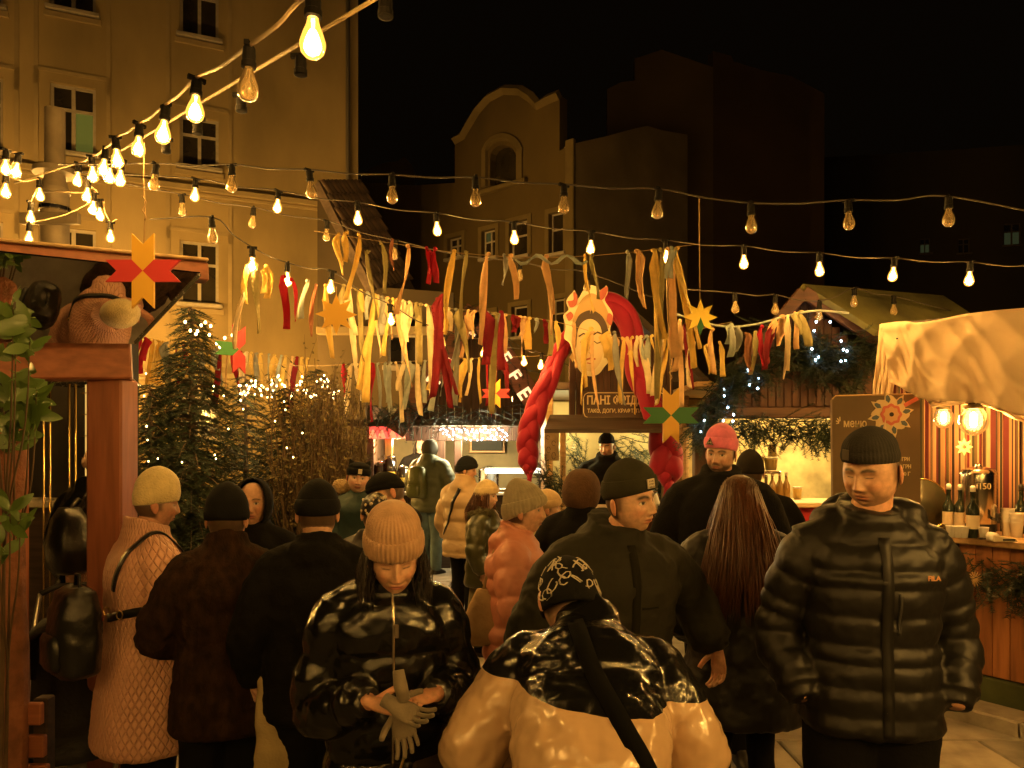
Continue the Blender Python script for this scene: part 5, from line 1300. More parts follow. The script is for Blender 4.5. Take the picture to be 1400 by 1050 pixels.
# stuffed red braids
braid_m = mat('red_jersey', (.34,.004,.035), .75, var=.12, vscale=5, bump=.3, bscale=200, bdist=.002, sheen=.3)
def braid(label, path, rads, d, turns, tail=True):
    root = empty('stuffed_braid', P(path[0][0], path[0][1], d)); tag(root, label, 'braid'); o0 = root.location.copy()
    pts = catmull([P(x, y, d if len(q) < 1 else q[0]) - o0 for x, y, *q in path], 26); n = len(pts)
    rad = np.interp(np.linspace(0, 1, n), np.linspace(0, 1, len(rads)), rads)/F*d
    for s_ in range(3):
        q = []; rr = []
        for i, p in enumerate(pts):
            f = i/(n-1); tg = (pts[min(i+1,n-1)]-pts[max(i-1,0)]).normalized(); sd = tg.cross(Vector((0,-1,0))).normalized(); ph = turns*2*math.pi*f**2.2 + s_*2*math.pi/3
            a = rad[i]*.50*(1-max(0, f-.93)*10); q.append(p + sd*a*math.sin(ph) + Vector((0,-1,0))*a*.75*math.sin(2*ph)*.6)
            rr.append(max(rad[i]*.70*(1+.08*math.cos(2*ph))*(1-max(0, f-.9)*6.5), .01))
        mb = MB(); mb.tube(q, rr, 14); mb.build('strand', braid_m, root, True)
    if tail:
        e = pts[-1]; r_ = rad[-1]; mb = MB(); mb.tube([e+Vector((0,0,.04)), e-Vector((0,0,.03)), e-Vector((.01,0,.09)), e-Vector((.0,0,.13))], [r_*.5, r_*.3, r_*.28, r_*.12], 10); mb.build('tail_tip', braid_m, root, True)
braid('thin stuffed red braid on the left side of the face emblem', [(812,428),(794,440),(777,460),(762,490),(746,528),(731,565),(722,595),(722,625),(724,650)], [9,10,10,11,13,14,14,13,12], 6.85, 2.0)
braid('fat stuffed red braid on the right side ending in a bulb', [(812,424),(832,416),(854,432),(866,468),(872,508),(886,541),(900,575),(908,606),(912,636),(913,664)], [13,15,15,15,15,15,16,19,22,18], 6.85, 1.6)
# things on the taco counter
for k, px in enumerate((885, 897)):
    c_ = empty('paper_cone', Vector((P(px,0,7.05).x, 7.05, zt))); tag(c_, 'white paper cone cup on the food kiosk counter', 'cup', 'cone cups on the food counter')
    mb = MB(); mb.lathe([(.05,0),(.02,.11),(.006,.14)], 12); mb.build('cone', white_cup, c_, True)
c_ = empty('metal_tray', Vector((P(918,0,7.05).x, 7.05, zt))); tag(c_, 'shallow metal tray under the fat braid', 'tray'); mb = MB(); mb.cbox(-.15,.15,-.1,.1,.0,.012); mb.build('tray_base', steel, c_)
for a in ((-.15,-.14,-.1,.1),(.14,.15,-.1,.1)): mb = MB(); mb.box(*a, .0125, .045); mb.build('tray_rim', steel, c_)
c_ = empty('grill_box', Vector((P(868,0,7.6).x, 7.6, zt-.02))); tag(c_, 'pale steel grill box behind the seller', 'grill'); mb = MB(); mb.cbox(-.22,.22,-.15,.15,0,.14,.01); mb.build('grill_body', steel, c_); mb = MB(); mb.cbox(-.20,.20,-.13,.13,.141,.16,.005); mb.build('grill_lid', steel, c_)

# ------------------------------------------------------------------ kiosk with fir-decked gable (right)
fk = empty('gable_kiosk', (P(1075,615,6.3).x, 6.3, 0)); tag(fk, 'timber kiosk with mossy gable roof, fir boughs and blue lights', 'kiosk'); fo_ = fk.location.copy()
def fq(px, py, d): return P(px, py, d) - fo_
def slab4(pts, t, name, mt, par):
    a, b, c_, d_ = pts; n = (b-a).cross(d_-a).normalized(); n = n if n.z > 0 else -n
    mb = MB(); mb.add([*pts, *[p-n*t for p in pts]], [(0,1,2,3),(7,6,5,4),(0,4,5,1),(1,5,6,2),(2,6,7,3),(3,7,4,0)]); return mb.build(name, mt, par)
moss_m = mat('mossy_roof_felt', (.11,.10,.03), .9, var=.5, vscale=2.5, bump=.6, bscale=30, bdist=.01)
slab4([fq(1098,388,6.1), fq(1290,404,6.6), fq(1345,440,6.2), fq(1200,452,5.75)], .05, 'roof', moss_m, fk)
bk = Vector((.5,1.4,0))
slab4([fq(1098,388,6.1), fq(1098,388,6.1)+bk, fq(940,578,6.1)+bk, fq(940,578,6.1)], .05, 'roof', moss_m, fk)
for a, b in ((fq(1098,394,6.08), fq(944,580,6.08)), (fq(1098,394,6.08), fq(1215,470,5.95))):
    mb = MB(); mb.bar(a+Vector((0,0,-.03)), b+Vector((0,0,-.03)), .05, .10); mb.build('barge_board', wood('red_barge2', (.07,.026,.014), .6, .3, 0), fk)
for k in range(24):
    x = 962 + k*11; top = (394 + (1098-x-5)*1.21) if x < 1098 else (394 + (x-1093)*1.0)
    if top > 548: continue
    kbox(fk, 'plank', brown_v2 if k % 3 else brown_v, x, x+10.4, top+8, 562, 6.22, 6.25, c=.004)
kbox(fk, 'lintel', brown_h, 945, 1215, 556, 572, 6.12, 6.2)
kbox(fk, 'post', brown_v, 950, 968, 572, 860, 6.2, 6.3); kbox(fk, 'post', brown_v, 1195, 1212, 572, 860, 6.2, 6.3)
zf = CH-(686-HOR)/F*6.2
FX0, FX1 = fq(955,0,6.2).x, fq(1215,0,6.2).x
mb = MB(); mb.cbox(FX0, FX1+.8, 1.35, 1.45, 0, 2.3, .01); mb.build('back_wall', mat('bright_back', (.55,.45,.24), .8, var=.35, vscale=5), fk)
mb = MB(); mb.cbox(FX0, FX1, -.25, .35, zf-.04, zf, .008); mb.build('counter_top', mat('pale_counter', (.6,.45,.25), .5), fk)
mb = MB(); mb.cbox(FX0, FX1, -.18, -.14, zf-.38, zf-.042, .008); mb.build('red_fascia', mat('red_fascia', (.42,.02,.03), .5, var=.15), fk)
for k in range(14):
    w_ = (FX1-FX0)/14; mb = MB(); mb.cbox(FX0+k*w_+.003, FX0+(k+1)*w_-.003, -.13, -.10, 0, zf-.4, .005); mb.build('plank', brown_v, fk)
mb = MB(); mb.cbox(FX0, FX1, .0, 1.35, 2.31, 2.36, .01); mb.build('ceiling', pale_wood, fk)
lamp('kiosk_light', fq(1075,603,7.0), 11, (1,.66,.20), .06, fk); lamp('kiosk_light', fq(1135,603,6.9), 8, (1,.66,.20), .06, fk)
kbox(fk, 'shelf', steel, 1028, 1068, 644, 648, 6.45, 6.7); kbox(fk, 'shelf_post', steel, 1046, 1050, 649, 690, 6.5, 6.53)
garland('dark fir garland under the gable kiosk lintel', [P(950,585,6.0), P(1010,582,5.98), P(1080,584,5.98), P(1140,586,5.98), P(1190,590,5.95)], n=420, L=.24, width=.2, seed=9, nl=.045)
garland('fir boughs on the right of the gable planks', [P(1075,470,6.05), P(1110,485,6.05), P(1150,500,6.0), P(1185,480,5.95)], n=330, L=.3, width=.34, seed=10, nl=.055, down=.2)
garland('fir boughs climbing the left gable edge', [P(960,580,6.0), P(985,540,6.0), P(1015,515,6.0), P(1045,500,6.0)], n=240, L=.26, width=.22, seed=12, nl=.055, down=.2)
cool = (.55,.82,1.0)
fairy('cold blue fairy lights pinned on the gable firs', [P(x, y, 5.9) for x, y in ((1120,425),(1119,432),(1116,440),(1113,452),(1109,467),(1110,477),(1119,488),(1115,492),(1150,466),(1153,478),(1158,480),(1150,494),(1156,493),(1023,506),(1037,518),(1025,526),(1036,531),(990,532),(990,541),(995,557),(1003,567),(989,575),(1002,576),(985,583),(963,575),(950,576),(1135,440),(958,590))], cool, 9, .0085, wire=False)
# cups and candles
for k, (px, y1, n_) in enumerate(((1038,643,1), (1054,643,1), (1056,625,1), (1090,686,1))):
    r_ = empty('paper_cup', P(px, y1, 6.55)); tag(r_, ['yellow paper cup at the left end of the shelf', 'large paper cup in the middle of the shelf', 'paper cup stacked upside down on the large cup', 'paper cup standing on the gable kiosk counter'][k], 'cup')
    w_ = (7,9,6.5,6)[k]/F*6.55; h = (19,17,17,20)[k]/F*6.55
    mb = MB(); mb.lathe([(w_*.8,0),(w_,h*.97),(w_*1.05,h),(w_*.9,h*.95),(w_*.7,h*.1)] if k != 2 else [(w_,0),(w_*.75,h)], 14); mb.build('cup', mat('yellow_paper', (.75,.6,.25), .6), r_, True)
    mb = MB(); mb.lathe([(w_*1.02,h*.90),(w_*1.09,h*.93),(w_*1.09,h*1.0),(w_*.9,h*1.02)], 14) if k != 2 else mb.lathe([(w_*1.05,0),(w_*1.05,h*.08)], 14); mb.build('rim', white_cup, r_, True)
for k, px in enumerate((1056, 1066, 1075)):
    r_ = empty('glass_bottle', Vector((P(px,0,6.5).x, 6.5, zf))); tag(r_, 'small syrup bottle on the gable kiosk counter', 'bottle', 'syrup bottles on the gable counter')
    mb = MB(); mb.lathe([(.03,0),(.033,.01),(.033,.12),(.012,.17),(.012,.21)], 12); mb.build('bottle_body', mat('amber_glass', (.35,.22,.06), .12, spec=.7), r_, True); mb = MB(); mb.lathe([(.014,.205),(.014,.235)], 10); mb.build('cap', white_cup, r_, True)
cj = empty('candy_jar', Vector((P(1085,0,5.9).x, 5.9, CH-(735-HOR)/F*5.9))); tag(cj, 'jar of striped candy canes and red sweets before the red fascia', 'jar')
cz = cj.location.z
mb = MB(); mb.lathe([(.055,0),(.06,.02),(.06,.12)], 16, cap=False); mb.build('jar', glass('jar_glass'), cj, True)
for k in range(7):
    mb = MB(); a = k*.9; mb.tube([(.03*math.cos(a),.03*math.sin(a),.01),(.035*math.cos(a),.035*math.sin(a),.17),(.05*math.cos(a+.3),.05*math.sin(a+.3),.2)], .009, 6); mb.build('candy_stick', [mat('candy_red', (.6,.04,.04), .4), mat('candy_white', (.75,.65,.55), .4)][k % 2], cj, True)
st = empty('display_stool', Vector((cj.location.x, 5.9, 0))); tag(st, 'narrow wooden stand carrying the candy jar', 'stand')
mb = MB(); mb.cbox(-.10,.10,-.10,.10,cz-.03,cz-.001,.005); mb.build('stand_top', pale_wood, st)
for x in (-.08,.08):
    for y in (-.08,.08): mb = MB(); mb.cbox(x-.014,x+.014,y-.014,y+.014,0,cz-.031,.003); mb.build('leg', pale_wood, st)

# ------------------------------------------------------------------ bar with the canvas canopy (near right)
bar = empty('drinks_bar', (3.05, 5.17, 0)); tag(bar, 'plank-fronted drinks bar with fir garland and striped backdrop', 'bar')
BD = Vector((.56,-.83,0)); BN = Vector((-.83,-.56,0))      # along the front, out of the front
bm4 = Matrix(((BD.x,-BN.x,0,0),(BD.y,-BN.y,0,0),(0,0,1,0),(0,0,0,1)))   # x along, y inwards
def bb(name, mt, x0, x1, y0, y1, z0, z1, c=.006):
    mb = MB(); mb.cbox(x0, x1, y0, y1, z0, z1, c, bm4); return mb.build(name, mt, bar)
bb('counter_top', pale_wood, -1.0, 2.2, -.10, .62, 1.145, 1.195, .008)
front_w = [wood('bar_plank_a', (.34,.13,.045), .55, .3, 2), wood('bar_plank_b', (.27,.10,.035), .55, .3, 2)]
for k in range(30):
    if k in (8, 9) : continue
    bb('plank', front_w[k % 2], -1.0+k*.105+.002, -1.0+(k+1)*.105-.002, .0, .025, .27, 1.143, .004)
bb('front_backing', dark_wood, -1.0, 2.15, .03, .06, .02, 1.14)
bb('plinth', mat('green_plinth', (.055,.065,.02), .8, var=.4, vscale=5, bump=.4, bscale=30), -1.05, 2.2, -.04, .025, .0, .262, .006)
kr = empty('kerb', (3.05,5.17,0)); tag(kr, kind='structure')
for k in range(6):
    mb = MB(); mb.cbox(-1.3+k*.62, -1.3+k*.62+.61, -.36, -.10, 0, .13, .012, bm4); mb.build('kerb_stone', slab_m[k % 3], kr)
gw = bar.location
def bw_(x, y, z): return gw + bm4 @ Vector((x, y, z))
garland('lit fir garland along the bar edge', [bw_(-.9,-.08,1.08), bw_(-.2,-.12,1.01), bw_(.4,-.12,.98), bw_(1.0,-.1,1.01), bw_(1.9,-.1,1.06)], n=330, L=.24, width=.22, seed=15, nl=.05)
for k, (x, z) in enumerate(((.25,.94),(.62,.98))):
    r_ = empty('straw_star', bw_(x,-.22,z)); tag(r_, 'small straw star pinned in the bar garland', 'ornament', 'straw stars on the bar garland'); 
    for j in range(8):
        a = j*math.pi/8; mb = MB(); mb.bar(Vector((-.05*math.cos(a),-.004*j/8,-.05*math.sin(a))), Vector((.05*math.cos(a),-.004*j/8,.05*math.sin(a))), .004, .006); mb.build('straw', mat('straw', (.65,.42,.2), .6), r_)
# striped woven backdrop
STR = ['#']
stripe_m = bpy.data.materials.new('striped_weave'); stripe_m.use_nodes = True
nt = stripe_m.node_tree; pr = nt.nodes['Principled BSDF']; pr.inputs['Roughness'].default_value = .9
tc = nt.nodes.new('ShaderNodeTexCoord'); sx = nt.nodes.new('ShaderNodeSeparateXYZ'); nt.links.new(tc.outputs['UV'], sx.inputs[0])
ml = nt.nodes.new('ShaderNodeMath'); ml.operation = 'FRACT'; mm = nt.nodes.new('ShaderNodeMath'); mm.operation = 'MULTIPLY'; mm.inputs[1].default_value = 7.0
nt.links.new(sx.outputs[0], mm.inputs[0]); nt.links.new(mm.outputs[0], ml.inputs[0])
cr = nt.nodes.new('ShaderNodeValToRGB'); cr.color_ramp.interpolation = 'CONSTANT'; nt.links.new(ml.outputs[0], cr.inputs[0])
cols = [(.75,.55,.30),(.16,.02,.02),(.05,.03,.02),(.70,.50,.24),(.30,.03,.03),(.75,.55,.28),(.06,.07,.03),(.20,.16,.05),(.75,.55,.3),(.16,.015,.02),(.6,.36,.16),(.04,.02,.02),(.7,.5,.26),(.10,.02,.02),(.14,.13,.05),(.75,.56,.32)]
while len(cr.color_ramp.elements) < len(cols): cr.color_ramp.elements.new(.5)
pos = np.cumsum([0]+[RNG.uniform(.4,1.4) for _ in cols]); pos = pos/pos[-1]
for e, c_, q in zip(cr.color_ramp.elements, cols, pos): e.position = q
for e, c_ in zip(cr.color_ramp.elements, cols): e.color = (c_[0]*.42, c_[1]*.34, c_[2]*.36, 1)
nt.links.new(cr.outputs[0], pr.inputs['Base Color'])
me = bpy.data.meshes.new('cloth'); nx, nz_ = 140, 14; vs = []; fs = []
c0 = P(1213,540,6.1); c1 = P(1480,540,4.9); 
for j in range(nz_+1):
    for i in range(nx+1):
        u = i/nx; p = c0.lerp(c1, u); zt_ = 2.35; z = .75 + (zt_-.75)*j/nz_; p = Vector((p.x, p.y + .022*math.sin(u*70) + .012*math.sin(u*163+1), z)); vs.append(p)
for j in range(nz_):
    for i in range(nx): fs.append((j*(nx+1)+i, j*(nx+1)+i+1, (j+1)*(nx+1)+i+1, (j+1)*(nx+1)+i))
me.from_pydata(vs, [], fs); uv = me.uv_layers.new(name='UVMap')
for lp in me.loops: v = lp.vertex_index; uv.data[lp.index].uv = ((v % (nx+1))/nx, (v//(nx+1))/nz_)
o = link('striped_backdrop', me, None, stripe_m, True); tag(o, 'striped woven wool cloth hung behind the bar', 'cloth')
# canvas canopy
cv = mat('canvas_tarp', (.68,.50,.33), .75, var=.15, vscale=2, bump=.3, bscale=120, bdist=.002)
def canopy(name, top, bot, d0, d1, par, nx=70, ny=30, fold=.05, seed=0):
    tp = [Vector((x, y, 0)) for x, y in top]; bt = [Vector((x, y, 0)) for x, y in bot]
    def samp(q, u):
        L = len(q)-1; k = min(int(u*L), L-1); return q[k].lerp(q[k+1], u*L-k)
    tp = catmull(tp, 6); bt = catmull(bt, 6); vs = []; fs = []
    for j in range(ny+1):
        for i in range(nx+1):
            u, v = i/nx, j/ny; a = samp(tp, u).lerp(samp(bt, u), v); d = d0 + (d1-d0)*u
            q1 = u*3.4 + v*1.1 + .5*noise.noise(Vector((u*2.5, v*1.2, seed))); q2 = u*7.3 - v*1.9 + .6*noise.noise(Vector((u*4, v*2, seed+5))); q3 = u*2.2 + v*3.1 + .7*noise.noise(Vector((u*3, v*2, seed+9)))
            rdg = lambda q: (1-abs(2*(q-math.floor(q))-1))**2.2
            fd = 1.5*rdg(q1)*(.3+v) + .8*rdg(q2) + .7*rdg(q3)*(1-v*.5) + .25*noise.noise(Vector((u*22, v*9, 2)))
            vs.append(P(a.x, a.y, d - .12*math.sin(v*math.pi*.55) - fold*2.2*fd*(.25+.75*v)) - par.location)
    for j in range(ny):
        for i in range(nx): fs.append((j*(nx+1)+i, j*(nx+1)+i+1, (j+1)*(nx+1)+i+1, (j+1)*(nx+1)+i))
    me = bpy.data.meshes.new(name); me.from_pydata(vs, [], fs); me.update()
    o = link(name, me, par, cv, True); sd_ = o.modifiers.new('s', 'SOLIDIFY'); sd_.thickness = .006; return o
ca = empty('canvas_canopy', P(1300,500,4.9)); tag(ca, 'rumpled beige canvas canopy draped over the bar', 'canopy')
canopy('front_drape', [(1205,443),(1235,440),(1265,441),(1320,430),(1370,424),(1480,416)], [(1216,522),(1240,534),(1262,545),(1310,549),(1350,553),(1400,568),(1480,585)], 4.95, 4.4, ca, seed=2, fold=.021)
canopy('side_flap', [(1203,444),(1212,443),(1222,442),(1238,441)], [(1184,620),(1192,622),(1204,610),(1222,530)], 5.05, 4.97, ca, nx=24, seed=7, fold=.015)
canopy('inner_valance', [(1260,540),(1330,545),(1400,560),(1480,575)], [(1275,556),(1345,554),(1400,578),(1480,600)], 5.35, 4.75, ca, nx=40, ny=14, seed=11, fold=.05)
mb = MB(); 
mb.tube([P(1205,447,5.1)-ca.location, P(1480,420,4.5)-ca.location], .02, 8); mb.build('canopy_rail', dark_wood, ca)
mb = MB(); mb.tube([P(1212,447,5.15)-ca.location, Vector((P(1212,447,5.15).x-ca.location.x, 5.15-ca.location.y, -ca.location.z))], .02, 8); mb.build('canopy_pole', dark_wood, ca)
for k, (x, y) in enumerate(((1226,463),(1234,464),(1230,498))):
    mb = MB(); mb.lathe([(.002,0),(.006,.002),(.006,.004),(.003,.005)], 10, frame(P(x,y,4.80)-ca.location, (1,0,0), (0,0,1))); mb.build('eyelet', black_pl, ca)
# pendant lamps
PGL = glass('globe_glass', (1,.92,.75), emit=(1,.42,.07), estr=.16)
for k, (px, py, d, r_) in enumerate(((1290,573,5.35,.068),(1331,577,5.0,.09))):
    r0 = empty('pendant_lamp', P(px,py,d)); tag(r0, ['smaller glowing globe pendant with black cap by the menu board', 'larger glowing globe pendant with black cap above the urn'][k], 'lamp')
    mb = MB(); mb.lathe([(r_*.62,r_*1.0),(r_*.92,r_*.55),(r_,0),(r_*.86,-r_*.5),(r_*.5,-r_*.88),(.004,-r_*1.02)], 24, cap=False); mb.build('globe', PGL, r0, True)
    mb = MB(); mb.lathe([(.012,r_*2.2),(.03,r_*2.0),(r_*.55,r_*1.35),(r_*.70,r_*1.02),(r_*.66,r_*.98)], 20); mb.build('cap', mat('lamp_cap', (.06,.05,.02), .5), r0, True)
    mb = MB(); mb.lathe([(.006,r_*.75),(r_*.22,r_*.6),(r_*.24,-r_*.2),(r_*.14,-r_*.4)], 12); mb.build('filament', emis('pendant_glow', (1,.64,.2), 20), r0, True)
    mb = MB(); mb.tube([(0,0,r_*2.1),(0,0,.36)], .005, 6); mb.build('cord', black_pl, r0)
    lamp('pendant_light', (0,0,0), (10,17)[k], (1,.50,.13), r_*.8, r0)
# menu board
mn_ = empty('menu_board', P(1195,690,4.85)); tag(mn_, 'brown menu board with sun emblem and cream hand lettering', 'sign'); mo = mn_.location.copy()
mbm = mat('menu_brown', (.15,.095,.045), .65, var=.12, vscale=4)
def mpt(x, y, z=0.0): p = P(x, y, 4.85); return Vector((p.x-mo.x, -z, p.z-mo.z))
q = [(1135,548),(1139,543),(1250,540),(1254,541),(1257,860),(1138,860)]
mb = MB(); mb.prism([(mpt(*p).x, mpt(*p).z) for p in q], .03, frame((0,0,0),(1,0,0),(0,0,1))); mb.build('board', mbm, mn_)
for x in (1141, 1250): mb = MB(); mb.cbox(mpt(x,0).x-.015, mpt(x,0).x+.015, .002, .03, -mo.z, mpt(0,861).z, .003); mb.build('stand_leg', dark_wood, mn_)
mb = MB(); mb.tube([mpt(1136,546,.026), mpt(1140,541.5,.026), mpt(1252,539,.026)], .005, 5); mb.build('edge_strip', pale_wood, mn_)
def mtext(s_, px, py, h, wpx, bold=.001):
    p = mpt(px, py, .031); text('lettering', s_, h/F*4.85*1.38, frame(p, (1,0,0), (0,0,1)), cream, mn_, .0015, bold, fit=wpx/F*4.85)
mtext('меню', 1150, 584, 11, 31, .0009); mtext('теплої', 1198, 601, 4.5, 18); mtext('вишні', 1204, 607, 4.5, 16)
for s_, y in (('85 ГРН', 630), ('100 ГРН', 640), ('180/190 Г', 650)): mtext(s_, 1222 if y < 640 else (1220 if y == 640 else 1214), y, 5, 18 if y < 640 else (21 if y == 640 else 26), .001)
mb = MB()
for k in range(4):
    a = R(200-k*32); mb.tube([mpt(1146+2*math.cos(a), 578-2*math.sin(a), .032), mpt(1147+7*math.cos(a), 577-7*math.sin(a), .032)], .004, 5)
mb.build('hand_drawn_curl', cream, mn_)
sunc = mpt(1214, 567, .031)
def disc(r, z, mt, name, n=24, wob=0.0, nw=8):
    pts = [((r*(1+wob*math.cos(nw*t)))*math.cos(t)/F*4.85, (r*(1+wob*math.cos(nw*t)))*math.sin(t)/F*4.85) for t in [2*math.pi*k/n for k in range(n)]]
    mb = MB(); mb.prism(pts, .003, frame(sunc+Vector((0,-z,0)), (1,0,0), (0,0,1))); return mb.build(name, mt, mn_)
disc(24, .0, cream, 'sun_disc', 48, .10); bl = mat('emblem_blue', (.10,.13,.17), .6); rs_ = mat('emblem_rose', (.62,.16,.12), .6)
for k in range(8):
    a = k*math.pi/4+.2; u = Vector((math.cos(a),0,math.sin(a))); v = Vector((-math.sin(a),0,math.cos(a))); s_ = 1/F*4.85
    pts = [(15,-1),(20,4.5),(25,3.5),(32,0),(25,-3.5),(20,-4.5)]
    mb = MB(); mb.prism([(x*s_, y*s_) for x, y in pts], .003, frame(sunc+Vector((0,-.004,0)), u, v)); mb.build('sun_ray', cream, mn_)
    pts = [(16,0),(20,3.2),(25,2.2),(27,0),(25,-2.2),(20,-3.2)]
    mb = MB(); mb.prism([(x*s_, y*s_) for x, y in pts], .003, frame(sunc+Vector((0,-.0075,0)), u, v)); mb.build('painted_leaf', bl, mn_)
disc(14, .008, rs_, 'sun_ring', 32, .08); disc(10, .0115, mat('emblem_peach', (.68,.40,.2), .6), 'sun_heart', 32, .1); disc(3, .015, inkm, 'sun_eye', 12)
mb = MB(); mb.bar(mpt(1232,555,.04), mpt(1250,545,.04), .004, .026, up=(.4,0,1)); mb.build('ribbon_tail', rs_, mn_)
# drinks urn and the things on the bar
ub = bw_(.05,.38,1.196); ub = Vector((P(1338,0,5.15).x, 5.15, 1.196))
ur = empty('drinks_urn', ub); tag(ur, 'polished steel hot drinks urn with chalked 150 on its side', 'urn')
h = (735-640)/F*5.15; q = .112
mb = MB(); mb.lathe([(q*.9,0),(q*.92,h*.16)], 28); mb.build('base', black_pl, ur, True)
mb = MB(); mb.lathe([(q*.95,h*.162),(q,h*.18),(q,h*.84),(q*.99,h*.86)], 32); smooth_by_angle(mb.build('body', mat('urn_steel', (.62,.55,.45), .16, 1.0), ur))
mb = MB(); mb.lathe([(q*1.03,h*.861),(q*1.03,h*.885),(q*.9,h*.93),(q*.4,h*.97),(q*.2,h*.975),(q*.18,h*1.01),(.004,h*1.02)], 28); smooth_by_angle(mb.build('lid', mat('urn_steel', (.62,.55,.45), .16, 1.0), ur))
text('chalk_number', '150', .06, frame((-.075,-q-.004,h*.66), (1,0,0), (0,0,1)), cream, ur, .001, fit=.075)
mb = MB(); mb.tube([(.03,-q,h*.24),(.03,-q-.05,h*.24),(.03,-q-.055,h*.19)], .011, 8); mb.build('tap', black_pl, ur, True); mb = MB(); mb.cbox(.02,.04,-q-.062,-q-.03,h*.25,h*.33,.004); mb.build('tap_lever', black_pl, ur)
wine = mat('bottle_green', (.012,.018,.010), .08, spec=.8); wlab = mat('bottle_label', (.6,.5,.36), .7)
for k, (px, py, d) in enumerate(((1297,740,5.25),(1313,741,5.18),(1330,742,4.95),(1396,722,5.2))):
    r_ = empty('wine_bottle', Vector((P(px,0,d).x, d, 1.196))); tag(r_, ['dark bottle with pourer nearest the menu board', 'second dark bottle with pourer on the bar', 'dark bottle with pourer in front of the urn', 'brown label wine bottle beside the paper cups'][k], 'bottle')
    mb = MB(); mb.lathe([(.036,0),(.039,.008),(.039,.185),(.034,.205),(.015,.235),(.0135,.29),(.0155,.295),(.0155,.305)], 18); smooth_by_angle(mb.build('glass', wine, r_), 50)
    mb = MB(); mb.lathe([(.0396,.06),(.0396,.15)], 18, cap=False); mb.build('label_wrap', wlab, r_, True)
    mb = MB(); mb.lathe([(.0165,.306),(.0165,.335),(.010,.345)], 12); mb.build('stopper', white_cup if k < 3 else black_pl, r_, True)
for k, (px, d) in enumerate(((1378,5.05),(1390,4.98))):
    r_ = empty('cup_stack', Vector((P(px,0,d).x, d, 1.196))); tag(r_, ['taller stack of white paper cups by the wine bottle', 'shorter stack of white paper cups on the bar'][k], 'cups')
    for j in range(4-k):
        mb = MB(); z = j*.028; mb.lathe([(.030,z),(.041,z+.10),(.043,z+.103),(.038,z+.098)], 16); mb.build('cup', white_cup, r_, True)
for k, (px, d, w_, h_) in enumerate(((1301,5.6,.07,.16),(1364,5.45,.05,.22))):
    r_ = empty('dark_crate', Vector((P(px,0,d).x, d, 1.196))); tag(r_, ['low black crate behind the pourer bottles', 'tall dark tin behind the urn tap'][k], 'crate')
    mb = MB(); mb.cbox(-w_,w_,-.06,.06,0,h_,.006); mb.build('crate_body', dark_wood, r_); mb = MB(); mb.cbox(-w_-.006,w_+.006,-.066,.066,h_+.001,h_+.014,.003); mb.build('crate_rim', black_pl, r_)
for k in range(6):
    r_ = empty('bar_glass', Vector((P(1300+k*9,0,4.98-.02*k).x, 4.98-.02*k, 1.196))); tag(r_, 'small paper cup set out along the bar edge', 'cup', 'paper cups along the bar edge')
    if k in (3, 4): bpy.data.objects.remove(r_); continue
    mb = MB(); mb.lathe([(.022,0),(.030,.075),(.032,.077),(.027,.07),(.020,.006)], 14); mb.build('cup', white_cup, r_, True)
r_ = empty('card_terminal', Vector((P(1372,0,4.75).x, 4.75, 1.196))); tag(r_, 'beige card payment terminal lying on the bar top', 'terminal')
mb = MB(); mb.add([(-.09,-.04,0),(.07,-.04,0),(.07,.04,0),(-.09,.04,0),(-.085,-.036,.045),(.065,-.036,.02),(.065,.036,.02),(-.085,.036,.045)], [(3,2,1,0),(4,5,6,7),(0,1,5,4),(1,2,6,5),(2,3,7,6),(3,0,4,7)]); o = mb.build('terminal_body', mat('beige_plastic', (.6,.5,.36), .5), r_); bv = o.modifiers.new('b','BEVEL'); bv.width = .008; bv.segments = 3
mb = MB(); mb.lathe([(.028,-.03),(.028,.03)], 14, Matrix.Translation((-.07,0,.03)) @ Matrix.Rotation(R(90),4,'X')); mb.build('paper_roll', white_cup, r_, True)
mb = MB(); mb.cbox(-.03,.05,-.041,-.0385,.008,.02,.001); mb.build('keypad_strip', black_pl, r_)
r_ = empty('car_keys', Vector((P(1345,0,4.85).x, 4.85, 1.197))); tag(r_, 'small dark bunch of keys beside the terminal', 'keys'); mb = MB(); mb.cbox(-.03,.02,-.012,.012,0,.012,.003); mb.build('fob', black_pl, r_); mb = MB(); mb.tube([(.02+.014*math.cos(t),.014*math.sin(t),.005) for t in np.linspace(0,6.28,12)], .002, 5); mb.build('ring', steel, r_)
r_ = empty('speaker_box', P(1382,690,5.5)); tag(r_, 'dark box speaker hanging on the striped backdrop', 'box'); mb = MB(); mb.cbox(-.06,.06,-.05,.05,.08,.26,.006); mb.build('cabinet', black_pl, r_); mb = MB(); mb.cbox(-.055,.055,-.056,-.051,.085,.255,.003); mb.build('grille', mat('grille', (.03,.028,.025), .8, bump=.6, bscale=200), r_)
r_ = empty('tablet_frame', Vector((P(1378,600,5.5).x, 5.5, P(0,640,5.5).z))); tag(r_, 'grey framed panel above the speaker on the backdrop', 'panel'); mb = MB(); mb.cbox(-.055,.065,-.01,.01,.02,.29,.006); mb.build('panel_face', mat('grey_panel', (.12,.09,.06), .6), r_); mb = MB(); mb.box(-.06,.07,.011,.02,.015,.295); mb.build('panel_back', black_pl, r_)
ss = empty('wooden_star', P(1318,611,5.25)); tag(ss, 'small wooden snowflake star hanging under the larger pendant', 'ornament')
for k in range(8):
    a = k*math.pi/4; u = Vector((math.cos(a),0,math.sin(a))); v = Vector((-math.sin(a),0,math.cos(a))); mb = MB(); mb.prism([(.012,0),(.03,.014),(.062,0),(.03,-.014)], .005, frame((0,0,0), u, v)); mb.build('star_point', mat('ply', (.7,.5,.28), .6), ss)
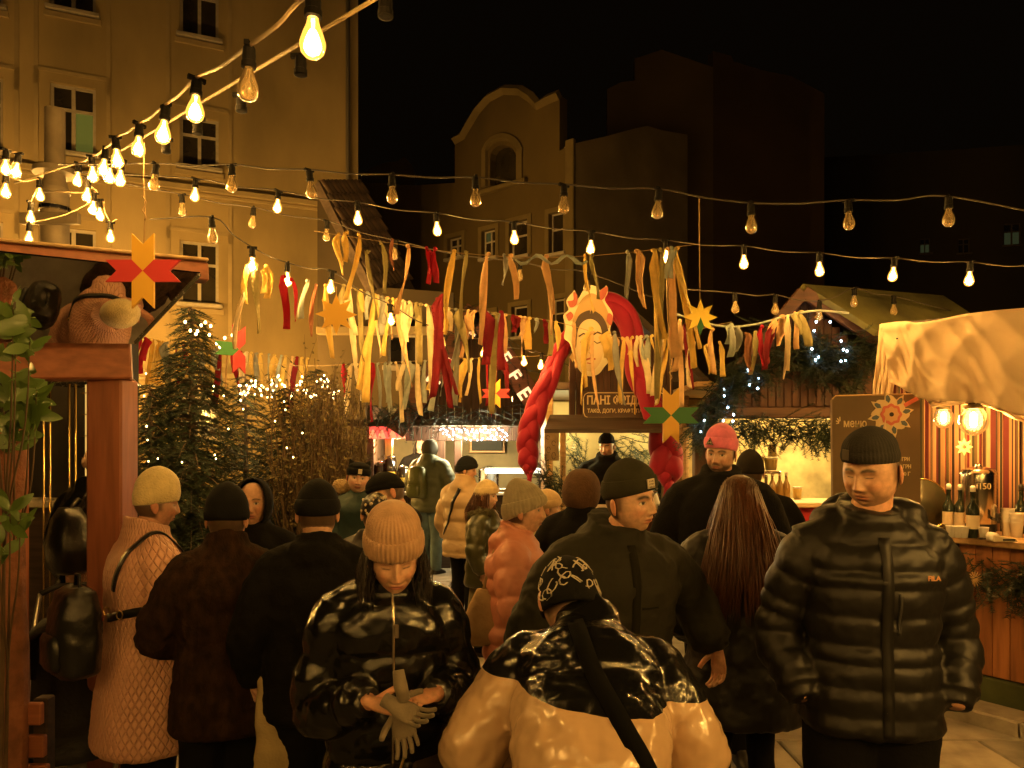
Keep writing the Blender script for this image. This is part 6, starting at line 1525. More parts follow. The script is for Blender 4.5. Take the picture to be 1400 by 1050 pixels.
mb = MB(); mb.tube([(0,0,.06),(0,0,.30)], .0015, 4); mb.build('thread', rope_m, ss)
mr = empty('round_tray', Vector((P(1262,0,5.4).x, 5.4, 1.196))); tag(mr, 'round gold-rimmed tray leaning behind the man in black puffer', 'tray')
m_ = Matrix.Translation((0,0,.19)) @ Matrix.Rotation(R(80),4,'X')
mb = MB(); mb.lathe([(.175,0),(.18,.004),(.18,.008)], 32, m_); mb.build('tray_face', mat('tray_dark', (.05,.05,.03), .3, .5), mr, True)
mb = MB(); mb.tube([m_ @ Vector((.185*math.cos(t), .185*math.sin(t), .006)) for t in np.linspace(0, 6.2832, 40)], .006, 6); mb.build('tray_rim', mat('gold_rim', (.8,.55,.2), .25, 1.0), mr, True)

# ------------------------------------------------------------------ table, bench, pushchair
tb = empty('cocktail_table', (P(705,1040,2.35).x, 2.25, 0)); tag(tb, 'small dark table carrying cups in front of the bending woman', 'table'); tz = .98
tz = CH-(1047-HOR)/F*2.2
mb = MB(); mb.lathe([(.02,tz-.03),(.30,tz-.03),(.31,tz-.02),(.31,tz-.005),(.30,tz)], 36); mb.build('table_top', dark_wood, tb)
mb = MB(); mb.lathe([(.22,0),(.22,.02),(.03,.05),(.03,tz-.031)], 20); mb.build('pedestal', mat('dark_metal', (.05,.045,.04), .5, .6), tb, True)
for k, (px, d, c_) in enumerate(((640,2.2,white_cup),(690,2.25,white_cup),(668,2.35,mat('red_glass', (.25,.02,.02), .15)))):
    r_ = empty('drink_cup', Vector((P(px,0,d).x, d, tz+.001))); tag(r_, ['white paper cup at the left of the dark table', 'crumpled white paper cup on the dark table', 'small red mulled wine glass on the dark table'][k], 'cup')
    mb = MB(); mb.lathe([(.028,0),(.036,.075),(.038,.078),(.033,.07),(.026,.006)], 18); mb.build('cup', c_, r_, True); mb = MB(); mb.lathe([(.004,.05),(.033,.051)], 14, cap=False); mb.build('drink', mat('dark_drink', (.04,.025,.015), .1), r_)
bn = empty('slatted_bench', (P(15,980,3.05).x-.35, 3.05, 0)); tag(bn, 'red-brown slatted bench end at the left edge', 'bench')
for k, (y, z) in enumerate(((.0,.70),(.02,.56),(.04,.43))): mb = MB(); mb.cbox(-.5,.48,y-.015,y+.015,z-.045,z+.045,.005); mb.build('slat', red_wood, bn)
for k in range(4): mb = MB(); mb.cbox(-.5,.48,-.42+k*.10,-.34+k*.10,.40,.43,.005); mb.build('slat', red_wood, bn)
for x in (-.45,.43):
    mb = MB(); mb.cbox(x-.03,x+.03,.06,.12,0,.74,.006); mb.build('leg', dark_wood, bn); mb = MB(); mb.cbox(x-.03,x+.03,-.42,-.36,0,.398,.006); mb.build('leg', dark_wood, bn)
sv = empty('pushchair', (P(88,900,3.55).x, 3.6, 0), R(20)); tag(sv, 'black pushchair with folded hood beside the pergola post', 'pushchair')
fab = mat('black_fabric', (.018,.017,.016), .85, var=.2, vscale=10, bump=.4, bscale=60); alu = mat('alu_tube', (.30,.27,.24), .35, .9)
mb = MB(); rings = []
for i in range(9):
    a = R(-20+i*18); rings.append([Vector((.21*math.sin(t)*1.0, -.05+.24*math.cos(a)*math.cos(t)*.9, .72+.28*math.sin(a)*math.cos(t))) for t in np.linspace(-1.5,1.5,13)])
mb.loft(rings, cap=False, closed=False); o = mb.build('hood', fab, sv, True); s_ = o.modifiers.new('s','SOLIDIFY'); s_.thickness = .015
mb = MB(); mb.loft([sring(0,y,z,.19,.06,20) for y, z in ((.14,.80),(.10,.60),(.0,.46),(-.12,.42),(-.28,.45),(-.33,.40))]); mb.build('seat', fab, sv, True)
for x in (-.22,.22):
    mb = MB(); mb.tube([(x,.42,1.02),(x,.22,.78),(x,-.05,.45),(x,-.32,.14)], .012, 8); mb.build('frame_tube', alu, sv, True)
    mb = MB(); mb.tube([(x,.0,.5),(x,.22,.14)], .012, 8); mb.build('frame_tube', alu, sv, True)
    for y in (-.32,.24):
        m_ = Matrix.Translation((x*1.05,y,.13)) @ Matrix.Rotation(R(90),4,'Y'); mb = MB(); mb.tube([m_ @ Vector((.105*math.cos(t),.105*math.sin(t),0)) for t in np.linspace(0,6.2832,24)], .024, 8); wh = mb.build('wheel', black_pl, sv, True)
        mb = MB(); mb.lathe([(.02,-.02),(.055,-.018),(.058,.0),(.055,.018),(.02,.02)], 16, m_); mb.build('rim', alu, wh, True)
mb = MB(); mb.tube([(-.22,.42,1.02),(-.15,.46,1.05),(.15,.46,1.05),(.22,.42,1.02)], .016, 8); mb.build('handle', black_pl, sv, True)
# ------------------------------------------------------------------ the crowd
def put(px, d): return ((px-700)/F*d, d)
def Hf(yt, d, ex=.03, lower=0.0): return 1.7*(CH-(yt-HOR)/F*d-.198-ex+lower)/1.505
black_trs = mat('black_trousers', (.006,.006,.007), .9, spec=.15, var=.2, vscale=8, bump=.3, bscale=60)
jeans = mat('blue_jeans', (.10,.16,.18), .85, var=.3, vscale=8, bump=.3, bscale=120)
knit = lambda n, c, **k: mat(n, c, .95, var=.15, vscale=25, bump=.6, bscale=160, bdist=.003, spec=.2, sheen=.3 if c[0] > .05 else 0, **k)
puf_black = mat('matte_black_puffer', (.010,.0095,.009), .45, spec=.4, var=.1, vscale=8, bump=.25, bscale=45, bdist=.004)
shiny_black = mat('glossy_black_nylon', (.005,.005,.005), .24, bump=.30, bscale=4.5, bdist=.010, spec=.5, coat=.15, stretch=(.9,.9,3.0), ridged=True)
shiny_tan = mat('glossy_tan_nylon', (.40,.235,.12), .24, var=.06, vscale=4, bump=.35, bscale=13, bdist=.012, spec=.55, coat=.25, stretch=(1.2,1,.45))
olive_m = mat('olive_parka', (.018,.017,.010), .75, spec=.25, var=.15, vscale=8, bump=.4, bscale=26, bdist=.006)
black_wool = mat('black_wool', (.006,.0055,.005), .92, spec=.15, var=.2, vscale=12, bump=.3, bscale=90)
fur_m = mat('brown_fur', (.026,.012,.006), .95, spec=.2, var=.6, vscale=30, bump=.6, bscale=150, bdist=.010, stretch=(1,1,.45))
salmon_m = mat('salmon_puffer', (.60,.24,.17), .5, var=.06, vscale=6, bump=.3, bscale=34, bdist=.005)
beige_puf = mat('beige_puffer', (.48,.33,.18), .6, var=.08, vscale=6, bump=.3, bscale=30, bdist=.005)
green_parka = mat('green_parka', (.075,.085,.04), .55, var=.15, vscale=8, bump=.4, bscale=24, bdist=.006)
# diamond quilting for the pink coat
qm = mat('pink_quilt', (.70,.38,.28), .5, var=.07, vscale=6)
t_ = qm.node_tree; N_ = t_.nodes; L_ = t_.links
def nd(op, a, b=None):
    n = N_.new('ShaderNodeMath'); n.operation = op
    for i, v in enumerate((a, b)):
        if v is None: continue
        if hasattr(v, 'links'): L_.new(v, n.inputs[i])
        else: n.inputs[i].default_value = v
    return n.outputs[0]
tc = N_.new('ShaderNodeTexCoord'); sp = N_.new('ShaderNodeSeparateXYZ'); L_.new(tc.outputs['Object'], sp.inputs[0])
an = nd('MULTIPLY', nd('ARCTAN2', sp.outputs[0], sp.outputs[1]), .24); lines = []
for sg in (1, -1):
    u = nd('ADD', an, nd('MULTIPLY', sp.outputs[2], .62*sg)); fr_ = nd('ABSOLUTE', nd('SUBTRACT', nd('FRACT', nd('MULTIPLY', u, 30.0)), .5)); lines.append(nd('POWER', nd('SUBTRACT', 1.0, nd('MULTIPLY', nd('SUBTRACT', .5, fr_), 2.0)), 6.0))
hgt = nd('SUBTRACT', 1.0, nd('MAXIMUM', lines[0], lines[1])); bp = N_.new('ShaderNodeBump'); bp.inputs['Strength'].default_value = .9; bp.inputs['Distance'].default_value = .008
L_.new(hgt, bp.inputs['Height']); L_.new(bp.outputs[0], N_['Principled BSDF'].inputs['Normal'])
hair_br = mat('brown_hair', (.085,.030,.012), .42, var=.35, vscale=30, stretch=(6,6,.6)); hair_dk = mat('dark_hair', (.018,.011,.008), .45, var=.3, vscale=30, stretch=(6,6,.6))
leather = mat('black_leather', (.010,.010,.010), .28, bump=.5, bscale=60, bdist=.004, spec=.5)
brassm = mat('buckle_brass', (.75,.5,.2), .3, 1.0)
ZIP = mat('zip_metal', (.35,.3,.25), .35, .9)
POCK = lambda k=1.0: {-1: ((-.285*k,.05,1.08), (-.215,-.09,.90)), 1: ((.285*k,.05,1.08), (.215,-.09,.90))}

# --- man in the black puffer, right foreground
A = person('man in matte black puffer jacket and grey beanie, hands in pockets, looking down', put(1188,2.5), -9, Hf(590,2.5,.036), bw=.97, vox=.0075,
    coat=dict(mat=puf_black, hem=.80, t=.024, baffle=(.078,.013), collar=.026, wrinkle=.012, hood='down', extra=[((.10,.045,1.455),(.085,.085,.06)),((-.095,.05,1.445),(.07,.08,.05)),((.01,.11,1.45),(.14,.07,.085))], name='puffer_jacket'), legs=dict(mat=black_trs, r=(.115,.10,.09)), arms=POCK(.92), hands={-1:'none', 1:'none'},
    head=(-42,14,3), face=dict(eyes='down', beard=.26, wide=1.12, jaw=.10, skin=(.60,.36,.24)), headoff=(-.005,-.03,.012), hat=dict(mat=knit('charcoal_knit', (.030,.028,.026)), rim=.040, tilt=.018, h=.118, cuff=0, ribs=46, amp=.0009, t=.005, start=.35))
strap(A, [Vector((-.005,-.30,z)) for z in (1.50,1.3,1.1,.98,.90)], ZIP, .007, .003, 'zipper', off=.001); strap(A, [Vector((.011,-.30,z)) for z in (1.50,1.3,1.1,.98,.88)], puf_black, .034, .004, 'zip_placket', off=.001)
strap(A, [Vector((.075,-.30,z)) for z in (1.33,1.27,1.20)], mat('pocket_zip', (.03,.03,.03), .4), .009, .004, 'pocket_zip', off=.001)
def on_coat(A, x, z, m_off=.004, n=Vector((0,1,0))):
    h_ = A.bvh.ray_cast(Vector((x,-.8,z)), n, 2.0); return (h_[0], h_[1]) if h_[0] else (Vector((x,-.2,z)), Vector((0,-1,0)))
p_, n_ = on_coat(A, .125, 1.37); text('chest_logo', 'FILA', .022, frame(p_+n_*.004, (1,.2,0), (0,0,1)), mat('orange_print', (.75,.36,.16), .6), A.root, .0008, .0004)
lb = BVHTree.FromPolygons([v.co for v in A.legs.data.vertices], [q.vertices for q in A.legs.data.polygons])
h_ = lb.ray_cast(Vector((.175,-.8,.74)), Vector((0,1,0)), 2.0); p_ = h_[0] or Vector((.17,-.1,.74)); n_ = (h_[1] or Vector((0,-1,0)))
mb = MB(); mb.cbox(-.018,.018,-.018,.018,0,.003,.001, frame(p_+n_*.003, Vector((0,0,1)).cross(n_), (0,0,1))); mb.build('trouser_patch', mat('patch_grey', (.35,.36,.38), .7), A.root)
mb = MB(); f_ = frame(p_+n_*.007, Vector((0,0,1)).cross(n_), (0,0,1)); mb.tube([f_ @ Vector((.010*math.cos(t), .010*math.sin(t)+.002, 0)) for t in np.linspace(0,6.2832,16)], .0022, 5); mb.build('patch_ring', white_cup, A.root)
mb = MB(); mb.bar(f_ @ Vector((-.012,-.014,0)), f_ @ Vector((.012,-.014,0)), .002, .004); mb.build('patch_stripe', mat('star_red', (.62,.04,.05)), A.root)
hp = A.HM @ Vector((-.030,-.1015,.085)); mb = MB(); mb.cbox(-.014,.014,-.017,.017,0,.003,.001, frame(hp, A.HM.to_3x3() @ Vector((1,-.35,0)), A.HM.to_3x3() @ Vector((0,.15,1)))); mb.build('hat_patch', mat('hat_patch', (.07,.055,.04), .5), A.root)

# --- woman with the ribbed beige hat and gloves
A = person('woman in glossy black jacket and tall ribbed beige hat, looking down at grey gloves', put(530,2.35), 14, Hf(697,2.35,.05,.07), hs=.95, bw=.90, vox=.0075, lean=5,
    coat=dict(mat=shiny_black, hem=.80, t=.032, baffle=(.17,.018), collar=.035, wrinkle=.014, sleeve=.92, name='puffer_jacket'), legs=dict(mat=black_trs),
    arms={-1: ((-.235,-.03,1.06), (-.075,-.25,1.16)), 1: ((.235,-.05,1.08), (.125,-.25,1.17))}, hands={-1: dict(d=(.75,-.35,-.15), pn=(.1,-.2,1), curl=(30,30,20), thumb=-1), 1: dict(d=(-.75,-.55,.05), pn=(-.1,.1,-1), curl=(35,40,25), thumb=-1, tcurl=28)},
    head=(0,21,-3), headoff=(.01,-.06,-.035), face=dict(male=False, eyes='down', skin=(.62,.37,.25)), hat=dict(mat=knit('beige_rib_knit', (.48,.30,.19)), rim=.028, tilt=.020, h=.155, cuff=.062, ribs=40, amp=.0026, t=.010, start=.45, shape=2.4, slouch=(0,.02)))
Wg = A
strap(A, [A.bend(Vector((.01,-.35,z))) for z in (1.42,1.3,1.15,1.0,.84)], mat('chain_zip', (.8,.7,.55), .25, 1.0), .007, .005, 'zipper', off=.0)
p_, n_ = on_coat(A, .012, 1.33*A.s); mb = MB(); mb.cbox(-.006,.006,-.02,.02,0,.006,.002, frame(p_+n_*.008, (1,0,0), (0,0,1))); mb.build('zip_pull', ZIP, A.root)
hair_strands(A, hair_dk, n=260, length=.14, spread=.0, seed=8, w=.0022)
gl = empty('glove_pair', A.root.matrix_basis.translation, R(14)); gl.location = A.root.location; tag(gl, 'pair of grey-beige knitted gloves held in front of the glossy jacket', 'gloves')
glm = knit('glove_knit', (.20,.165,.12))
for k, (w_, d_, pn_, th) in enumerate(((A.wr[-1]+Vector((.075,-.055,-.012)), Vector((.25,-.5,-.85)), Vector((-.3,-.8,.3)), 1), (A.wr[-1]+Vector((.055,-.065,.012)), Vector((.75,-.45,-.35)), Vector((.1,-.7,.7)), -1))):
    mb = MB(); hand_mb(mb, w_, d_, pn_, .80, (14,18,14), th, .10, 14); mb.build('glove', glm, gl, True)
mb = MB(); mb.tube([A.wr[-1]+Vector((.09,-.07,.02)), A.wr[-1]+Vector((.08,-.07,.06)), A.wr[-1]+Vector((.075,-.06,.10))], [.018,.02,.016], 10); mb.build('glove_cuff', glm, gl, True)
hb = empty('handbag', A.root.location, R(14)); tag(hb, 'black handbag with small gold clasp at the waist of the beige-hat woman', 'bag')
mb = MB(); mb.cbox(-.17,.03,-.34,-.25,.70,.86,.02); mb.build('bag_body', leather, hb); mb = MB(); mb.cbox(-.075,-.045,-.352,-.342,.795,.808,.002); mb.build('clasp', brassm, hb)
mb = MB(); mb.tube([(.0,-.30,.86),(.03,-.29,.95),(.015,-.27,1.02)], .004, 6); mb.build('chain_strap', brassm, hb)

# --- woman bending over the table, back to us
two_tone = mat('two_tone_nylon', (.3,.2,.1), .22, bump=.36, bscale=5, bdist=.010, spec=.55, coat=.3, stretch=(2.2,1,.8), ridged=True)
_t = two_tone.node_tree; _n = _t.nodes; _tc = _n.new('ShaderNodeTexCoord'); _sx = _n.new('ShaderNodeSeparateXYZ'); _t.links.new(_tc.outputs['Object'], _sx.inputs[0])
_a = _n.new('ShaderNodeMath'); _a.operation = 'MULTIPLY_ADD'; _a.inputs[1].default_value = -.10; _t.links.new(_sx.outputs[0], _a.inputs[0]); _t.links.new(_sx.outputs[2], _a.inputs[2])
_g = _n.new('ShaderNodeMath'); _g.operation = 'GREATER_THAN'; _g.inputs[1].default_value = 1.15; _t.links.new(_a.outputs[0], _g.inputs[0])
_m = _n.new('ShaderNodeMix'); _m.data_type = 'RGBA'; _m.inputs[6].default_value = (.58,.40,.25,1); _m.inputs[7].default_value = (.006,.006,.006,1); _t.links.new(_g.outputs[0], _m.inputs[0]); _t.links.new(_m.outputs[2], _n['Principled BSDF'].inputs['Base Color'])
A = person('woman bending forward in glossy jacket, black shoulders and tan body, seen from behind', put(808,1.80), 176, 1.62, bw=.96, vox=.0075, lean=46,
    coat=dict(mat=two_tone, hem=.80, t=.040, baffle=(.20,.016), collar=.05, wrinkle=.018, sleeve=1.0, name='two_tone_jacket'), legs=dict(mat=black_trs),
    arms={'raw': True, -1: ((-.295,-.20,1.03), (-.17,-.48,.96)), 1: ((.325,-.20,1.02), (.20,-.46,.90))}, hs=1.08, head=(12,40,0), headoff=(.05,-.03,-.035), face=dict(male=False, eyes='down', hi=False),
    hat=dict(mat=knit('black_knit', (.006,.006,.006)), rim=-.030, tilt=.02, h=.165, cuff=0, t=.008))
Wb = A
rgp = random.Random(5); mb = MB()
for k in range(26):         # looped pale embroidery on the hat
    th = rgp.uniform(1.6, 4.7); v = rgp.uniform(.1,.75)
    for j in range(2):
        pts = []
        for q in range(9):
            t2 = th + .16*math.sin(q*.9+k)+.02*q; v2 = v + .10*math.cos(q*.8+k*1.3)+.012*q*(1 if k % 2 else -1)
            v2 = min(max(v2,.02),.9); rr = 1.0 if v2 < .3 else max(1-((v2-.3)/.7)**1.9,.02)**.58; rr *= 1+.05*math.sin(min(v2/.3,1)*math.pi)
            pts.append(A.HM @ Vector((.0840*rr*math.sin(t2+.03*j), -.1080*rr*math.cos(t2+.03*j), .0-.030+v2*.165)))
        mb.tube(pts, .0011, 4)
mb.build('hat_embroidery', mat('pale_thread', (.55,.5,.42), .5), A.root)
cb_ = MB(); cc = A.bend(Vector((0,.0,1.47))*A.s)
ux = (A.bend(Vector((0,0,1.5)))-A.bend(Vector((0,0,1.4)))).normalized()
cs = empty('shoulder_strap_bag', A.root.location, R(176)); tag(cs, 'black crossbody bag strap over the bending woman', 'bag')
strap(A, [Vector(q)+Vector((0,.25,.15)) for q in ((.035,-.26,1.32),(.0,-.16,1.22),(-.06,-.08,1.10),(-.13,-.02,.98),(-.19,.02,.86))], mat('strap_black', (.004,.004,.004), .9, spec=.1), .045, .006, 'strap', parent=cs, dirv=(0,-.82,-.57))
mb = MB(); mb.cbox(-.40,-.30,-.20,.10,.62,.86,.03); mb.build('bag_body', leather, cs)

# --- man in the olive parka
A = person('man in dark olive parka and olive beanie with square tag, looking right', put(836,2.85), 18, Hf(642,2.85,.02,.02), bw=1.08, vox=.009, lean=4,
    coat=dict(mat=olive_m, hem=.76, t=.042, hood='down', collar=.05, wrinkle=.022, name='parka'), legs=dict(mat=black_trs), arms={-1: ((-.33,.02,1.08), (-.26,-.08,.88)), 1: ((.37,.03,1.16), (.435,-.05,.99))}, hands={1: dict(d=(.05,-.05,-1), pn=(-1,-.2,0), curl=(18,30,20), thumb=1), -1: 'none'},
    head=(26,2,-9), headoff=(.03,-.045,-.005), face=dict(eyes='open', wide=1.05, beard=.10, skin=(.62,.38,.26), smile=.06, gaze=.003), hat=dict(mat=knit('olive_knit', (.035,.033,.02)), rim=.040, tilt=.022, h=.128, cuff=.052, t=.007))
hp = A.HM @ Vector((-.022,-.1150,.083)); f_ = frame(hp, A.HM.to_3x3() @ Vector((1,-.22,0)), A.HM.to_3x3() @ Vector((0,.05,1)))
mb = MB(); mb.cbox(-.016,.016,-.017,.017,-.002,.004,.001, f_); mb.build('hat_tag', mat('tag_cream', (.6,.52,.42), .7), A.root)
for k, s_ in enumerate(('SVK','STRT','BRO')): text('tag_lettering', s_, .0085, f_ @ Matrix.Translation((-.012,.006-.0105*k,.005)), inkm, A.root, .0003, fit=.024)
strap(A, [A.bend(Vector((0,-.35,z))) for z in (1.46,1.3,1.1,.95,.8)], mat('olive_placket', (.014,.013,.008), .9, spec=.1), .032, .003, 'placket', off=.001)
for z in (1.24,1.0): strap(A, [A.bend(Vector((x,-.4,z))) for x in (.05,.12,.2)], mat('olive_placket', (.014,.013,.008), .9, spec=.1), .006, .004, 'seam', off=.001)

# --- woman in the pink quilted coat
A = person('woman in long pink quilted coat and cream fluffy hat, turned towards the spruce', put(200,3.3), 136, Hf(646,3.3,.03), hs=.91, bw=.98, vox=.009,
    coat=dict(mat=qm, hem=.50, t=.032, flare=.07, collar=.045, wrinkle=.012, name='quilted_coat'), legs=dict(mat=black_trs), arms={-1: ((-.27,-.02,1.10), (-.20,-.22,1.0)), 1: ((.27,-.02,1.10), (.2,-.24,1.02))},
    head=(-14,4,0), headoff=(0,-.03,.0), face=dict(male=False, eyes='down', skin=(.52,.29,.20)), hat=dict(mat=mat('cream_fluff', (.62,.50,.26), 1.0, var=.12, vscale=30, bump=.8, bscale=120, bdist=.008, sheen=.6), rim=.018, tilt=.015, h=.180, cuff=0, t=.012, start=.42, b=.096))
Wp = A
bp_ = empty('backpack', A.root.location, R(136)); tag(bp_, 'black leather backpack hanging low on the pink quilted coat', 'backpack')
mb = MB(); mb.loft([sring(-.06, .30, z, hw, hd, 28, 3) for z, hw, hd in ((.86,.10,.06),(.88,.125,.085),(1.0,.13,.09),(1.12,.125,.085),(1.2,.10,.065),(1.225,.06,.03))]); me = mb.mesh('b'); me = baked([('REMESH', dict(mode='VOXEL', voxel_size=.012)), ('DISPLACE', dict(texture=clouds(.08,2), strength=.02, texture_coords='LOCAL'))], me, 'bag_body'); link('bag_body', me, bp_, leather, True)
mb = MB(); mb.loft([sring(-.06, .385, z, hw, hd, 20, 3) for z, hw, hd in ((.90,.07,.02),(.92,.085,.03),(1.02,.085,.03),(1.04,.07,.02))]); mb.build('front_pocket', leather, bp_, True)
mb = MB(); mb.tube([(-.09,.29,1.2),(-.08,.29,1.27),(-.04,.29,1.27),(-.03,.29,1.2)], .007, 6); mb.build('grab_handle', leather, bp_, True)
strap(A, [Vector(q) for q in ((-.08,.22,1.18),(-.115,.14,1.38),(-.12,0,1.43),(-.12,-.10,1.36),(-.15,-.18,1.2))], leather, .026, .007, 'shoulder_strap', parent=bp_, ctr=lambda p: Vector((-.07,.02,1.20)))
strap(A, [Vector(q) for q in ((.0,.26,1.06),(-.12,.22,1.08),(-.22,.08,1.11),(-.24,-.06,1.13))], leather, .035, .006, 'side_strap', parent=bp_)
for k in range(2): mb = MB(); p_ = Vector((-.17+.09*k,.20+.04*k,1.09)); h_ = A.bvh.ray_cast(p_*1.0+Vector((-.2,.2,0)), Vector((.7,-.7,0)), 1.0); c_ = h_[0] or p_; mb.tube([c_+Vector((-.012,.012,0))+Vector((.013*math.cos(t)*.7,.013*math.cos(t)*.7,.018*math.sin(t))) for t in (0,.785,1.57,2.36,3.14,3.93,4.71,5.5,6.283)], .003, 5); mb.build('buckle', brassm, bp_)

# --- fur coat, black man, tote
A = person('person in short brown fur coat and black knit hat, back turned', put(310,3.15), 198, Hf(662,3.15,.04), bw=.95, vox=.010,
    coat=dict(mat=fur_m, hem=.66, t=.040, baffle=(.16,.010), collar=.06, wrinkle=.025, flare=.06, name='fur_coat'), legs=dict(mat=black_trs, r=(.125,.11,.10)), hands={-1:'none',1:'none'}, arms={-1: ((-.29,-.03,1.1),(-.20,-.2,.98)), 1: ((.29,-.03,1.1),(.2,-.2,.98))}, hi=False, head=(-10,6,0), hat=dict(mat=knit('black_knit', (.006,.006,.006)), rim=.0, tilt=.0, h=.165, cuff=0, t=.016))
A = person('broad man in black coat with hood and black hat, back turned beside the fur coat', put(434,3.05), 192, Hf(656,3.05,.03), bw=1.0, vox=.010,
    coat=dict(mat=black_wool, hem=.74, t=.036, hood='down', collar=.03, wrinkle=.02), legs=dict(mat=black_trs, r=(.12,.10,.09)), hi=False, head=(0,6,0), hat=dict(mat=knit('black_knit', (.006,.006,.006)), rim=.012, tilt=.01, h=.138, cuff=.05, t=.010))
tt = empty('tote_bag', (P(372,900,3.0).x, 3.0, 0)); tag(tt, 'tall cream canvas tote hanging beside the broad man in black', 'bag')
mb = MB(); mb.loft([sring(x, 0, z, hw, hd, 28, 3.5) for x, z, hw, hd in ((.03,.28,.10,.04),(.03,.30,.105,.05),(.02,.55,.085,.05),(.0,.8,.06,.04),(-.01,.95,.035,.025),(-.01,1.0,.02,.015))]); me = mb.mesh('b'); me = baked([('REMESH', dict(mode='VOXEL', voxel_size=.012)), ('DISPLACE', dict(texture=clouds(.10,2), strength=.03, texture_coords='LOCAL'))], me, 'bag_body'); link('bag_body', me, tt, mat('cream_canvas', (.45,.35,.18), .85, var=.15, vscale=8, bump=.4, bscale=80), True)
mb = MB(); mb.tube([(-.015,-.01,.96),(-.025,-.02,1.02),(-.02,-.02,1.1)], .008, 6); mb.build('handle', leather, tt)
# --- hooded young person between them
A = person('young person in black hood holding a wooden stick and eating', put(346,4.0), 6, Hf(652,4.0,.03), coat=dict(mat=black_wool, hem=.7, hood='up', collar=.03, name='hooded_coat'), legs=dict(mat=black_trs), vox=.013,
    arms={-1: ((-.25,-.05,1.1),(-.1,-.2,1.0)), 1: ((.26,-.10,1.14),(.06,-.27,1.34))}, hands={1: dict(d=(-.5,-.3,.8), pn=(-.6,.3,-.6), curl=(45,50,30), thumb=-1), -1:'none'}, head=(4,2,0), face=dict(male=False, skin=(.55,.32,.22)))
hood_up(A, black_wool, opening=52)
mb = MB(); mb.tube([A.wr[1].lerp(A.el[1],.75), A.wr[1].lerp(A.el[1],.35), A.wr[1].lerp(A.el[1],.02)], [.058,.052,.046], 14); mb.build('knit_sleeve', knit('cream_rib', (.55,.42,.26)), A.root, True)
stk = empty('wooden_stick', A.root.location, R(6)); tag(stk, 'thin wooden skewer held in the hooded young person hand', 'skewer'); e_ = A.wr[1]
mb = MB(); mb.tube([e_+Vector((-.06,-.06,.16)), e_+Vector((-.035,-.04,.07))], .003, 6); mb.build('shaft', pale_wood, stk); mb = MB(); mb.tube([e_+Vector((-.036,-.041,.075)), e_+Vector((-.028,-.034,.045))], .005, 6); mb.build('grip', pale_wood, stk)
# --- child with cat-ear hat held by the man in the black cap
dkg = mat('teal_jacket', (.016,.045,.045), .6, var=.15, vscale=10, bump=.3, bscale=40)
A = person('small child in teal jacket and black hat with cat ears, carried in arms', put(490,4.85), 10, .98, hs=.84, z0=.72, vox=.012, coat=dict(mat=dkg, hem=.75, t=.05, wrinkle=.014, name='jacket'), legs=dict(mat=black_trs), face=dict(child=True, male=False, skin=(.66,.42,.32), wide=1.06), head=(2,4,6),
    hat=dict(mat=knit('black_knit', (.006,.006,.006)), rim=.028, tilt=.016, h=.10, cuff=.05, t=.010, start=.55, shape=3.5, ears=True))
A.root.location.z = CH-(632-HOR)/F*4.85 - (A.hc.z+.105)
hp = A.HM @ Vector((.006,-.126,.066)); mb = MB(); mb.cbox(-.012,.012,-.015,.015,-.004,.004,.001, frame(hp, A.HM.to_3x3() @ Vector((1,0,0)), A.HM.to_3x3() @ Vector((0,0,1)))); mb.build('hat_tag', mat('tag_cream', (.6,.52,.42), .7), A.root)
fur_b = mat('beige_fur', (.46,.31,.14), 1.0, var=.4, vscale=40, bump=1.0, bscale=110, bdist=.02, sheen=.5)
mb = MB(); c_ = A.hc
for k in range(13):
    a = R(-118+k*19.7); mb.ell(c_ + Vector((.125*math.sin(a), .035+.02*math.cos(a), -.045-.075*math.cos(a)*-.2 - .06*(1-abs(math.sin(a))))), (.042,.040,.042), 10, 7)
me = mb.mesh('f'); me = baked([('REMESH', dict(mode='VOXEL', voxel_size=.010)), ('SMOOTH', dict(iterations=3)), ('DISPLACE', dict(texture=clouds(.015,1), strength=.025, texture_coords='LOCAL'))], me, 'fur'); link('fur_hood', me, A.root, fur_b, True)
A = person('man in black cap bowing his bare face towards the child he carries', put(541,4.35), -62, Hf(648,4.35,.02,.03), bw=.9, vox=.012, coat=dict(mat=black_wool, hem=.75, hood='down', t=.04), legs=dict(mat=black_trs), arms={-1: ((-.25,-.12,1.1),(-.05,-.35,1.12)), 1: ((.25,-.12,1.1),(.08,-.35,1.0))}, head=(-6,24,-12), headoff=(0,-.03,-.02), face=dict(eyes='down', skin=(.60,.34,.22)), hat=dict(mat=knit('black_knit', (.006,.006,.006)), rim=.030, tilt=.03, h=.115, cuff=0, t=.008))
A = person('child in black floral hat standing below the carried toddler', put(513,4.15), 178, Hf(668,4.15,.03), vox=.012, hs=.95, coat=dict(mat=mat('dark_floral_coat', (.018,.014,.014), .5, var=.4, vscale=30), hem=.6, t=.045), legs=dict(mat=black_trs), hi=False, head=(20,4,0), hat=dict(mat=mat('black_satin', (.010,.010,.012), .3, bump=.3, bscale=40), rim=.0, tilt=.0, h=.135, cuff=0, t=.012))
mb = MB(); rgp = random.Random(3)
for k in range(34):
    th = rgp.uniform(1.4,4.9); v = rgp.uniform(.02,.8); rr = 1.0 if v < .3 else max(1-((v-.3)/.7)**1.9,.02)**.58; rr *= 1+.05*math.sin(min(v/.3,1)*math.pi)
    c_ = Vector((.0860*rr*math.sin(th), -.1100*rr*math.cos(th), v*.135)); mb.ell(A.HM @ c_, (.0075,.0075,.009), 6, 4)
mb.build('hat_flowers', mat('pale_print', (.6,.5,.38), .5), A.root)
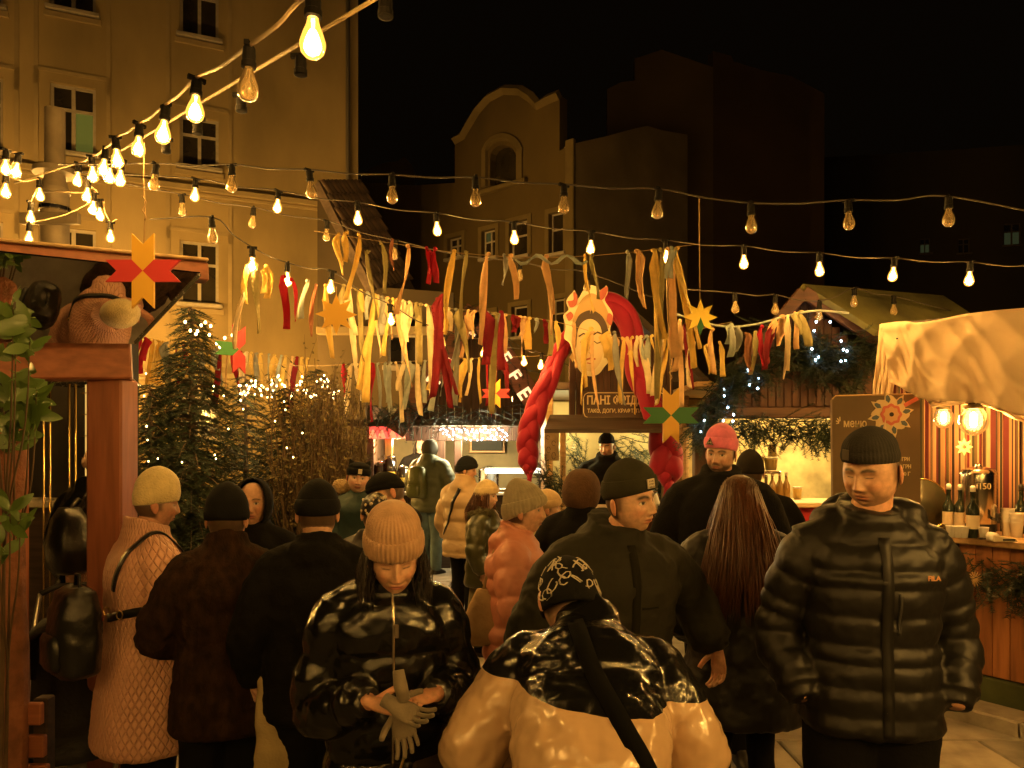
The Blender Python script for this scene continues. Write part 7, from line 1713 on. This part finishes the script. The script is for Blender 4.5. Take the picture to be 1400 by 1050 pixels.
# --- far customers at the coffee kiosk
A = person('man in green parka and jeans with backpack at the coffee counter', put(588,10.55), 150, Hf(600,10.55,.03), vox=.016, hi=False, coat=dict(mat=green_parka, hem=.80, t=.05, hood='up', baffle=(.14,.014)), legs=dict(mat=jeans), head=(-25,5,0), arms={-1: ((-.30,-.02,1.1),(-.18,-.25,1.02)), 1: ((.3,-.02,1.1),(.18,-.25,1.0))})
hood_up(A, mat('dark_hood', (.05,.045,.03), .7), opening=58)
b2 = empty('backpack', A.root.location, R(150)); tag(b2, 'dark shiny green backpack worn at the coffee counter', 'backpack')
mb = MB(); mb.loft([sring(0,.30,z*A.s,hw,hd,20,3) for z, hw, hd in ((.98,.11,.06),(1.0,.14,.09),(1.2,.14,.09),(1.34,.12,.07),(1.37,.08,.04))]); mb.build('bag_body', mat('green_nylon', (.10,.11,.035), .3, bump=.5, bscale=18, bdist=.01), b2, True)
mb = MB(); mb.loft([sring(0,.39,z*A.s,hw,hd,20,3) for z, hw, hd in ((1.0,.09,.03),(1.02,.105,.04),(1.12,.105,.04),(1.15,.09,.03))]); mb.build('front_pocket', mat('green_nylon', (.10,.11,.035), .3), b2, True)
A = person('woman seller with dark hair behind the coffee counter', put(575,11.9), 8, Hf(600,11.9,.0), vox=.016, coat=dict(mat=black_wool, hem=.8), legs=dict(mat=black_trs), hi=False, face=dict(male=False), hair=lambda a: hair_strands(a, hair_dk, n=60, length=.2, spread=.02, w=.006))
A = person('woman in beige puffer coat and black beanie walking to the kiosk', put(636,7.5), 142, Hf(624,7.5,.03), vox=.012, coat=dict(mat=beige_puf, hem=.72, t=.045, baffle=(.15,.022), hood='down', collar=.06, name='puffer_coat'), legs=dict(mat=black_trs), head=(-50,6,0), face=dict(male=False, hi=False), hat=dict(mat=knit('navy_black_knit', (.012,.014,.016)), rim=.015, tilt=.03, h=.14, cuff=.045, t=.010))
strap(A, [Vector(q) for q in ((-.10,.25,1.40),(.0,.28,1.25),(.10,.26,1.08),(.17,.2,.94))], leather, .035, .006, 'bag_strap')
A = person('girl in shiny olive jacket with fur hood, beige hat and long skirt', put(663,6.4), 78, Hf(656,6.4,.03), hs=.96, vox=.012, coat=dict(mat=mat('olive_gloss', (.045,.045,.018), .28, bump=.5, bscale=18, bdist=.01), hem=.72, t=.045, baffle=(.12,.012), name='puffer_jacket'), legs=dict(mat=black_trs, skirt=dict(z=(.80,.16), r=(.16,.22), mat=mat('olive_skirt', (.14,.12,.06), .9, var=.1))), head=(-5,2,0), face=dict(male=False, child=True, skin=(.62,.40,.28)), hat=dict(mat=knit('sand_knit', (.52,.40,.22)), rim=.025, tilt=.02, h=.135, cuff=.06, t=.010))
mb = MB(); c_ = A.hc
for k in range(12): a = R(-120+k*21.8)+math.pi; mb.ell(Vector((c_.x+.13*math.sin(a), c_.y+.02-.10*math.cos(a), c_.z-.14+.02*math.cos(a))), (.05,.05,.045), 10, 7)
me = mb.mesh('f'); me = baked([('REMESH', dict(mode='VOXEL', voxel_size=.012)), ('DISPLACE', dict(texture=clouds(.015,1), strength=.025, texture_coords='LOCAL'))], me, 'fur'); link('fur_hood', me, A.root, mat('olive_fur', (.06,.05,.02), 1.0, var=.5, vscale=40, bump=1, bscale=110, bdist=.02), True)
hair_strands(A, hair_br, n=160, length=.24, spread=.02, w=.003)
# --- woman in the salmon coat
A = person('woman in long salmon puffer coat and grey ribbed hat in profile', put(706,3.85), 84, Hf(657,3.85,.05), vox=.009, bw=.98, coat=dict(mat=salmon_m, hem=.48, t=.036, baffle=(.115,.022), hood='down', collar=.05, wrinkle=.012, name='puffer_coat'), legs=dict(mat=black_trs), arms={-1: ((-.26,-.02,1.1),(-.2,-.2,.98)), 1: ((.27,-.01,1.10),(.2,-.2,1.0))}, head=(-2,-2,0), headoff=(0,-.03,0), face=dict(male=False, skin=(.58,.35,.25)), hat=dict(mat=knit('grey_rib_knit', (.33,.28,.20)), rim=.010, tilt=.035, h=.170, cuff=.055, ribs=34, amp=.0022, t=.010, start=.3, shape=1.5, slouch=(0,.035)))
tb_ = empty('shoulder_bag', (P(660,850,3.75).x, 3.75, 0)); tag(tb_, 'soft beige shoulder bag on the salmon coat', 'bag')
mb = MB(); mb.loft([sring(0,0,z,hw,hd,24,2.6) for z, hw, hd in ((.80,.06,.03),(.82,.10,.05),(.90,.105,.055),(1.0,.07,.04),(1.08,.03,.02))]); mb.build('bag_body', mat('beige_suede', (.38,.25,.13), .85, var=.15, vscale=10, bump=.4, bscale=40), tb_, True)
mb = MB(); mb.tube([(0,0,1.06),(.04,.02,1.2),(.09,.06,1.38)], .010, 6); mb.build('handle', mat('beige_suede', (.38,.25,.13)), tb_, True)
# --- hooded person, hat behind
A = person('person in black jacket with brown hood raised, back turned before the hatch', put(795,4.6), 165, Hf(640,4.6,.04), vox=.012, hi=False, coat=dict(mat=black_wool, hem=.72, t=.045, hood='up'), legs=dict(mat=black_trs)); hood_up(A, mat('brown_fleece', (.085,.042,.02), .95, var=.2, vscale=20, bump=.5, bscale=90), a=.118, b=.135, top=.15, opening=56)
A = person('child in beige hat half hidden between the salmon coat and the brown hood', put(745,5.3), 100, Hf(668,5.3,.03), hs=.95, vox=.014, hi=False, coat=dict(mat=beige_puf, hem=.7), legs=dict(mat=black_trs), face=dict(male=False), hat=dict(mat=knit('pale_beige_knit', (.5,.36,.2)), rim=.02, tilt=.02, h=.135, cuff=.05, t=.010))
A = person('seller in black hat and black jacket inside the food kiosk hatch', put(830,7.85), -14, Hf(594,7.85,.02), vox=.013, coat=dict(mat=black_wool, hem=.8, t=.045, hood='down', collar=.05), legs=dict(mat=black_trs), head=(-12,10,0), face=dict(eyes='down', beard=.15, skin=(.60,.36,.26)), hat=dict(mat=knit('black_knit', (.006,.006,.006)), rim=.040, tilt=.015, h=.118, cuff=0, t=.007))
# --- pink hat man, neighbour, long hair
A = person('bearded man in coral pink beanie and dark jacket facing the camera', put(985,4.2), -10, Hf(586,4.2,.035), vox=.011, coat=dict(mat=black_wool, hem=.72, t=.045, collar=.04), legs=dict(mat=black_trs), head=(-22,6,4), face=dict(beard=.88, brow=(.045,.028,.018), skin=(.56,.34,.25)), hat=dict(mat=knit('coral_knit', (.78,.20,.34)), rim=.040, tilt=.02, h=.142, cuff=.055, t=.008, start=.4))
hp = A.HM @ Vector((-.028,-.1185,.085)); f_ = frame(hp, A.HM.to_3x3() @ Vector((1,-.25,0)), A.HM.to_3x3() @ Vector((0,.05,1)))
mb = MB(); mb.prism([(-.024,-.018),(.024,-.018),(0,.022)], .004, f_); mb.build('hat_patch', mat('patch_black', (.02,.015,.015), .6), A.root)
mb = MB(); mb.tube([f_ @ Vector(q) for q in ((-.019,-.0145,.005),(.019,-.0145,.005),(0,.0165,.005),(-.019,-.0145,.005))], .0012, 4); mb.build('patch_outline', mat('tag_cream', (.6,.52,.42)), A.root)
mb = MB(); mb.tube([f_ @ Vector(q) for q in ((-.009,-.010,.005),(-.003,-.001,.005),(.001,-.006,.005),(.005,.0,.005),(.010,-.010,.005))], .0014, 4); mb.build('patch_mountain', mat('tag_cream', (.6,.52,.42)), A.root)
A = person('person in dark hat behind the coral beanie man, back turned', put(1026,4.7), 175, Hf(616,4.7,.03), vox=.013, hi=False, coat=dict(mat=black_wool, hem=.72, t=.05), legs=dict(mat=black_trs), hat=dict(mat=knit('brown_black_knit', (.018,.014,.010)), rim=.0, tilt=.0, h=.155, cuff=0, t=.010))
A = person('woman with long loose brown hair in black puffer coat, back turned', put(1012,3.3), 176, Hf(648,3.3,.012), vox=.010, bw=.98, hi=False, coat=dict(mat=mat('black_puffer_satin', (.012,.011,.010), .5, bump=.3, bscale=20, bdist=.008), hem=.62, t=.045, flare=.10, baffle=(.22,.010), wrinkle=.02, name='puffer_coat'), legs=dict(mat=black_trs, r=(.085,.065,.05)), arms={-1: ((-.27,-.03,1.1),(-.18,-.18,.95)), 1: ((.27,-.03,1.1),(.18,-.18,.95))}, hands={-1:'none',1:'none'}, head=(-8,4,0), hair=lambda a: hair_strands(a, hair_br, n=800, length=.46, spread=.10, seed=6, w=.0028, push=.13))
# --- mirror reflections by the left post, built as two added figures
A = person('figure added for a mirror reflection, glossy black jacket and beige hat, half hidden by the red-brown post', put(136,4.75), 160, Hf(606,4.75,.03), vox=.012, hi=False, coat=dict(mat=shiny_black, hem=.78, t=.05, baffle=(.2,.012), wrinkle=.02, name='puffer_jacket'), legs=dict(mat=black_trs), hat=dict(mat=knit('beige_rib_knit', (.48,.30,.19)), rim=.0, tilt=.0, h=.14, cuff=.05, t=.012))
A = person('figure added for the mirror reflection of the pink quilted coat, mostly hidden behind the red-brown post', put(142,4.3), 140, 1.58, vox=.013, hi=False, coat=dict(mat=qm, hem=.5, t=.04, flare=.08), legs=dict(mat=black_trs), hair=lambda a: hair_strands(a, hair_dk, n=80, length=.2, spread=.02, w=.005))
b3 = empty('backpack', (P(92,740,4.1).x, 4.12, 0), R(140)); tag(b3, 'black drawstring backpack of the added reflection figure behind the post', 'backpack')
mb = MB(); mb.loft([sring(0,0,z,hw,hd,24,2.8) for z, hw, hd in ((1.10,.10,.07),(1.13,.14,.10),(1.25,.145,.11),(1.40,.11,.08),(1.46,.06,.05))]); mb.build('bag_body', leather, b3, True); mb = MB(); mb.tube([(0,0,1.45),(.05,-.06,1.50),(.10,-.12,1.47)], .012, 6); mb.build('shoulder_strap', leather, b3, True)
